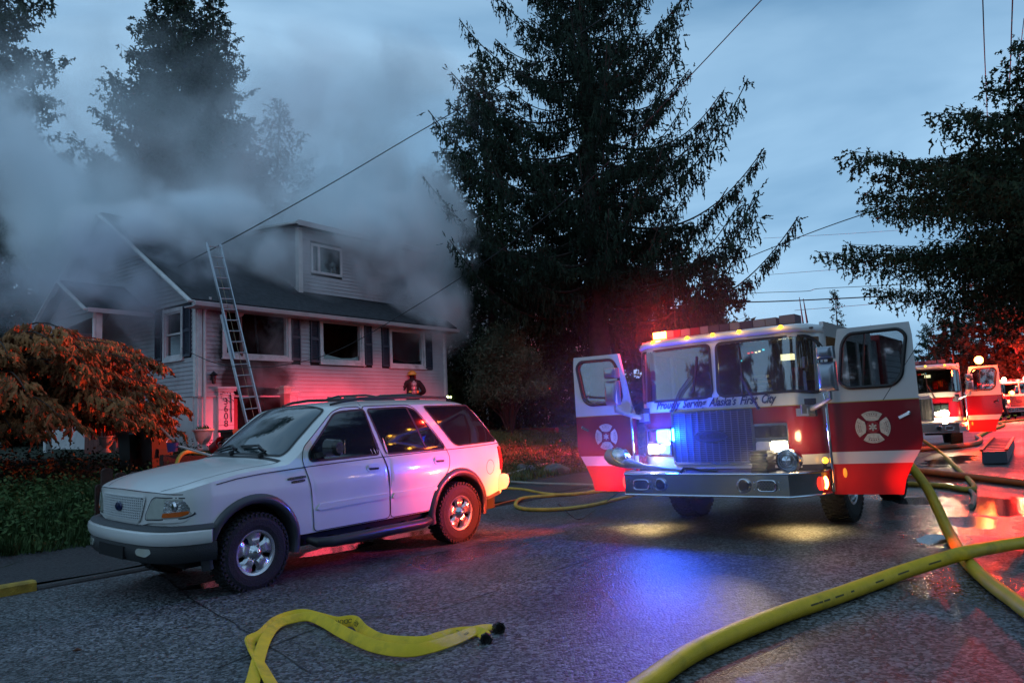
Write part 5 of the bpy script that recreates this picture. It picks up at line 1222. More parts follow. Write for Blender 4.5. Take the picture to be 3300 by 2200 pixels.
def sprays(P, D, L, wid, k, g):
    """needle tufts: at every base P along direction D, k narrow triangles standing off the twig"""
    n = len(P); D = D / (np.linalg.norm(D, axis=1, keepdims=True) + 1e-9)
    out = []
    for i in range(k):
        f = (i + g.random((n, 1))) / k * .85
        r = g.normal(size=(n, 3)); r -= D * np.sum(r * D, axis=1, keepdims=True); r /= np.linalg.norm(r, axis=1, keepdims=True) + 1e-9
        b0 = P + D * L[:, None] * f; b1 = P + D * L[:, None] * (f + .42); w_ = wid * (1.1 - .6 * f) * (0.6 + .8 * g.random((n, 1)))
        tip = P + D * L[:, None] * (f + .30) + r * w_
        out.append(np.stack([b0, tip, b1], 1))
    return np.concatenate(out)
def conifer(name, label, loc, H, Rf, nb=90, h0=.08, droop=.25, hang=.5, tw=.5, wid=.12, k=5, dens=1.0, seed=1, m=None, up=.18, lean=(0, 0), trunk_r=None, tops=None, group='conifers round the house', cat='tree', aim=None, side=.34, minr=.008, rv=(.62, .5)):
    g = np.random.default_rng(seed)
    root = thing(name, label, cat, loc, None, group)
    tr = trunk_r or H * .018; mb = MB(); n = 10
    mb.tube([(lean[0] * (i / n) ** 1.3, lean[1] * (i / n) ** 1.3, H * i / n) for i in range(n + 1)], [tr * (1 - .96 * (i / n)) * (1.35 if i == 0 else 1) for i in range(n + 1)], 9)
    Ps, Ds, Ls = [], [], []
    for i in range(nb):
        u = (i + g.random()) / nb; h = H * (h0 + (1 - h0) * (1 - (1 - u) ** 1.15)); az = i * 2.39996 + g.normal() * .35
        rr = Rf(h / H) * (rv[0] + rv[1] * g.random())
        if aim is not None: rr *= 1 + aim[1] * math.cos(az - aim[0])
        if rr < .12: rr = .12
        d = np.array((math.cos(az), math.sin(az), 0)); sd = np.array((-d[1], d[0], 0)); base = np.array((lean[0] * (h / H) ** 1.3, lean[1] * (h / H) ** 1.3, h))
        dr = droop * (1 - .7 * h / H); nst = max(3, int(rr / .35)); pts = []
        for j in range(nst + 1):
            t = j / nst; pts.append(base + d * rr * t + np.array((0, 0, rr * (-dr * math.sin(t * 2.2) + up * t * t))))
        mb.tube(pts, [max(minr, tr * .16 * (1 - t / (nst + 1)) * (rr / max(Rf(.15), Rf(.4), .5))) for t in range(nst + 1)], 4, False)
        for j in range(max(2, int(rr / .16 * dens))):
            t = .04 + .96 * (g.random() ** .85); x = t * nst; a = int(min(x, nst - 1)); p = pts[a] + (pts[a + 1] - pts[a]) * (x - a)
            dirb = pts[a + 1] - pts[a]; dirb = dirb / np.linalg.norm(dirb)
            ls = (.10 + side * rr * (1 - t) ** .8 * (.5 + .7 * g.random())) * 1.0 + .14
            s_ = 1 if g.random() < .5 else -1; dv = dirb * (.65 + .3 * g.random()) + sd * s_ * (.55 + .5 * g.random()) + np.array((0, 0, -.12 - .25 * g.random())); dv /= np.linalg.norm(dv)
            ns = max(2, int(ls / .13))
            for q in range(ns):
                f = (q + g.random()) / ns; pp = p + dv * ls * f + np.array((0, 0, -.18 * ls * f * f))
                if g.random() < hang: D_ = np.array((g.normal() * .22, g.normal() * .22, -1.0)); L_ = tw * (.35 + .9 * g.random())
                else: D_ = dv + g.normal(size=3) * .35 + np.array((0, 0, -.2)); L_ = tw * (.4 + .5 * g.random())
                Ps.append(pp); Ds.append(D_); Ls.append(L_)
    for tp in (tops or [(lean[0], lean[1], H)]):
        for q in range(26):
            Ps.append(np.array(tp) * 1.0 - np.array((0, 0, q * .07))); Ds.append(np.array((math.cos(q * 2.4), math.sin(q * 2.4), .55))); Ls.append(.10 + .03 * q)
    A = sprays(np.array(Ps), np.array(Ds), np.array(Ls), wid, k, g)
    mb.obj('trunk', M_BARK, root, True, fix=False)
    tris_mesh('crown', A, m or M_NEED, root)
    return root
def base_at(px, D):
    p = atdepth(px, 1300, D); return (p[0], p[1], zxy(p[0], p[1]) - .1)
cone = lambda r0, pw=.85, low=.15: (lambda u: r0 * (1 - u) ** pw * min(1, .55 + u / low * .45))
# the big spruce over the fire engine
conifer('spruce_tree', 'tallest dark spruce with drooping branches, towering behind the fire engine', base_at(1945, 30), 29.0, cone(9.6, .90, .20), 225, .17, .30, .72, .46, .060, 7, 2.3, 3, foliage_mat('old_spruce_needles', (0.006, 0.015, 0.009), (0.020, 0.038, 0.020)), .52, trunk_r=.50, side=.17, minr=.022, rv=(.50, .62))
conifer('hemlock_tree', 'dense dark conifer between the smoke and the tallest spruce', base_at(1600, 33), 17.5, cone(5.0, .55, .15), 170, .03, .22, .45, .42, .12, 5, 1.05, 11, M_NEED2, .10)
conifer('hemlock_tree', 'shorter conifer half swallowed by smoke at the right end of the roof', base_at(1440, 36), 12.5, cone(3.2, .7, .1), 90, .04, .2, .4, .4, .12, 5, .9, 12, M_NEED2, .1)
conifer('hemlock_tree', 'bushy conifer in front of the pale building, left of the thickest trunk', base_at(1790, 34), 13.0, cone(3.6, .6, .1), 110, .06, .2, .5, .4, .11, 5, .9, 14, M_NEED2, .1)
conifer('spruce_tree', 'twin-topped spruce behind the house, its left and taller top', base_at(560, 42), 27.5, cone(8.8, .72, .12), 260, .08, .2, .4, .55, .14, 5, 1.5, 21, None, .30)
conifer('spruce_tree', 'right top of the twin-topped spruce behind the house', base_at(690, 42.6), 27.0, cone(7.8, .85, .12), 220, .08, .2, .4, .5, .14, 5, 1.5, 22, None, .34)
conifer('spruce_tree', 'small pointed spruce leaning right beside the twin-topped one', base_at(870, 43), 20.0, cone(5.6, .68, .1), 170, .10, .2, .4, .45, .11, 5, .9, 23, None, .32, lean=(.8, 0))
conifer('spruce_tree', 'huge dark conifer cut off by the left edge of the photo', base_at(-110, 30), 24.0, cone(6.6, .55, .1), 200, .06, .2, .5, .45, .13, 5, 1.2, 24, None, .14)
conifer('spruce_tree', 'lower conifer between the left edge giant and the twin-topped spruce', base_at(330, 38), 15.0, cone(5.0, .55, .1), 150, .06, .2, .45, .42, .13, 5, 1.0, 25, None, .12)
conifer('spruce_tree', 'dark conifer behind the porch in the thickest smoke', base_at(70, 33), 13.5, cone(4.6, .5, .1), 130, .04, .2, .45, .42, .13, 5, 1.0, 26, None, .1)
# the tree that leans over the street from the right
rt0 = st(18.8, -3.6)
rfR = lambda u: float(np.interp(u, [0, .22, .32, .42, .52, .62, .75, 1], [1, 4.2, 6.3, 7.5, 7.7, 6.7, 4.7, .2]))
conifer('spruce_tree', 'wide-spreading spruce reaching over the street from the right edge', (rt0[0], rt0[1], -.05), 10.4, rfR, 430, .43, .13, .45, .20, .046, 6, 4.4, 31, foliage_mat('spruce_warm', (0.008, 0.022, 0.009), (0.032, 0.052, 0.020)), .07, trunk_r=.20, side=.38, rv=(.5, .6), minr=.005, aim=(R(160), .12), group='trees along the right of the street')
# the tree line and a house roof on the camera's side of the street (they show in the SUV's windows)
g0 = np.random.default_rng(5)
for k, (s_, t_, h_) in enumerate(((-16, -11, 13), (-10, -12.5, 10), (-4.5, -10.5, 14), (1, -12, 11), (6, -10.5, 15), (-22, -4, 12), (-20, 6, 13), (-17, 14, 12))):
    conifer('spruce_tree', ('conifer across the street, number %s counted up the hill' % ('one two three four five six seven eight'.split()[k])), tuple(st(s_, t_)), h_, cone(4.6, .5, .1), 60, .04, .15, .4, .8, .45, 4, .6, 60 + k, None, .1, group='conifers on the near side of the street')
conifer('spruce_tree', 'dark spruce overhanging the farthest fire engine', tuple(st(48, -5.5)), 15.0, cone(7.5, .6, .1), 130, .12, .18, .5, .5, .15, 5, .9, 32, None, .12, group='trees along the right of the street')
conifer('spruce_tree', 'far dark spruce where the street meets the sky', tuple(st(75, -8)), 17.0, cone(7.5, .6, .1), 90, .1, .18, .5, .6, .2, 5, .8, 33, None, .12, group='trees along the right of the street')
conifer('spruce_tree', 'little pointed spruce in the distance above the open driver door', base_at(2722, 95), 15.2, cone(2.9, .9, .1), 60, .1, .15, .3, .6, .25, 4, .8, 34, None, .15, group='distant conifers')
for i, (px, D, H_, r_, lb_) in enumerate(((1990, 37, 12, 4.2, 'dark conifer filling the gap between the thickest trunk and the cab'), (2150, 39, 11, 4.6, 'dark conifer seen just over the passenger side of the cab roof'), (2330, 42, 9.5, 4.0, 'rightmost dark conifer over the cab roof'), (3090, 70, 11, 4.5, 'dark conifer between the second and the farthest engine'), (3190, 66, 14, 5.5, 'taller dark conifer left of the pale leaning pole'), (3300, 64, 15, 6, 'dark conifer behind the pale leaning pole'), (3400, 60, 15, 6, 'dark conifer at the right edge beyond the farthest engine'),(2560, 80, 8, 4, 'low dark conifer hidden behind the engine roof'), (2800, 110, 9, 5, 'low conifer on the skyline behind the open driver door'), (3010, 140, 15, 6, 'distant conifer just left of the second engine cab'), (2300, 60, 9, 4.5, 'dark conifer behind the cab, nearest the big trunk'), (3120, 150, 16, 7, 'distant conifer behind the second fire engine'))):
    conifer('spruce_tree', lb_, base_at(px, D), H_, cone(r_, .6, .1), 50, .05, .15, .4, .7, .3, 4, .8, 40 + i, None, .1, group='distant conifers')
# broadleaf shrub in front of the big trees
def leafy(name, label, loc, rx, rz, n, m, seed, leaf=.07, group=None, h=0.0, cat='shrub', stems=9):
    g = np.random.default_rng(seed); root = thing(name, label, cat, loc, None, group); mb = MB(); P = []
    for i in range(stems * 6):
        a = g.random() * 6.283; r = rx * (.35 + .6 * g.random()); z = rz * (.35 + .62 * g.random()); c = np.array((r * math.cos(a), r * math.sin(a), 0)) * math.sqrt(max(.04, 1 - (z / rz) ** 1.6)) * (.8 + .35 * g.random()); c[2] = z + h
        if i < stems * 2: mb.tube([(0, 0, -.1), c * np.array((.3, .3, .5)), c], [.05, .03, .01], 5, False)
        k = n // (stems * 6); P.append(c + g.normal(size=(k, 3)) * np.array((.30, .30, .22)) * rx * .42)
    P = np.concatenate(P); P = P[P[:, 2] > .05]; k = len(P); d1_ = g.normal(size=(k, 3)); d1_ /= np.linalg.norm(d1_, axis=1, keepdims=True); d2_ = g.normal(size=(k, 3)); d2_ -= d1_ * np.sum(d1_ * d2_, 1, keepdims=True); d2_ /= np.linalg.norm(d2_, axis=1, keepdims=True)
    s_ = leaf * (.6 + .8 * g.random((k, 1)))
    A = np.concatenate([np.stack([P, P + d1_ * s_ + d2_ * s_ * .35, P + d1_ * s_ * 2], 1), np.stack([P, P + d1_ * s_ * 2, P + d1_ * s_ - d2_ * s_ * .35], 1)])
    mb.obj('stem', M_BARK, root, True, fix=False); tris_mesh('leaves', A, m, root); return root
M_LEAF = foliage_mat('rhododendron_leaf', (0.035, 0.060, 0.035), (0.12, 0.16, 0.10))
leafy('broadleaf_shrub', 'big rounded grey-green shrub on the lawn right of the house', base_at(1640, 29.0), 2.1, 4.2, 34000, M_LEAF, 5, .055, stems=14)
leafy('broadleaf_shrub', 'dark low shrub filling the gap between the house corner and the big rounded shrub', base_at(1470, 33), 1.6, 2.6, 9000, M_NEED2, 6, .06)
# orange-lit drooping spruce in the front garden
M_NEED3 = foliage_mat('orange_lit_needles', (0.12, 0.050, 0.020), (0.34, 0.15, 0.05))  # orange lamp light on the needles is put into their colour
def weeping(name, label, loc, seed):
    g = np.random.default_rng(seed); root = thing(name, label, 'tree', loc, None, None); mb = MB(); Ps, Ds, Ls = [], [], []
    mb.tube([(0, 0, -.2), (.05, 0, 1.2), (0, 0, 2.2)], [.14, .11, .05], 8)
    for i in range(210):
        az = i * 2.39996 + g.normal() * .3; u = (i + .5) / 210; z0 = .85 + 1.30 * u; rr = (3.9 * (1 - .30 * u)) * (.75 + .35 * g.random()); d = np.array((math.cos(az), math.sin(az), 0)); sd = np.array((-d[1], d[0], 0))
        pts = [np.array((0, 0, z0)) + d * rr * t + np.array((0, 0, .22 * rr * math.sin(t * 2.1) * (.35 + .65 * u) - .55 * t ** 3 * rr * .24)) for t in np.linspace(0, 1, 9)]
        mb.tube(pts, [.03 * (1 - t * .1) for t in range(9)], 4, False)
        for j in range(26):
            t = .25 + .75 * g.random() ** .7; x = t * 8; a = int(min(x, 7)); p = pts[a] + (pts[a + 1] - pts[a]) * (x - a); s_ = 1 if g.random() < .5 else -1
            dv = d * (.4 + .5 * g.random()) + sd * s_ * (.3 + .8 * g.random()) + np.array((0, 0, -.1)); dv /= np.linalg.norm(dv); ls = .12 + .45 * g.random() * (1.15 - t)
            for f in (0.35, .7, 1.0):
                Ps.append(p + dv * ls * f); Ds.append(np.array((dv[0] * .5 + g.normal() * .25, dv[1] * .5 + g.normal() * .25, -.9))); Ls.append(.15 + .15 * g.random())
    Ps, Ds, Ls = np.array(Ps), np.array(Ds), np.array(Ls)
    mb.obj('trunk', M_BARK, root, True, fix=False)
    # each shoot a fat finger: a spindle of short needles
    D = Ds / np.linalg.norm(Ds, axis=1, keepdims=True); r = g.normal(size=D.shape); r -= D * np.sum(r * D, 1, keepdims=True); r /= np.linalg.norm(r, axis=1, keepdims=True); q = np.cross(D, r); T = []
    for k in range(5):
        a0, a1 = 2 * math.pi * k / 5, 2 * math.pi * (k + 1) / 5; w0, w1 = .036, .034
        e0, e1 = r * math.cos(a0) + q * math.sin(a0), r * math.cos(a1) + q * math.sin(a1); B = Ps; M_ = Ps + D * Ls[:, None] * .45; E_ = Ps + D * Ls[:, None]
        T += [np.stack([B, M_ + e0 * w0, M_ + e1 * w0], 1), np.stack([E_, M_ + e1 * w0, M_ + e0 * w0], 1)]
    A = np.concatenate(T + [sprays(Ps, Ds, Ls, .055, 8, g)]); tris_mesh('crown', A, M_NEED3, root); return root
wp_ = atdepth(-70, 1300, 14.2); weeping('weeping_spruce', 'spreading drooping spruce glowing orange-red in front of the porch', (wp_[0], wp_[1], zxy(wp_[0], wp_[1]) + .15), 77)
# twigs entering at the top right corner
# ---------------------------------------------------------------- grass and weeds
def grass(name, sr, tr_, n, hgt, m, seed, label=None):
    g = np.random.default_rng(seed); s_ = sr[0] + (sr[1] - sr[0]) * g.random(n); t_ = tr_[0] + (tr_[1] - tr_[0]) * g.random(n)
    z = np.array([zt(a, b) for a, b in zip(s_, t_)]); P = US[None] * s_[:, None] + NL[None] * t_[:, None]; P[:, 2] = z - .01
    cl = .5 + .5 * np.sin(s_ * 3.1 + 2 * np.sin(t_ * 2.3)) * np.sin(t_ * 4.1 + s_); a = g.random(n) * 6.283; d = np.stack([np.cos(a), np.sin(a), 0 * a], 1)
    hh = hgt * (.35 + .9 * g.random(n)) * (.55 + .8 * cl); w_ = .010 + .012 * g.random(n)
    tip = P + d * (hh * .45)[:, None] + np.array((0, 0, 1.0)) * hh[:, None]; sd = np.stack([-d[:, 1], d[:, 0], 0 * a], 1) * w_[:, None]
    o = tris_mesh(name, np.stack([P - sd, P + sd, tip], 1), m, None); o['kind'] = 'stuff'; return o
M_GRASS = foliage_mat('grass_blades', (0.030, 0.060, 0.018), (0.075, 0.12, 0.035))
grass('grass', (-3, 10), (11.0, 15.5), 70000, .16, M_GRASS, 1)
grass('grass', (9, 32), (11.2, 18.5), 80000, .13, foliage_mat('lawn_blades', (0.06, 0.09, 0.03), (0.17, 0.18, 0.06)), 2)
def weeds(name, sr, tr_, n, m, seed):
    g = np.random.default_rng(seed); P = []
    for i in range(n):
        s_, t_ = sr[0] + (sr[1] - sr[0]) * g.random(), tr_[0] + (tr_[1] - tr_[0]) * g.random(); b = st(s_, t_, zt(s_, t_)); k = 60; P.append(b + np.abs(g.normal(size=(k, 3))) * np.array((0, 0, .16)) + g.normal(size=(k, 3)) * np.array((.14, .14, .03)))
    P = np.concatenate(P); k = len(P); d1_ = g.normal(size=(k, 3)); d1_[:, 2] = abs(d1_[:, 2]) * .5; d1_ /= np.linalg.norm(d1_, axis=1, keepdims=True); d2_ = np.cross(d1_, g.normal(size=(k, 3))); d2_ /= np.linalg.norm(d2_, axis=1, keepdims=True); s_ = .03 * (.6 + g.random((k, 1)))
    A = np.concatenate([np.stack([P, P + d1_ * s_ + d2_ * s_ * .5, P + d1_ * s_ * 2], 1), np.stack([P, P + d1_ * s_ * 2, P + d1_ * s_ - d2_ * s_ * .5], 1)]); o = tris_mesh(name, A, m, None); o['kind'] = 'stuff'; return o
weeds('weeds', (-2, 9), (11.1, 14.5), 420, foliage_mat('weed_leaf', (0.030, 0.07, 0.02), (0.09, 0.15, 0.045)), 3)
weeds('undergrowth', (2, 14), (14.5, 18.5), 260, M_NEED2, 4)
weeds('weeds', (11, 26), (11.4, 18.0), 260, foliage_mat('weed_leaf_dry', (0.04, 0.05, 0.02), (0.12, 0.12, 0.05)), 8)
# ---------------------------------------------------------------- hoses
def smooth_path(pts, n=10):
    P = [np.array(p, float) for p in pts]; P = [2 * P[0] - P[1]] + P + [2 * P[-1] - P[-2]]; out = []
    for i in range(1, len(P) - 2):
        for k in range(n):
            t = k / n; out.append(.5 * ((2 * P[i]) + (-P[i - 1] + P[i + 1]) * t + (2 * P[i - 1] - 5 * P[i] + 4 * P[i + 1] - P[i + 2]) * t * t + (-P[i - 1] + 3 * P[i] - 3 * P[i + 1] + P[i + 2]) * t ** 3))
    out.append(P[-2]); return out
M_HOSE = mat('hose_yellow', (0.80, 0.50, 0.012), .5, noise=.12, nscale=5, dirt=(0.14, 0.12, 0.02), dscale=2.4, bump=.25, bscale=160)
M_HOSE2 = mat('hose_thin_yellow', (0.60, 0.40, 0.05), .6, noise=.2, nscale=5, dirt=(.12, .10, .04), dscale=2.2)
M_HOSER = mat('hose_red_and_lit', (0.75, 0.14, 0.03), .5, noise=.2, nscale=4, dirt=(.10, .04, .02), dscale=2)  # red lamp light on the thick hose is put into this colour
M_HOSEG = mat('hose_grey', (0.30, 0.30, 0.24), .65, noise=.2, nscale=5)
def hose(name, label, pts, r, m, lift=0.0, group='fire hoses across the street', n=12, cat='hose'):
    W_ = []
    for p in pts:
        if len(p) == 2: q = gnd(p[0], p[1], r); q = q.copy(); q[2] = zxy(q[0], q[1]) + r + lift
        elif len(p) == 3: q = atdepth(*p)
        else: q = gnd(p[0], p[1], p[2]); q = q.copy(); q[2] = zxy(q[0], q[1]) + p[2]
        W_.append(q)
    S_ = smooth_path(W_, 10); o = MB().tube(S_, r, n).obj(name, m, None, True, fix=False); tag(o, label, cat, group); return S_, o
S_, hb1 = hose('large_hose', 'thick yellow supply hose curving across the bottom right of the street', [(1900, 2330, .062, 0), (2065, 2215, .062, 0), (2245, 2093, .062, 0), (2500, 1985, .062, 0), (2704, 1916, .062, 0), (2908, 1842, .07, 0), (3040, 1800, .13, 0), (3110, 1780, .17, 0), (3190, 1764, .13, 0), (3330, 1744, .07, 0), (3520, 1735, .062, 0), (3800, 1740, .062, 0)], .062, M_HOSE, n=20)
for (mx, my, ml) in ((180, 1058, .10), (215, 1050, .05), (285, 1032, .08), (370, 1000, .12), (450, 985, .05), (620, 930, .14), (760, 890, .20), (960, 808, .16)):
    tx, ty = 2500 + mx / 1.96, 1400 + my / 1.96; d0 = ray(tx, ty); d0 /= np.linalg.norm(d0)
    bi = min(range(1, len(S_) - 1), key=lambda i: np.linalg.norm(np.cross(S_[i] - C0, d0))); p = S_[bi]; dd = S_[bi + 1] - S_[bi - 1]; dd /= np.linalg.norm(dd)
    v_ = C0 - p; v_ -= dd * (v_ @ dd); v_ /= np.linalg.norm(v_); v_ = v_ * .97 - np.array((0, 0, .12)); v_ /= np.linalg.norm(v_); w_ = np.cross(dd, v_)
    vv = [p + dd * a * ml + v_ * .0632 * math.cos(b) + w_ * .0632 * math.sin(b) for a in (-.5, 0, .5) for b in (-.10, .0, .10)]
    MB().add(vv, [(0, 1, 4, 3), (1, 2, 5, 4), (3, 4, 7, 6), (4, 5, 8, 7)]).obj('hose_print', mat('hose_scuff', (.10, .085, .02), .7), hb1, fix=False)
S_, hb2 = hose('large_hose', 'thick yellow hose running down from the engine and passing under the other thick hose', [(2860, 1440, 10.9), (2923, 1489, 10.3), (2985, 1568, 9.6), (3022, 1640, 9.1), (3061, 1722), (3112, 1803), (3189, 1876), (3265, 1932), (3340, 1985), (3600, 2120)], .060, mat('hose_worn', (0.60, 0.40, 0.03), .5, noise=.15, nscale=4, dirt=(.16, .13, .03), dscale=2), n=18)
hose('hose', 'thinner yellow hose dropping diagonally right of the driver door into a loop', [(2900, 1370, 20), (2945, 1400, 19), (3026, 1453), (3088, 1510), (3128, 1550), (3138, 1572), (3105, 1576), (3050, 1566), (2960, 1560), (2850, 1556)], .045, M_HOSE2)
hose('hose', 'dark end of a hose trailing from the yellow loop', [(3120, 1574), (3136, 1590), (3138, 1612), (3130, 1630)], .035, M_HOSEG)
hose('large_hose', 'thick hose tinted orange-red for the lamp light on it, lying right of the open driver door', [(2860, 1508), (2970, 1517), (3128, 1536), (3300, 1556), (3500, 1580)], .062, M_HOSER, n=14)
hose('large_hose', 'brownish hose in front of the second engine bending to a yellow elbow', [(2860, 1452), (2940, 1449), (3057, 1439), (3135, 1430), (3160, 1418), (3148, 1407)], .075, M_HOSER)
hose('large_hose', 'hose running on from the yellow elbow towards the farthest engine', [(3148, 1407), (3185, 1387), (3236, 1368), (3200, 1362), (3150, 1358)], .075, M_HOSE2)
hose('large_hose', 'farthest yellow hose crossing the street at the right edge', [(3190, 1364), (3240, 1358), (3320, 1350), (3420, 1345)], .07, M_HOSE2)
hose('hose', 'pale hose arching over the grass verge left of the passenger door', [(1560, 1545), (1640, 1526), (1754, 1496), (1830, 1500), (1930, 1512)], .03, M_HOSEG)
hose('hose', 'grey hose, uppermost of those on the asphalt behind the SUV', [(1580, 1545), (1660, 1553), (1754, 1558), (1900, 1562), (2060, 1572)], .03, M_HOSEG)
hose('hose', 'grey-yellow hose crossing in the middle of the bundle behind the SUV', [(1580, 1570), (1680, 1576), (1760, 1590), (1850, 1592), (1960, 1576), (2060, 1580)], .03, M_HOSE2)
hose('hose', 'yellow hose looped back on itself between the SUV and the bumper', [(2120, 1575), (1990, 1607), (1900, 1628), (1800, 1640), (1700, 1640), (1662, 1628), (1680, 1610), (1754, 1598), (1860, 1590), (1960, 1580), (2060, 1570)], .034, M_HOSE2)
hose('hose', 'thin reddish hose running out from behind the SUV rear wheel', [(1450, 1660), (1560, 1636), (1640, 1615), (1740, 1595)], .018, M_HOSER)
hose('cable', 'thin black cord looping on the asphalt left of the bumper', [(1800, 1622), (1840, 1660), (1868, 1672), (1900, 1655), (1950, 1618), (2000, 1580, 11.2), (2020, 1560, 10.9)], .008, M_BLACK, cat='cord')
hose('garden_hose', 'thin yellow hose in the grass behind the fence pickets', [(250, 1588), (300, 1560), (360, 1545), (440, 1530), (520, 1525)], .02, M_HOSE2)
hose('hose', 'yellow hose bent over the retaining timbers near the bins', [(568, 1500, 13.2), (575, 1478, 13.3), (588, 1462, 13.5), (610, 1455, 13.8), (660, 1462, 14)], .035, M_HOSE2)
# flat hose in the foreground: two layers of one lay-flat length with dark couplings
FH = thing('flat_hose', 'flat yellow hose lying doubled and twisted on the asphalt with two dark couplings', 'hose', gnd(1080, 2020), None)
fo = np.array(FH.matrix_world.translation)
M_FLAT = mat('flat_hose_jacket', (0.90, 0.60, 0.012), .55, noise=.10, nscale=7, bump=.5, bscale=230, dirt=(.22, .18, .02), dscale=5)
c8 = lambda x, y: (700 + x / 1.307, 1650 + y / 1.307)
def strap(pts, tilt, lift, wd=.088):
    W_ = []
    for (x, y), ti in zip(pts, tilt):
        zc = wd / 2 * abs(math.sin(ti)) + .009; q = gnd(*c8(x, y), zc).copy(); q[2] = zxy(q[0], q[1]) + zc + lift; W_.append(np.array((*q, ti)))
    S_ = smooth_path(W_, 9); V = []; prof = [(-.5, -.25), (-.47, .5), (-.3, .8), (0, .9), (.3, .8), (.47, .5), (.5, -.25), (.3, -.8), (0, -.9), (-.3, -.8)]
    fr_ = []
    for i, p in enumerate(S_):
        d = S_[min(i + 1, len(S_) - 1)][:3] - S_[max(i - 1, 0)][:3]; d /= np.linalg.norm(d) + 1e-9; sd = np.cross((0, 0, 1.0), d); sd /= np.linalg.norm(sd); up_ = np.cross(d, sd)
        s2 = sd * math.cos(p[3]) + up_ * math.sin(p[3]); u2 = np.cross(d, s2); fr_.append((p[:3] - fo, d, s2, u2))
        for a, b in prof: V.append(p[:3] - fo + s2 * a * wd + u2 * b * .009)
    k = len(prof); F = [(i * k + j, i * k + (j + 1) % k, (i + 1) * k + (j + 1) % k, (i + 1) * k + j) for i in range(len(S_) - 1) for j in range(k)]
    MB().add(V, F).obj('hose_layer', M_FLAT, FH, True); return fr_
def tl(n, *kv):
    xs_ = [a for a, b in kv]; ys_ = [b for a, b in kv]; return [float(np.interp(i / (n - 1), xs_, ys_)) for i in range(n)]
PA = [(110, 830), (150, 719), (175, 620), (205, 535), (250, 478), (320, 453), (390, 443), (450, 465), (520, 505), (590, 540), (680, 573), (800, 588), (900, 572), (1000, 540), (1080, 505), (1135, 490), (1172, 490)]
PB = [(290, 830), (225, 715), (190, 650), (150, 580), (140, 538), (190, 512), (255, 455), (350, 428), (430, 445), (500, 462), (575, 458), (620, 500), (700, 535), (860, 545), (940, 525), (1000, 508), (1080, 500), (1120, 510), (1133, 528)]
fA = strap(PA, tl(len(PA), (0, .15), (.2, .35), (.35, .7), (.5, .9), (.7, .95), (.85, .6), (1, .1)), .010); fB = strap(PB, tl(len(PB), (0, .2), (.25, .7), (.4, 1.0), (.55, 1.1), (.65, .7), (.8, .9), (1, .2)), .0)
def hose_text(fr_, i, body, size, flip):
    p, d, s2, u2 = fr_[i]; nn = u2
    view = -(p + fo - C0); view /= np.linalg.norm(view)
    if nn @ view < 0: nn = -nn
    x = d if not flip else -d; y = np.cross(nn, x)
    text('hose_print', body, size, mat('hose_ink', (.05, .045, .01), .7), FH, frame(p + nn * .0105, x, y), 0, .0004)
hose_text(fB, 83, 'DURA', .046, True); hose_text(fB, 88, 'FLOW', .046, True); hose_text(fB, 93, 'ATH', .055, True); hose_text(fB, 137, '2023  PC  1471', .042, True); hose_text(fA, 122, '1974', .03, True)
for fr_, (ex, ey_) in ((fA, (1200, 492)), (fB, (1133, 552))):
    p = fr_[-1][0]; e_ = gnd(*c8(ex, ey_), .04); e_[2] = zxy(e_[0], e_[1]) + .042; e_ = e_ - fo; d = e_ - p; d /= np.linalg.norm(d); q = MB()
    q.lathe([(.001, -.01), (.026, -.01), (.030, .0), (.030, .035), (.040, .037), (.043, .045), (.043, .085), (.040, .092), (.028, .092), (.026, .06), (.001, .058)], p + d * .0, d, 20)
    for k in range(8):
        a = k * math.pi / 4; u_ = np.cross(d, (0, 0, 1.)); u_ /= np.linalg.norm(u_); w_ = np.cross(d, u_); r_ = u_ * math.cos(a) + w_ * math.sin(a); q.bar(p + d * .045 + r_ * .043, p + d * .085 + r_ * .043, .012, .008, r_)
    q.obj('coupling', mat('coupling_black', (.02, .02, .022), .3, .4), FH, True)
MB().tube([gnd(238, 2095, .01), gnd(248, 2089, .02), gnd(262, 2091, .01)], .008, 5)
tag(MB().tube([gnd(234, 2096, .01), gnd(248, 2091, .02), gnd(264, 2093, .01)], [.004, .014, .003], 6).obj('fallen_leaf', mat('leaf_brown', (.10, .04, .02), .8)), 'small curled brown leaf on the empty asphalt', 'leaf')
# grey ribbed step lying on the road at the right
c7 = lambda x, y: (2700 + x / 1.96, 900 + y / 1.96)
sq = [gnd(*c7(*p)) for p in ((915, 1168), (1075, 1168), (1120, 1062), (990, 1062))]
so_ = sq[0]; fs_ = thing('folding_step', 'grey ribbed step box with red edges lying on the street at the right', 'step', so_)
def SB(a, b, h): return (sq[0] * (1 - a) * (1 - b) + sq[1] * a * (1 - b) + sq[2] * a * b + sq[3] * (1 - a) * b) * np.array((1, 1, 0)) - so_ * np.array((1, 1, 0)) + np.array((0, 0, h + .12))
v = [SB(a, b, h) for h in (-.10, .16) for a, b in ((0, 0), (1, 0), (1, 1), (0, 1))]
MB().add(v, [(0, 3, 2, 1), (4, 5, 6, 7), (0, 1, 5, 4), (1, 2, 6, 5), (2, 3, 7, 6), (3, 0, 4, 7)]).obj('platform', mat('step_grey', (.12, .14, .17), .4, .3), fs_)
for k in range(9): MB().bar(SB(.06, .06 + k * .11, .168), SB(.94, .06 + k * .11, .168), .03, .02).obj('tread_rib', mat('rib_grey', (.16, .18, .21), .4, .3), fs_)
for a in (0, 1): MB().bar(SB(a, 0, .19), SB(a, 1, .19), .06, .05).obj('edge_rail', mat('edge_red', (.45, .06, .03), .4), fs_)
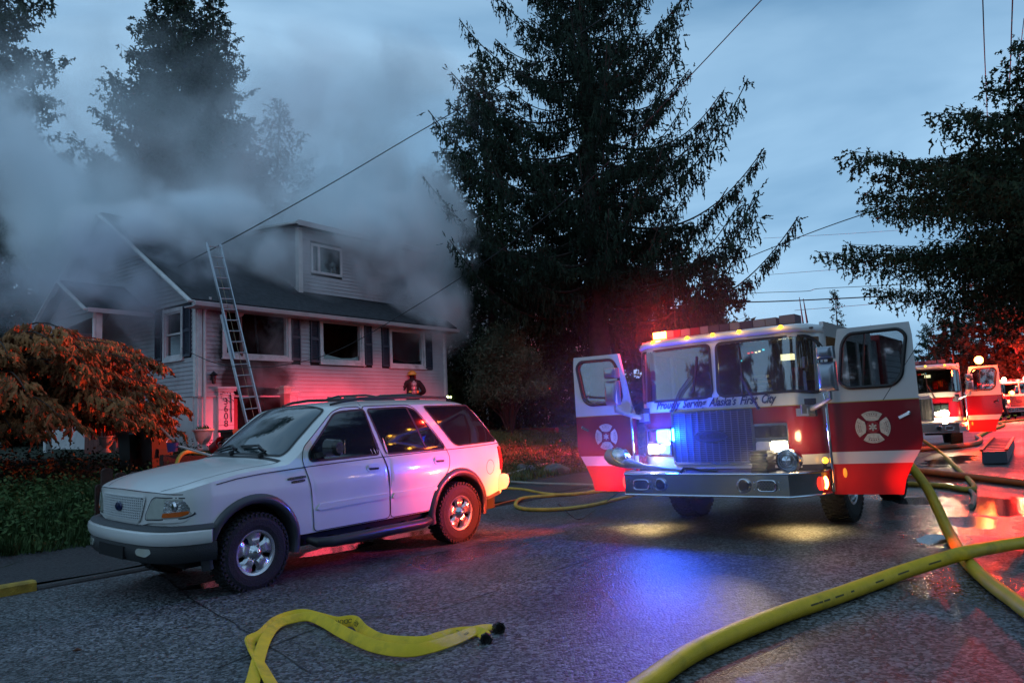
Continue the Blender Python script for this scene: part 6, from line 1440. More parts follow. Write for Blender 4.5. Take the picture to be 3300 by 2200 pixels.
# ---------------------------------------------------------------- front garden things
def wheelie(label, px, py_top, D, m, lid, logo=False):
    p = atdepth(px, py_top, D); H_ = 1.08; b = (p[0], p[1], p[2] - H_ * .9)
    t = thing('wheelie_bin', label, 'bin', b, HR, 'wheeled bins at the foot of the steps'); t.scale = (.82, .82, .9)
    q = MB(); V = [(x * w_, y * w_, z) for z, w_ in ((.08, .23), (.95, .30)) for x, y in ((-1, -1), (1, -1), (1, 1), (-1, 1))]
    q.add(V, [(0, 3, 2, 1), (4, 5, 6, 7), (0, 1, 5, 4), (1, 2, 6, 5), (2, 3, 7, 6), (3, 0, 4, 7)]); q.box((-.32, -.32, .92), (.32, .32, .97)); q.obj('body', m, t)
    MB().prism([(-.35, .97), (-.33, 1.02), (.1, 1.07), (.33, 1.04), (.36, .98)], -.33, .33, 'yz').obj('lid', lid, t)
    MB().tube([(-.28, .36, .93), (-.25, .42, .98), (.25, .42, .98), (.28, .36, .93)], .02, 6).obj('handle', lid, t)
    for s_ in (-1, 1): MB().lathe([(.001, -.03), (.12, -.03), (.12, .03), (.001, .03)], (s_ * .27, .25, .12), (1, 0, 0), 16).obj('wheel', M_RUB, t)
    MB().box((-.12, -.31, .42), (.12, -.27, .62)).obj('grip_recess', M_BLACK, t)
    if logo:
        L_ = MB(); L_.add([(-.10, -.318, .84), (-.02, -.318, .84), (-.04, -.318, .88), (.0, -.318, .93), (-.02, -.318, .94), (-.07, -.318, .88)], [(0, 1, 2, 3, 4, 5)]); L_.add([(.0, -.318, .85), (.09, -.318, .93), (.10, -.318, .91), (.04, -.318, .84)], [(0, 1, 2, 3)])
        L_.obj('logo', mat('print_white', (.7, .7, .7), .5), t, fix=False)
        text('lettering', 'CITY', .06, mat('print_white', (.7, .7, .7), .5), t, frame((0, -.316, .79), (1, 0, 0), (0, 0, 1)), 0, .001)
    return t
wheelie('dark green wheeled bin with a small white logo', 436, 1384, 15.6, mat('bin_green', (.015, .035, .03), .45, bump=.1), mat('bin_lid_green', (.02, .04, .035), .4), True)
wheelie('brown-red wheeled bin beside the dark green one', 506, 1380, 15.4, mat('bin_brown', (.045, .018, .016), .45), mat('bin_lid_dark', (.04, .03, .03), .4))
def urn(label, px, py, D, s_, m, plant=True):
    p = atdepth(px, py, D); t = thing('urn_planter', label, 'planter', p, None, 'planters by the house')
    MB().lathe([(.001, 0), (.15, 0), (.15, .05), (.10, .07), (.07, .13), (.09, .17), (.16, .24), (.20, .36), (.22, .46), (.26, .48), (.26, .52), (.22, .52), (.19, .45), (.001, .44)], (0, 0, 0), (0, 0, 1), 24).obj('urn', m, t, True).scale = (s_, s_, s_)
    if plant:
        g = np.random.default_rng(3); q = MB()
        for k in range(60):
            a, r = g.random() * 6.28, g.random() * .2; h = .05 + .14 * g.random(); b = np.array((r * math.cos(a), r * math.sin(a), .45)); q.add([b, b + np.array((.03, 0, h * .6)), b + np.array((g.normal() * .04, g.normal() * .04, h))], [(0, 1, 2)])
        q.obj('plant', M_GRASS, t, fix=False).scale = (s_, s_, s_)
M_URN = mat('urn_white', (.6, .57, .55), .6, noise=.1)
urn('white stone urn with a low plant in front of the numbered pilaster', 655, 1450, 17.6, .95, M_URN)
urn('small pale flower pot under the drooping spruce', 342, 1457, 14.0, .58, mat('pot_pink', (.42, .28, .26), .6), False)
def bucket(label, px, py, D, r, h, m, axis=(0, 0, 1), nm='bucket'):
    p = atdepth(px, py, D); t = thing(nm, label, 'bucket', p, None)
    MB().lathe([(.001, 0), (r * .8, 0), (r, h), (r * 1.06, h), (r * .97, h - .01), (r * .76, .01), (.001, .012)], (0, 0, 0), axis, 20).obj('pail', m, t, True)
    a = Vector(axis).normalized(); c = a * h; u_ = a.orthogonal().normalized(); w_ = a.cross(u_)
    MB().tube([tuple(c + u_ * r * math.cos(q) + w_ * r * math.sin(q) * .2 + a * r * .8 * math.sin(q)) for q in np.linspace(0, math.pi, 9)], .006, 5).obj('handle', M_ALU, t)
bucket('red bucket tipped on its side beside the white urn', 690, 1446, 17.4, .17, .32, mat('bucket_red', (.28, .02, .03), .5), (.8, -.5, .35))
bucket('small grey can standing near the tipped red bucket', 712, 1449, 17.2, .07, .13, mat('can_grey', (.2, .16, .16), .5))
bucket('blue pail beside the bins', 556, 1455, 13.2, .10, .16, mat('bucket_blue', (.06, .05, .22), .5))
tb = thing('storage_tub', 'dark lidded tub just above the SUV windscreen, at the foot of the ladder', 'tub', atdepth(775, 1440, 17.5), HR)
MB().prism([(-.32, 0), (-.36, .36), (.36, .36), (.32, 0)], -.25, .25).obj('tub', mat('tub_dark', (.02, .035, .035), .5), tb); MB().box((-.40, -.29, .36), (.40, .29, .42)).obj('lid', MATS['tub_dark'], tb)
a_, b_ = atdepth(562, 1433, 13.3), atdepth(725, 1480, 12.6); tag(MB().bar(a_, b_, .05, .025).obj('board', mat('board_pale', (.5, .45, .42), .6)), 'long pale board sloping from the blue pail towards the SUV hood', 'board')
a_, b_ = atdepth(480, 1340, 15.5), atdepth(560, 1420, 13.4); tag(MB().bar(a_, b_, .04, .03).obj('handrail', mat('rail_light', (.32, .2, .15), .6)), 'slim wooden rail coming down behind the bins', 'railing')
for k, (py, t_) in enumerate(((1478, 13.6), (1500, 13.2))):
    p0 = onplane(520, py, st(0, t_), NL); p1 = onplane(900, py + 6, st(0, t_), NL)
    tag(MB().bar(p0, p1, .15, .14).obj('retaining_timber', mat('timber_dark', (.06, .03, .025), .85, bump=.6)), ('upper' if k == 0 else 'lower') + ' dark timber of the low retaining wall behind the SUV hood', 'timber', 'timbers of the low retaining wall')
# wooden pickets at the edge of the grass
M_PIC = mat('picket_brown', (.055, .028, .022), .9, noise=.3, nscale=9, bump=.6, bscale=30)
for k, (px, py, lb) in enumerate(((347, 1508, 'tallest, weathered fence picket, nearest the SUV grille'), (391, 1522, 'middle one of the three pickets rising above the SUV hood'), (437, 1519, 'picket farthest from the grille, half hidden by the hood'), (322, 1560, 'short stub of a picket on the grass side of the tallest one'))):
    tp = onplane(px, py, st(0, 10.95 + .12 * k), NL); w_ = .072 if k < 3 else .05
    f_ = np.array((*US[:2], 0)); q = MB(); b = np.array((tp[0], tp[1], zxy(tp[0], tp[1]) - .15))
    Hh = tp[2] - b[2]; v = []
    for s2 in (0, 1):
        for x, z in ((-w_, 0), (w_, 0), (w_, Hh - .03), (w_ * .5, Hh), (-w_ * .5, Hh), (-w_, Hh - .03)): v.append(b + f_ * x + NL * (s2 * .05) + np.array((0, 0, z)))
    q.add(v, [tuple(range(6)), tuple(range(11, 5, -1))] + [(i, i + 6, (i + 1) % 6 + 6, (i + 1) % 6) for i in range(6)]); tag(q.obj('fence_picket', M_PIC), lb, 'picket', 'brown pickets by the verge')
p0, p1 = onplane(325, 1600, st(0, 11.08), NL), onplane(480, 1590, st(0, 11.3), NL); tag(MB().bar(p0, p1, .04, .09).obj('fence_rail', M_PIC), 'horizontal rail behind the brown pickets', 'rail')
# red garden edging on the lawn, stone, lit slats under the shrub
for k, (a, b) in enumerate((((1560, 1396), (1645, 1392)), ((1660, 1391), (1795, 1389)), ((1800, 1380), (1960, 1374)))):
    P_ = [gnd(*a), gnd(*b)]; tag(MB().bar(P_[0] + np.array((0, 0, .04)), P_[1] + np.array((0, 0, .04)), .14, .2).obj('garden_edging', mat('edging_red', (.30, .02, .025), .6)), ('red edging board left of the rounded shrub trunk', 'middle red edging board on the lawn', 'red edging board nearest the passenger door')[k], 'edging', 'red boards edging the lawn')
def rock(label, loc, r, seed):
    g = np.random.default_rng(seed); import bmesh; bm = bmesh.new(); bmesh.ops.create_icosphere(bm, subdivisions=3, radius=1)
    from mathutils import noise as nz
    for v_ in bm.verts: v_.co = v_.co * (1 + .35 * nz.noise(v_.co * 1.3 + Vector((seed, 0, 0)))); v_.co = Vector((v_.co.x * r[0], v_.co.y * r[1], v_.co.z * r[2]))
    me = bpy.data.meshes.new('rock'); bm.to_mesh(me); bm.free(); me.materials.append(mat('rock_grey', (.13, .13, .13), .85, noise=.3, nscale=5, bump=.6)); o = bpy.data.objects.new('rock', me); COL.objects.link(o); o.location = loc; tag(o, label, 'rock')
g_ = gnd(1790, 1522); rock('pale boulder in the bank left of the passenger door', (g_[0], g_[1], g_[2] + .02), (.34, .25, .20), 4)
g_ = gnd(1690, 1512); rock('darker low boulder in the bank behind the tail light', (g_[0], g_[1], g_[2] + .0), (.28, .22, .15), 9)
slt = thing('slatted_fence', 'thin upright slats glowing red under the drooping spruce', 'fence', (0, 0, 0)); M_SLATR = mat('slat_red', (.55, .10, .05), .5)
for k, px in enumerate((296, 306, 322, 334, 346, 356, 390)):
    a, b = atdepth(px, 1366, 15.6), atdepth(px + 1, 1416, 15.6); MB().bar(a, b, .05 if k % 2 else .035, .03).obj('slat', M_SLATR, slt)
# ---------------------------------------------------------------- neighbour house, tiny garden lamps
NB = atdepth(1860, 1300, 46); nbh = thing('neighbour_house', 'pale house glimpsed behind the big spruce trunk', 'house', (NB[0], NB[1], 1.0), HR)
MB().box((-5, 0, -1), (3.5, 9, 7.2)).obj('wall', mat('pale_siding', (.45, .38, .38), .7, noise=.1), nbh)
MB().prism([(-.5, 7.2), (4.5, 10.2), (9.5, 7.2), (9.5, 7.4), (4.5, 10.5), (-.5, 7.4)], -5.5, 4, 'yz').obj('roof', M_ROOF, nbh)
MB().prism([(0, 7.2), (4.5, 10), (9, 7.2)], -5, -4.9, 'yz').obj('gable', MATS['pale_siding'], nbh)
for x in (-3.6, -1.0, 1.5):
    for z in (1.2, 4.3):
        w_ = MB(); [w_.box((a, -.06, c), (b, .0, d)) for a, b, c, d in ((x, x + 1.2, z + 1.4, z + 1.5), (x, x + 1.2, z, z + .1), (x, x + .1, z, z + 1.5), (x + 1.1, x + 1.2, z, z + 1.5))]; w_ = w_.obj('window', M_WTRIM, nbh); MB().box((x + .1, -.03, z + .1), (x + 1.1, -.02, z + 1.4)).obj('pane', M_DGLASS, w_)
for px, s_, lb in ((1441, .07, 'larger of two tiny yellow-green lamps right of the house corner'), (1452, .045, 'smaller of two tiny yellow-green lamps right of the house corner')):
    q = MB().lathe([(.001, -1), (.7, -.7), (1, 0), (.7, .7), (.001, 1)], (0, 0, 0), (0, 0, 1), 12).obj('garden_lamp', emi('lamp_pale_yellow', (.85, 1.0, .35), 8), None, True); q.location = atdepth(px, 1279, 31.5); q.scale = (s_,) * 3; tag(q, lb, 'lamp', 'garden lamps')
# ---------------------------------------------------------------- wires and poles
M_WIRE = mat('wire_black', (.008, .009, .011), .6)
def wire(label, pts, r=.012, n=12):
    W_ = [atdepth(*p) for p in pts]; o = MB().tube(smooth_path(W_, n), r, 5).obj('power_line', M_WIRE, None, True, fix=False); tag(o, label, 'wire', 'overhead wires')
wire('overhead cable climbing from the house roof up to the right past the tallest spruce', [(555, 868, 20.6), (770, 758, 21.2), (1060, 596, 22), (1330, 437, 23), (1564, 303, 24), (1730, 200, 25), (2000, 20, 27)], .016)
wire('sagging service cable from the gable corner across the windows to the top of the photo', [(585, 1122, 19.4), (621, 1139, 19.2), (690, 1168, 18.9), (772, 1182, 18.6), (900, 1178, 18.2), (1078, 1133, 17.8), (1300, 1010, 17.2), (1600, 817, 16.2), (1900, 580, 14.5), (2203, 267, 12.5), (2455, 0, 11), (2640, -190, 10)], .009)
wire('cable rising right from the tallest spruce to the leaning street tree', [(2380, 842, 24), (2490, 798, 23), (2640, 740, 21), (2790, 688, 19.5), (2950, 640, 18.5)], .014)
wire('thick horizontal cable low in the gap of sky', [(2330, 975, 55), (2500, 971, 54), (2700, 962, 53), (2880, 953, 52)], .045)
wire('wavy thin cable just above the thick horizontal one', [(2330, 948, 55), (2480, 942, 55), (2600, 938, 54), (2640, 930, 54), (2800, 922, 53), (2930, 915, 52)], .022)
wire('faint cable, lowest of those in the gap of sky', [(2560, 1000, 60), (2750, 985, 60), (2950, 968, 60)], .018)
wire('faint cable midway up the gap of sky', [(2480, 885, 60), (2700, 868, 60), (2940, 850, 60)], .016)
wire('faint highest cable in the gap of sky', [(2460, 768, 60), (2700, 755, 60), (2900, 742, 60)], .014)
wire('upright wire, leftmost of those at the top right corner', [(3166, -30, 11), (3172, 150, 13), (3178, 290, 16), (3184, 430, 20)], .010)
wire('upright wire between the two outer ones at the top right', [(3264, -30, 11), (3258, 150, 13), (3253, 290, 16), (3250, 420, 20)], .011)
wire('faint wire slanting from the top right edge into the spruce', [(3300, 60, 12), (3285, 200, 15), (3268, 420, 20)], .007)
wire('short wire slanting in from the right edge to the spruce branch', [(3330, 250, 12), (3300, 330, 14), (3268, 430, 17)], .010)
wire('thin guy wire slanting down over the open driver door', [(3060, 960, 7.9), (2950, 1122, 7.75), (2846, 1288, 7.6)], .0035)
def pole(label, px, y0, y1, D, r, lean_=0, m=None):
    a, b = atdepth(px, y1, D), atdepth(px + lean_, y0, D); a[2] = 0.0; t = thing('utility_pole', label, 'pole', a, None, 'utility poles up the street')
    MB().tube([(0, 0, 0), tuple(b - a)], [r, r * .8], 8).obj('pole', m or M_BARK, t); d = b - a
    MB().bar(tuple(d * .93 + np.array((-1.1, 0, 0))), tuple(d * .93 + np.array((1.1, 0, 0))), .1, .12).obj('crossarm', M_BARK, t)
    for k in (-.9, 0, .9): MB().lathe([(.001, .2), (.04, .15), (.05, 0)], tuple(d * .93 + np.array((k, 0, .06))), (0, 0, 1), 8).obj('insulator', M_URN, t)
pole('distant utility pole above the second engine cab', 3009, 1108, 1300, 110, .18)
pole('pale leaning pole above the farthest engine', 3294, 1090, 1300, 62, .16, -22, mat('pole_pale', (.25, .2, .18), .8))
# ---------------------------------------------------------------- people
M_COAT = mat('turnout_coat', (.012, .010, .012), .85, noise=.3, nscale=9, bump=.4, bscale=20)
def skin(name, J, E, m, parent, root=0, sub=2):
    me = bpy.data.meshes.new(name); me.from_pydata([j[:3] for j in J], E, []); o = bpy.data.objects.new(name, me); COL.objects.link(o)
    o.modifiers.new('s', 'SKIN'); sv = me.skin_vertices[0].data
    for i, j in enumerate(J): sv[i].radius = (j[3], j[4] if len(j) > 4 else j[3]); sv[i].use_root = (i == root)
    md = o.modifiers.new('u', 'SUBSURF'); md.levels = sub; md.render_levels = sub
    bpy.context.view_layer.update(); m2 = bpy.data.meshes.new_from_object(o.evaluated_get(bpy.context.evaluated_depsgraph_get())); bpy.data.objects.remove(o)
    for p_ in m2.polygons: p_.use_smooth = True
    m2.materials.clear(); m2.materials.append(m); o = bpy.data.objects.new(name, m2); COL.objects.link(o); o.parent = parent; return o
def firefighter(label, loc, yaw, akimbo=True, helmet=(.62, .36, .03), group=None, seed=0):
    """local: +y is the way the figure looks, x to its right"""
    t = thing('person', label, 'person', loc, rot(yaw), group)
    J = [(0, 0, .98, .21, .15), (0, -.01, 1.15, .22, .15), (0, -.015, 1.33, .215, .15), (0, 0, 1.47, .15, .11), (0, .01, 1.56, .062), (0, .025, 1.66, .085, .10), (0, .03, 1.76, .07, .085)]
    E_ = [(0, 1), (1, 2), (2, 3), (3, 4), (4, 5), (5, 6)]
    for s_ in (-1, 1):
        b = len(J)
        if akimbo: J += [(s_ * .19, 0, 1.43, .105), (s_ * .29, -.02, 1.29, .100), (s_ * .37, -.01, 1.13, .090), (s_ * .31, .14, 1.05, .074), (s_ * .25, .24, 1.02, .05), (s_ * .22, .29, 1.01, .038)]
        else: J += [(s_ * .19, 0, 1.44, .08), (s_ * .25, .0, 1.30, .07), (s_ * .29, -.02, 1.15, .06), (s_ * .28, .08, 1.0, .052), (s_ * .27, .16, .92, .04), (s_ * .27, .19, .86, .035)]
        E_ += [(3, b), (b, b + 1), (b + 1, b + 2), (b + 2, b + 3), (b + 3, b + 4), (b + 4, b + 5)]
        b = len(J); st_ = 0 if akimbo else s_ * .18
        J += [(s_ * .11, 0, .90, .115), (s_ * .13, st_ * .5 + .01, .70, .105), (s_ * .14, st_ * .8 + .02, .48, .085), (s_ * .15, st_ - .01, .26, .075), (s_ * .15, st_ - .01, .09, .065), (s_ * .155, st_ + .12, .05, .052), (s_ * .16, st_ + .19, .04, .04)]
        E_ += [(0, b)] + [(b + i, b + i + 1) for i in range(6)]
    skin('body', J, E_, M_COAT, t)
    hd = MB(); hd.lathe([(.001, 1.86), (.05, 1.86), (.10, 1.835), (.128, 1.79), (.135, 1.745), (.14, 1.735)], (0, .03, 0), (0, 0, 1), 28)
    V = []; n = 28
    for k in range(n):
        a = 2 * math.pi * k / n; rr = .185 if math.sin(a) > -.3 else .215
        for r_, z in ((.135, 1.742), (rr, 1.722 - (.02 if math.sin(a) < -.3 else 0)), (rr - .004, 1.716 - (.02 if math.sin(a) < -.3 else 0)), (.13, 1.73)): V.append((r_ * math.cos(a) * .92, .03 + r_ * math.sin(a), z))
    hd.add(V, [(k * 4 + j, k * 4 + (j + 1) % 4, ((k + 1) % n) * 4 + (j + 1) % 4, ((k + 1) % n) * 4 + j) for k in range(n) for j in range(4)])
    for k in range(-1, 2): hd.bar((k * .05, -.09, 1.80), (k * .03, .12, 1.86), .012, .02)
    ho = hd.obj('helmet', mat('helmet_%.2f' % helmet[0], helmet, .3, coat=.4), t, True)
    MB().lathe([(.132, 1.755), (.137, 1.755), (.138, 1.738), (.133, 1.738)], (0, .03, 0), (0, 0, 1), 24).obj('helmet_band', mat('band_pale', (.7, .6, .15), .4), ho)
    MB().lathe([(.115, 1.735), (.118, 1.66), (.125, 1.60), (.14, 1.575), (.13, 1.575), (.11, 1.66)], (0, .02, 0), (0, 0, 1), 20, math.pi * 1.0, math.pi * 2.0).obj('neck_flap', mat('flap_red', (.40, .03, .01), .6), ho, True)
    fc = MB()
    for s_ in (-1, 1): fc.lathe([(.001, .012), (.014, .004), (.016, -.01)], (s_ * .033, .118, 1.69), (0, 1, 0), 8)
    fc.prism([(.105, 1.69), (.14, 1.655), (.115, 1.645)], -.014, .014, 'yz'); fc.bar((-.025, .108, 1.62), (.025, .108, 1.62), .012, .01); fc.obj('face', mat('skin', (.45, .28, .21), .6), t)
    cy = MB(); cy.lathe([(.001, 1.50), (.025, 1.495), (.03, 1.47), (.045, 1.455), (.075, 1.43), (.085, 1.39), (.085, 1.08), (.07, 1.04), (.001, 1.02)], (0, -.20, 0), (0, 0, 1), 24); co_ = cy.obj('air_cylinder', mat('cylinder_grey', (.38, .36, .36), .35, .3), t, True)
    for z in (1.16, 1.30): MB().lathe([(.087, z), (.092, z), (.092, z + .035), (.087, z + .035)], (0, -.20, 0), (0, 0, 1), 20).obj('cylinder_strap', M_BLACK, co_)
    fr_ = MB(); fr_.box((-.11, -.135, 1.03), (.11, -.115, 1.48)); 
    for s_ in (-1, 1): fr_.tube([(s_ * .10, -.12, 1.46), (s_ * .12, -.02, 1.53), (s_ * .12, .11, 1.45), (s_ * .13, .14, 1.2), (s_ * .15, .0, 1.05)], .018, 6)
    fr_.obj('harness', M_BLACK, t)
    bd_ = MB(); bd_.lathe([(.178, -.02), (.182, -.02), (.182, .02), (.178, .02)], (0, -.005, 1.13), (0, 0, 1), 28); bo = bd_.obj('reflective_band', mat('band_lime_glow', (.35, .60, .10), .4, emis=(.5, .7, .1), estr=.15), t); bo.scale = (1, .82, 1)  # weak emission stands in for lamp light thrown back by the bands
    MB().box((.08, -.165, 1.07), (.155, -.14, 1.15)).obj('reflective_patch', mat('patch_orange', (.75, .35, .04), .4), t)
    MB().box((-.15, -.15, 1.10), (-.07, -.138, 1.135)).obj('reflective_patch', MATS['band_lime_glow'], t)
    for s_ in (-1, 1):
        b = MB(); hx, hy, hz = (s_ * .20, .33, 1.0) if akimbo else (s_ * .27, .21, .82)
        b.lathe([(.001, .05), (.03, .045), (.042, .0), (.035, -.05), (.001, -.055)], (hx, hy, hz), (0, 0, 1), 10)
        for k in range(4): b.tube([(hx + (k - 1.5) * .02, hy, hz - .03), (hx + (k - 1.5) * .021, hy + .02, hz - .075), (hx + (k - 1.5) * .02 - s_ * .005, hy + .01, hz - .10 - .008 * (1 - abs(k - 1.5)))], [.011, .010, .008], 6)
        b.tube([(hx - s_ * .03, hy, hz - .0), (hx - s_ * .055, hy + .02, hz - .035), (hx - s_ * .05, hy + .02, hz - .06)], [.013, .012, .009], 6); b.obj('glove', M_BLACK, t, True)
        rb_ = MB(); rb_.lathe([(.084, -.03), (.088, -.03), (.088, .03), (.084, .03)], (s_ * .15, (0 if akimbo else s_ * .18) - .01, .26), (0, 0, 1), 16); rb_.obj('reflective_band', MATS['band_lime_glow'], t)
    return t
fy = math.atan2(26.0, -3.5) - math.pi / 2 + .25
fp = atdepth(1331, 1290, 26.0); fh = firefighter('firefighter in a yellow helmet with an air cylinder, seen from behind near the house wall', (fp[0], fp[1], zxy(fp[0], fp[1])), fy)
topz = 1.6 + (1366 - 1192) / 2400 * 26.0; fh.scale = (1.12, 1.0, (topz - zxy(fp[0], fp[1])) / 1.87)
fp = atdepth(3236, 1340, 50); firefighter('far firefighter walking in front of the farthest engine', (fp[0], fp[1], zxy(fp[0], fp[1])), 1.2, False, (.5, .05, .03), 'firefighters far up the street')
fp = atdepth(3262, 1340, 53); firefighter('far firefighter half hidden beside the farthest engine', (fp[0], fp[1], zxy(fp[0], fp[1])), 2.4, False, (.5, .3, .03), 'firefighters far up the street')
# ---------------------------------------------------------------- more engines up the street
def copy_engine(loc, yaw, label, skip):
    keep = {}
    def cp(o, par):
        if o.type == 'LIGHT' or any(o.name.startswith(k) for k in skip): return None
        c = o.copy(); COL.objects.link(c); c.parent = par
        for ch in list(o.children): cp(ch, c)
        return c
    c = cp(trk, None); c.matrix_world = Matrix.Translation(loc) @ Matrix.Rotation(yaw, 4, 'Z'); tag(c, label, 'fire engine', 'fire engines at the scene'); return c
SK = ('script_lettering', 'crest', 'badge_lettering', 'spot_lamp', 'siren', 'folded_strap', 'cable_bundle')
def engine_at(px, D, yaw, label, sc=1.0):
    p = atdepth(px, 1300, D); e = copy_engine((p[0], p[1], zxy(p[0], p[1]) if zxy(p[0], p[1]) < .3 else .1), yaw, label, SK); e.scale = (sc,) * 3; return e
e2 = engine_at(2948, 23.5, -2.02, 'second fire engine with a glaring headlamp, right behind the open driver door', 1.06)
e3 = engine_at(3290, 52, -1.75, 'farthest fire engine, at the right edge of the photo', 1.05)
for e_ in (e2, e3):
    # the blue lamp is dark on these two, the red ones burn
    for ch in e_.children_recursive:
        if ch.name.startswith('warning_light') and ch.data.materials[0] == E_BLUE: 
            ch.data = ch.data.copy(); ch.data.materials[0] = E_REDW
def wl(e, p): return e.matrix_world @ Vector(p)
bpy.context.view_layer.update()
lamp('engine_red_and_fill', 'POINT', wl(e2, (.1, 1.9, 2.7)), (1, .03, .01), 260, size=.1)
lamp('engine_red_and_fill', 'POINT', wl(e2, (.25, 1.3, .7)), (1, .06, .01), 140, size=.1)
lamp('engine_headlamp', 'POINT', wl(e2, (.25, .75, 1.02)), (1, .78, .45), 70, size=.08)
lamp('engine_red_and_fill', 'POINT', wl(e3, (.5, -.6, 2.8)), (1, .02, .01), 6000, size=.2)
lamp('engine_red_and_fill', 'POINT', wl(e3, (.6, .9, 1.2)), (1, .05, .02), 900, size=.2)
q = MB().lathe([(.001, .06), (.08, .04), (.115, 0)], (0, 0, 0), (1, 0, 0), 16).obj('warning_light', E_REDW, e2, True); q.location = (.10, 1.72, 2.50)
for k, y in enumerate((-.9, -.5, .4, .8)):
    q = MB().lathe([(.001, .06), (.10, .04), (.14, 0)], (0, 0, 0), (1, 0, 0), 12).obj('warning_light', E_REDW if k % 2 else E_WARM, e3, True); q.location = (.12, y, 2.62 - .9 * (k % 2))
# red beam of the second engine falls low on the house front
hl_ = wl(e2, (.9, -.6, 1.6)); hc = HO + HR @ np.array((3.4, 0, -2.7))
lamp('engine_beam_red', 'SPOT', hl_, (1, .03, .07), 62000, target=hc, size=.12, spot=25, blend=1.0)
hc = HO + HR @ np.array((-3.0, 0, -.9)); lamp('engine_beam_red', 'SPOT', (hl_[0], hl_[1], hl_[2] + .2), (1, .08, .012), 42000, target=tuple(wp_ + np.array((0, 0, .8))), size=.12, spot=20, blend=1.0)

lamp('engine_red_and_fill', 'POINT', wl(e3, (-2.0, -1.0, 3.6)), (1, .02, .01), 5000, size=.2)  # added light above the engine, no fixture, reddens the trees behind

q = MB().lathe([(.001, .05), (.07, .03), (.10, 0)], (0, 0, 0), (1, 0, 0), 16).obj('headlight', emi('lamp_glare', (1.0, .84, .55), 60), e2, True); q.location = (.08, .75, 1.02)
lamp('engine_red_and_fill', 'POINT', wl(e3, (-6.0, 3.0, 5.0)), (1, .02, .01), 6000, size=.2)  # added light in the open air, no fixture, reddens the far trees
lamp('engine_red_and_fill', 'POINT', wl(e2, (.5, 1.9, 2.3)), (1, .10, .02), 60, size=.1)
# ---------------------------------------------------------------- smoke
def smoke(loc, rad, dens, nsc=.55, lo=.42, hi=.62, col=(.80, .84, .88), rz_=0.0, rx_=0.0, edge=.0, seed=0.0, name='smoke', stretch=1.0, aniso=.0, flat=0.0, emax=.96):
    m = bpy.data.materials.new('smoke_air'); m.use_nodes = True; N, Lk = m.node_tree.nodes, m.node_tree.links
    N.remove(N['Principled BSDF']); o_ = N['Material Output']; v = N.new('ShaderNodeVolumePrincipled'); v.inputs['Color'].default_value = (*col, 1); v.inputs['Anisotropy'].default_value = aniso
    t = N.new('ShaderNodeTexCoord'); ln = N.new('ShaderNodeVectorMath'); ln.operation = 'LENGTH'
    g = N.new('ShaderNodeNewGeometry'); mp_ = N.new('ShaderNodeMapping'); mp_.inputs['Scale'].default_value = (1, 1, 1 / stretch); mp_.inputs['Location'].default_value = (seed, seed * .7, 0); Lk.new(t.outputs['Object'], ln.inputs[0])
    sc_ = N.new('ShaderNodeVectorMath'); sc_.operation = 'MULTIPLY'; sc_.inputs[1].default_value = rad; Lk.new(t.outputs['Object'], sc_.inputs[0]); Lk.new(sc_.outputs[0], mp_.inputs['Vector'])
    n = N.new('ShaderNodeTexNoise'); n.inputs['Scale'].default_value = nsc; n.inputs['Detail'].default_value = 5.5; n.inputs['Roughness'].default_value = .55; n.inputs['Distortion'].default_value = .6; Lk.new(mp_.outputs[0], n.inputs['Vector'])
    # lumpy edge: the noise moves the rim in and out
    a = N.new('ShaderNodeMath'); a.operation = 'MULTIPLY_ADD'; Lk.new(n.outputs['Fac'], a.inputs[0]); a.inputs[1].default_value = -1.1; a.inputs[2].default_value = .55
    b = N.new('ShaderNodeMath'); b.operation = 'ADD'; Lk.new(ln.outputs['Value'], b.inputs[0]); Lk.new(a.outputs[0], b.inputs[1])
    f = N.new('ShaderNodeMapRange'); f.interpolation_type = 'SMOOTHSTEP'; f.inputs['From Min'].default_value = edge; f.inputs['From Max'].default_value = emax; f.inputs['To Min'].default_value = 1; f.inputs['To Max'].default_value = 0; Lk.new(b.outputs[0], f.inputs['Value'])
    r = N.new('ShaderNodeMapRange'); r.inputs['From Min'].default_value = lo; r.inputs['From Max'].default_value = hi; r.inputs['To Min'].default_value = flat; Lk.new(n.outputs['Fac'], r.inputs['Value'])
    h = N.new('ShaderNodeMapRange'); h.inputs['From Min'].default_value = .82; h.inputs['From Max'].default_value = 1.0; h.inputs['To Min'].default_value = 1; h.inputs['To Max'].default_value = 0; Lk.new(ln.outputs['Value'], h.inputs['Value'])
    q = N.new('ShaderNodeMath'); q.operation = 'MULTIPLY'; Lk.new(f.outputs['Result'], q.inputs[0]); Lk.new(r.outputs['Result'], q.inputs[1])
    q1 = N.new('ShaderNodeMath'); q1.operation = 'MULTIPLY'; Lk.new(q.outputs[0], q1.inputs[0]); Lk.new(h.outputs['Result'], q1.inputs[1])
    q2 = N.new('ShaderNodeMath'); q2.operation = 'MULTIPLY'; Lk.new(q1.outputs[0], q2.inputs[0]); q2.inputs[1].default_value = dens
    Lk.new(q2.outputs[0], v.inputs['Density']); Lk.new(v.outputs['Volume'], o_.inputs['Volume'])
    import bmesh; bm = bmesh.new(); bmesh.ops.create_icosphere(bm, subdivisions=3, radius=1.0); me = bpy.data.meshes.new(name); bm.to_mesh(me); bm.free(); me.materials.append(m)
    o = bpy.data.objects.new(name, me); COL.objects.link(o); o.matrix_world = Matrix.Translation([float(c) for c in loc]) @ Matrix.Rotation(rz_, 4, 'Z') @ Matrix.Rotation(rx_, 4, 'Y') @ Matrix.Diagonal((*rad, 1)); o['kind'] = 'stuff'; return o
SP = lambda px, py, D: atdepth(px, py, D)
CS = (.955, .985, 1.0)
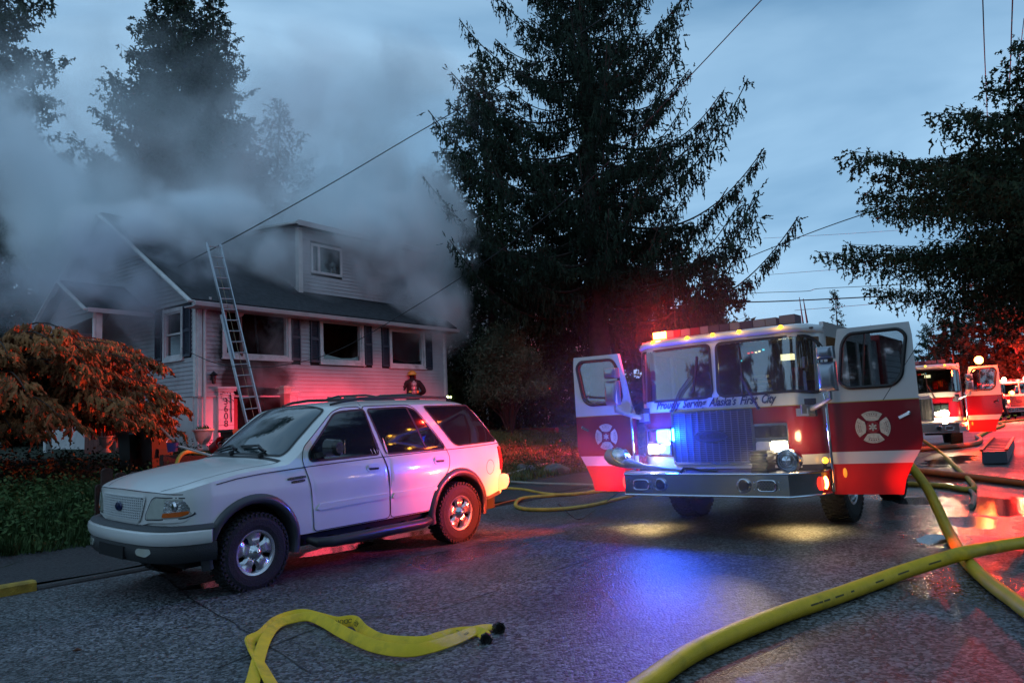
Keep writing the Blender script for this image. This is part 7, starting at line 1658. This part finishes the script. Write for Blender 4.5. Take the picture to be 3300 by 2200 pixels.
smoke(SP(1190, 840, 28.4), (5.0, 2.7, 6.2), 4.2, .50, .36, .54, edge=.30, emax=.90, seed=1, stretch=1.4, flat=.30, col=CS)          # boiling column at the right end of the roof
smoke(SP(1345, 1000, 27.0), (1.9, 1.3, 2.0), 3.4, .9, .38, .56, edge=.2, emax=.92, seed=2, flat=.15, col=CS)
smoke(SP(1180, 760, 25.6), (3.6, 1.2, 2.5), 3.2, .7, .36, .54, edge=.25, emax=.92, seed=17, flat=.25, col=CS)
smoke(SP(1050, 430, 31), (8.5, 3.5, 6.5), .60, .28, .36, .60, seed=3, flat=.25, col=CS)
smoke(SP(150, 600, 23), (3.0, 2.0, 7.0), 2.2, .55, .38, .56, seed=4, rx_=R(-27), edge=.22, emax=.90, stretch=1.7, flat=.15, col=CS)
smoke(SP(330, 905, 20.4), (4.2, 1.7, 2.3), 1.6, .75, .38, .60, seed=5, flat=.10, col=(.80, .84, .90))
smoke(SP(380, 730, 21.0), (2.3, .9, 1.0), 3.6, .8, .36, .56, edge=.2, emax=.92, seed=21, flat=.25, col=CS)
smoke(SP(640, 690, 23.2), (3.0, 1.0, .9), 3.0, .8, .36, .56, edge=.2, emax=.92, seed=22, flat=.2, col=CS)
smoke(SP(1130, 770, 25.2), (2.6, .9, 1.3), 2.4, .9, .36, .56, edge=.2, emax=.92, seed=23, flat=.3, col=CS)
smoke(SP(560, 820, 36), (14.5, 2.6, 9.0), .50, .18, .30, .70, seed=6, flat=.60, col=CS)
smoke(SP(200, 520, 27.5), (10.0, 2.2, 8.5), .34, .28, .34, .62, seed=11, flat=.30, col=CS)
smoke(SP(820, 800, 24.0), (4.8, 2.0, 2.6), 2.6, .6, .40, .58, seed=7, flat=.18, col=CS)
smoke(SP(600, 770, 22.8), (3.9, 1.8, 2.3), 1.9, .7, .40, .60, seed=13, flat=.12, col=CS)
smoke(HO + HR @ np.array((1.9, -.5, .35)), (1.2, .55, 1.0), 1.6, 1.3, .38, .65, seed=8, flat=.05)
smoke(HO + HR @ np.array((2.0, -.3, 1.6)), (1.3, .5, .9), .8, 1.2, .4, .65, seed=9)
# thin mist volume added round the cab to give the lamps halos
smoke(TO + TRm @ np.array((.4, -.2, 1.5)), (2.6, 2.6, 2.2), .045, .3, .2, .6, name='halo_mist', flat=.7, col=(.95, .95, .95), aniso=.5)
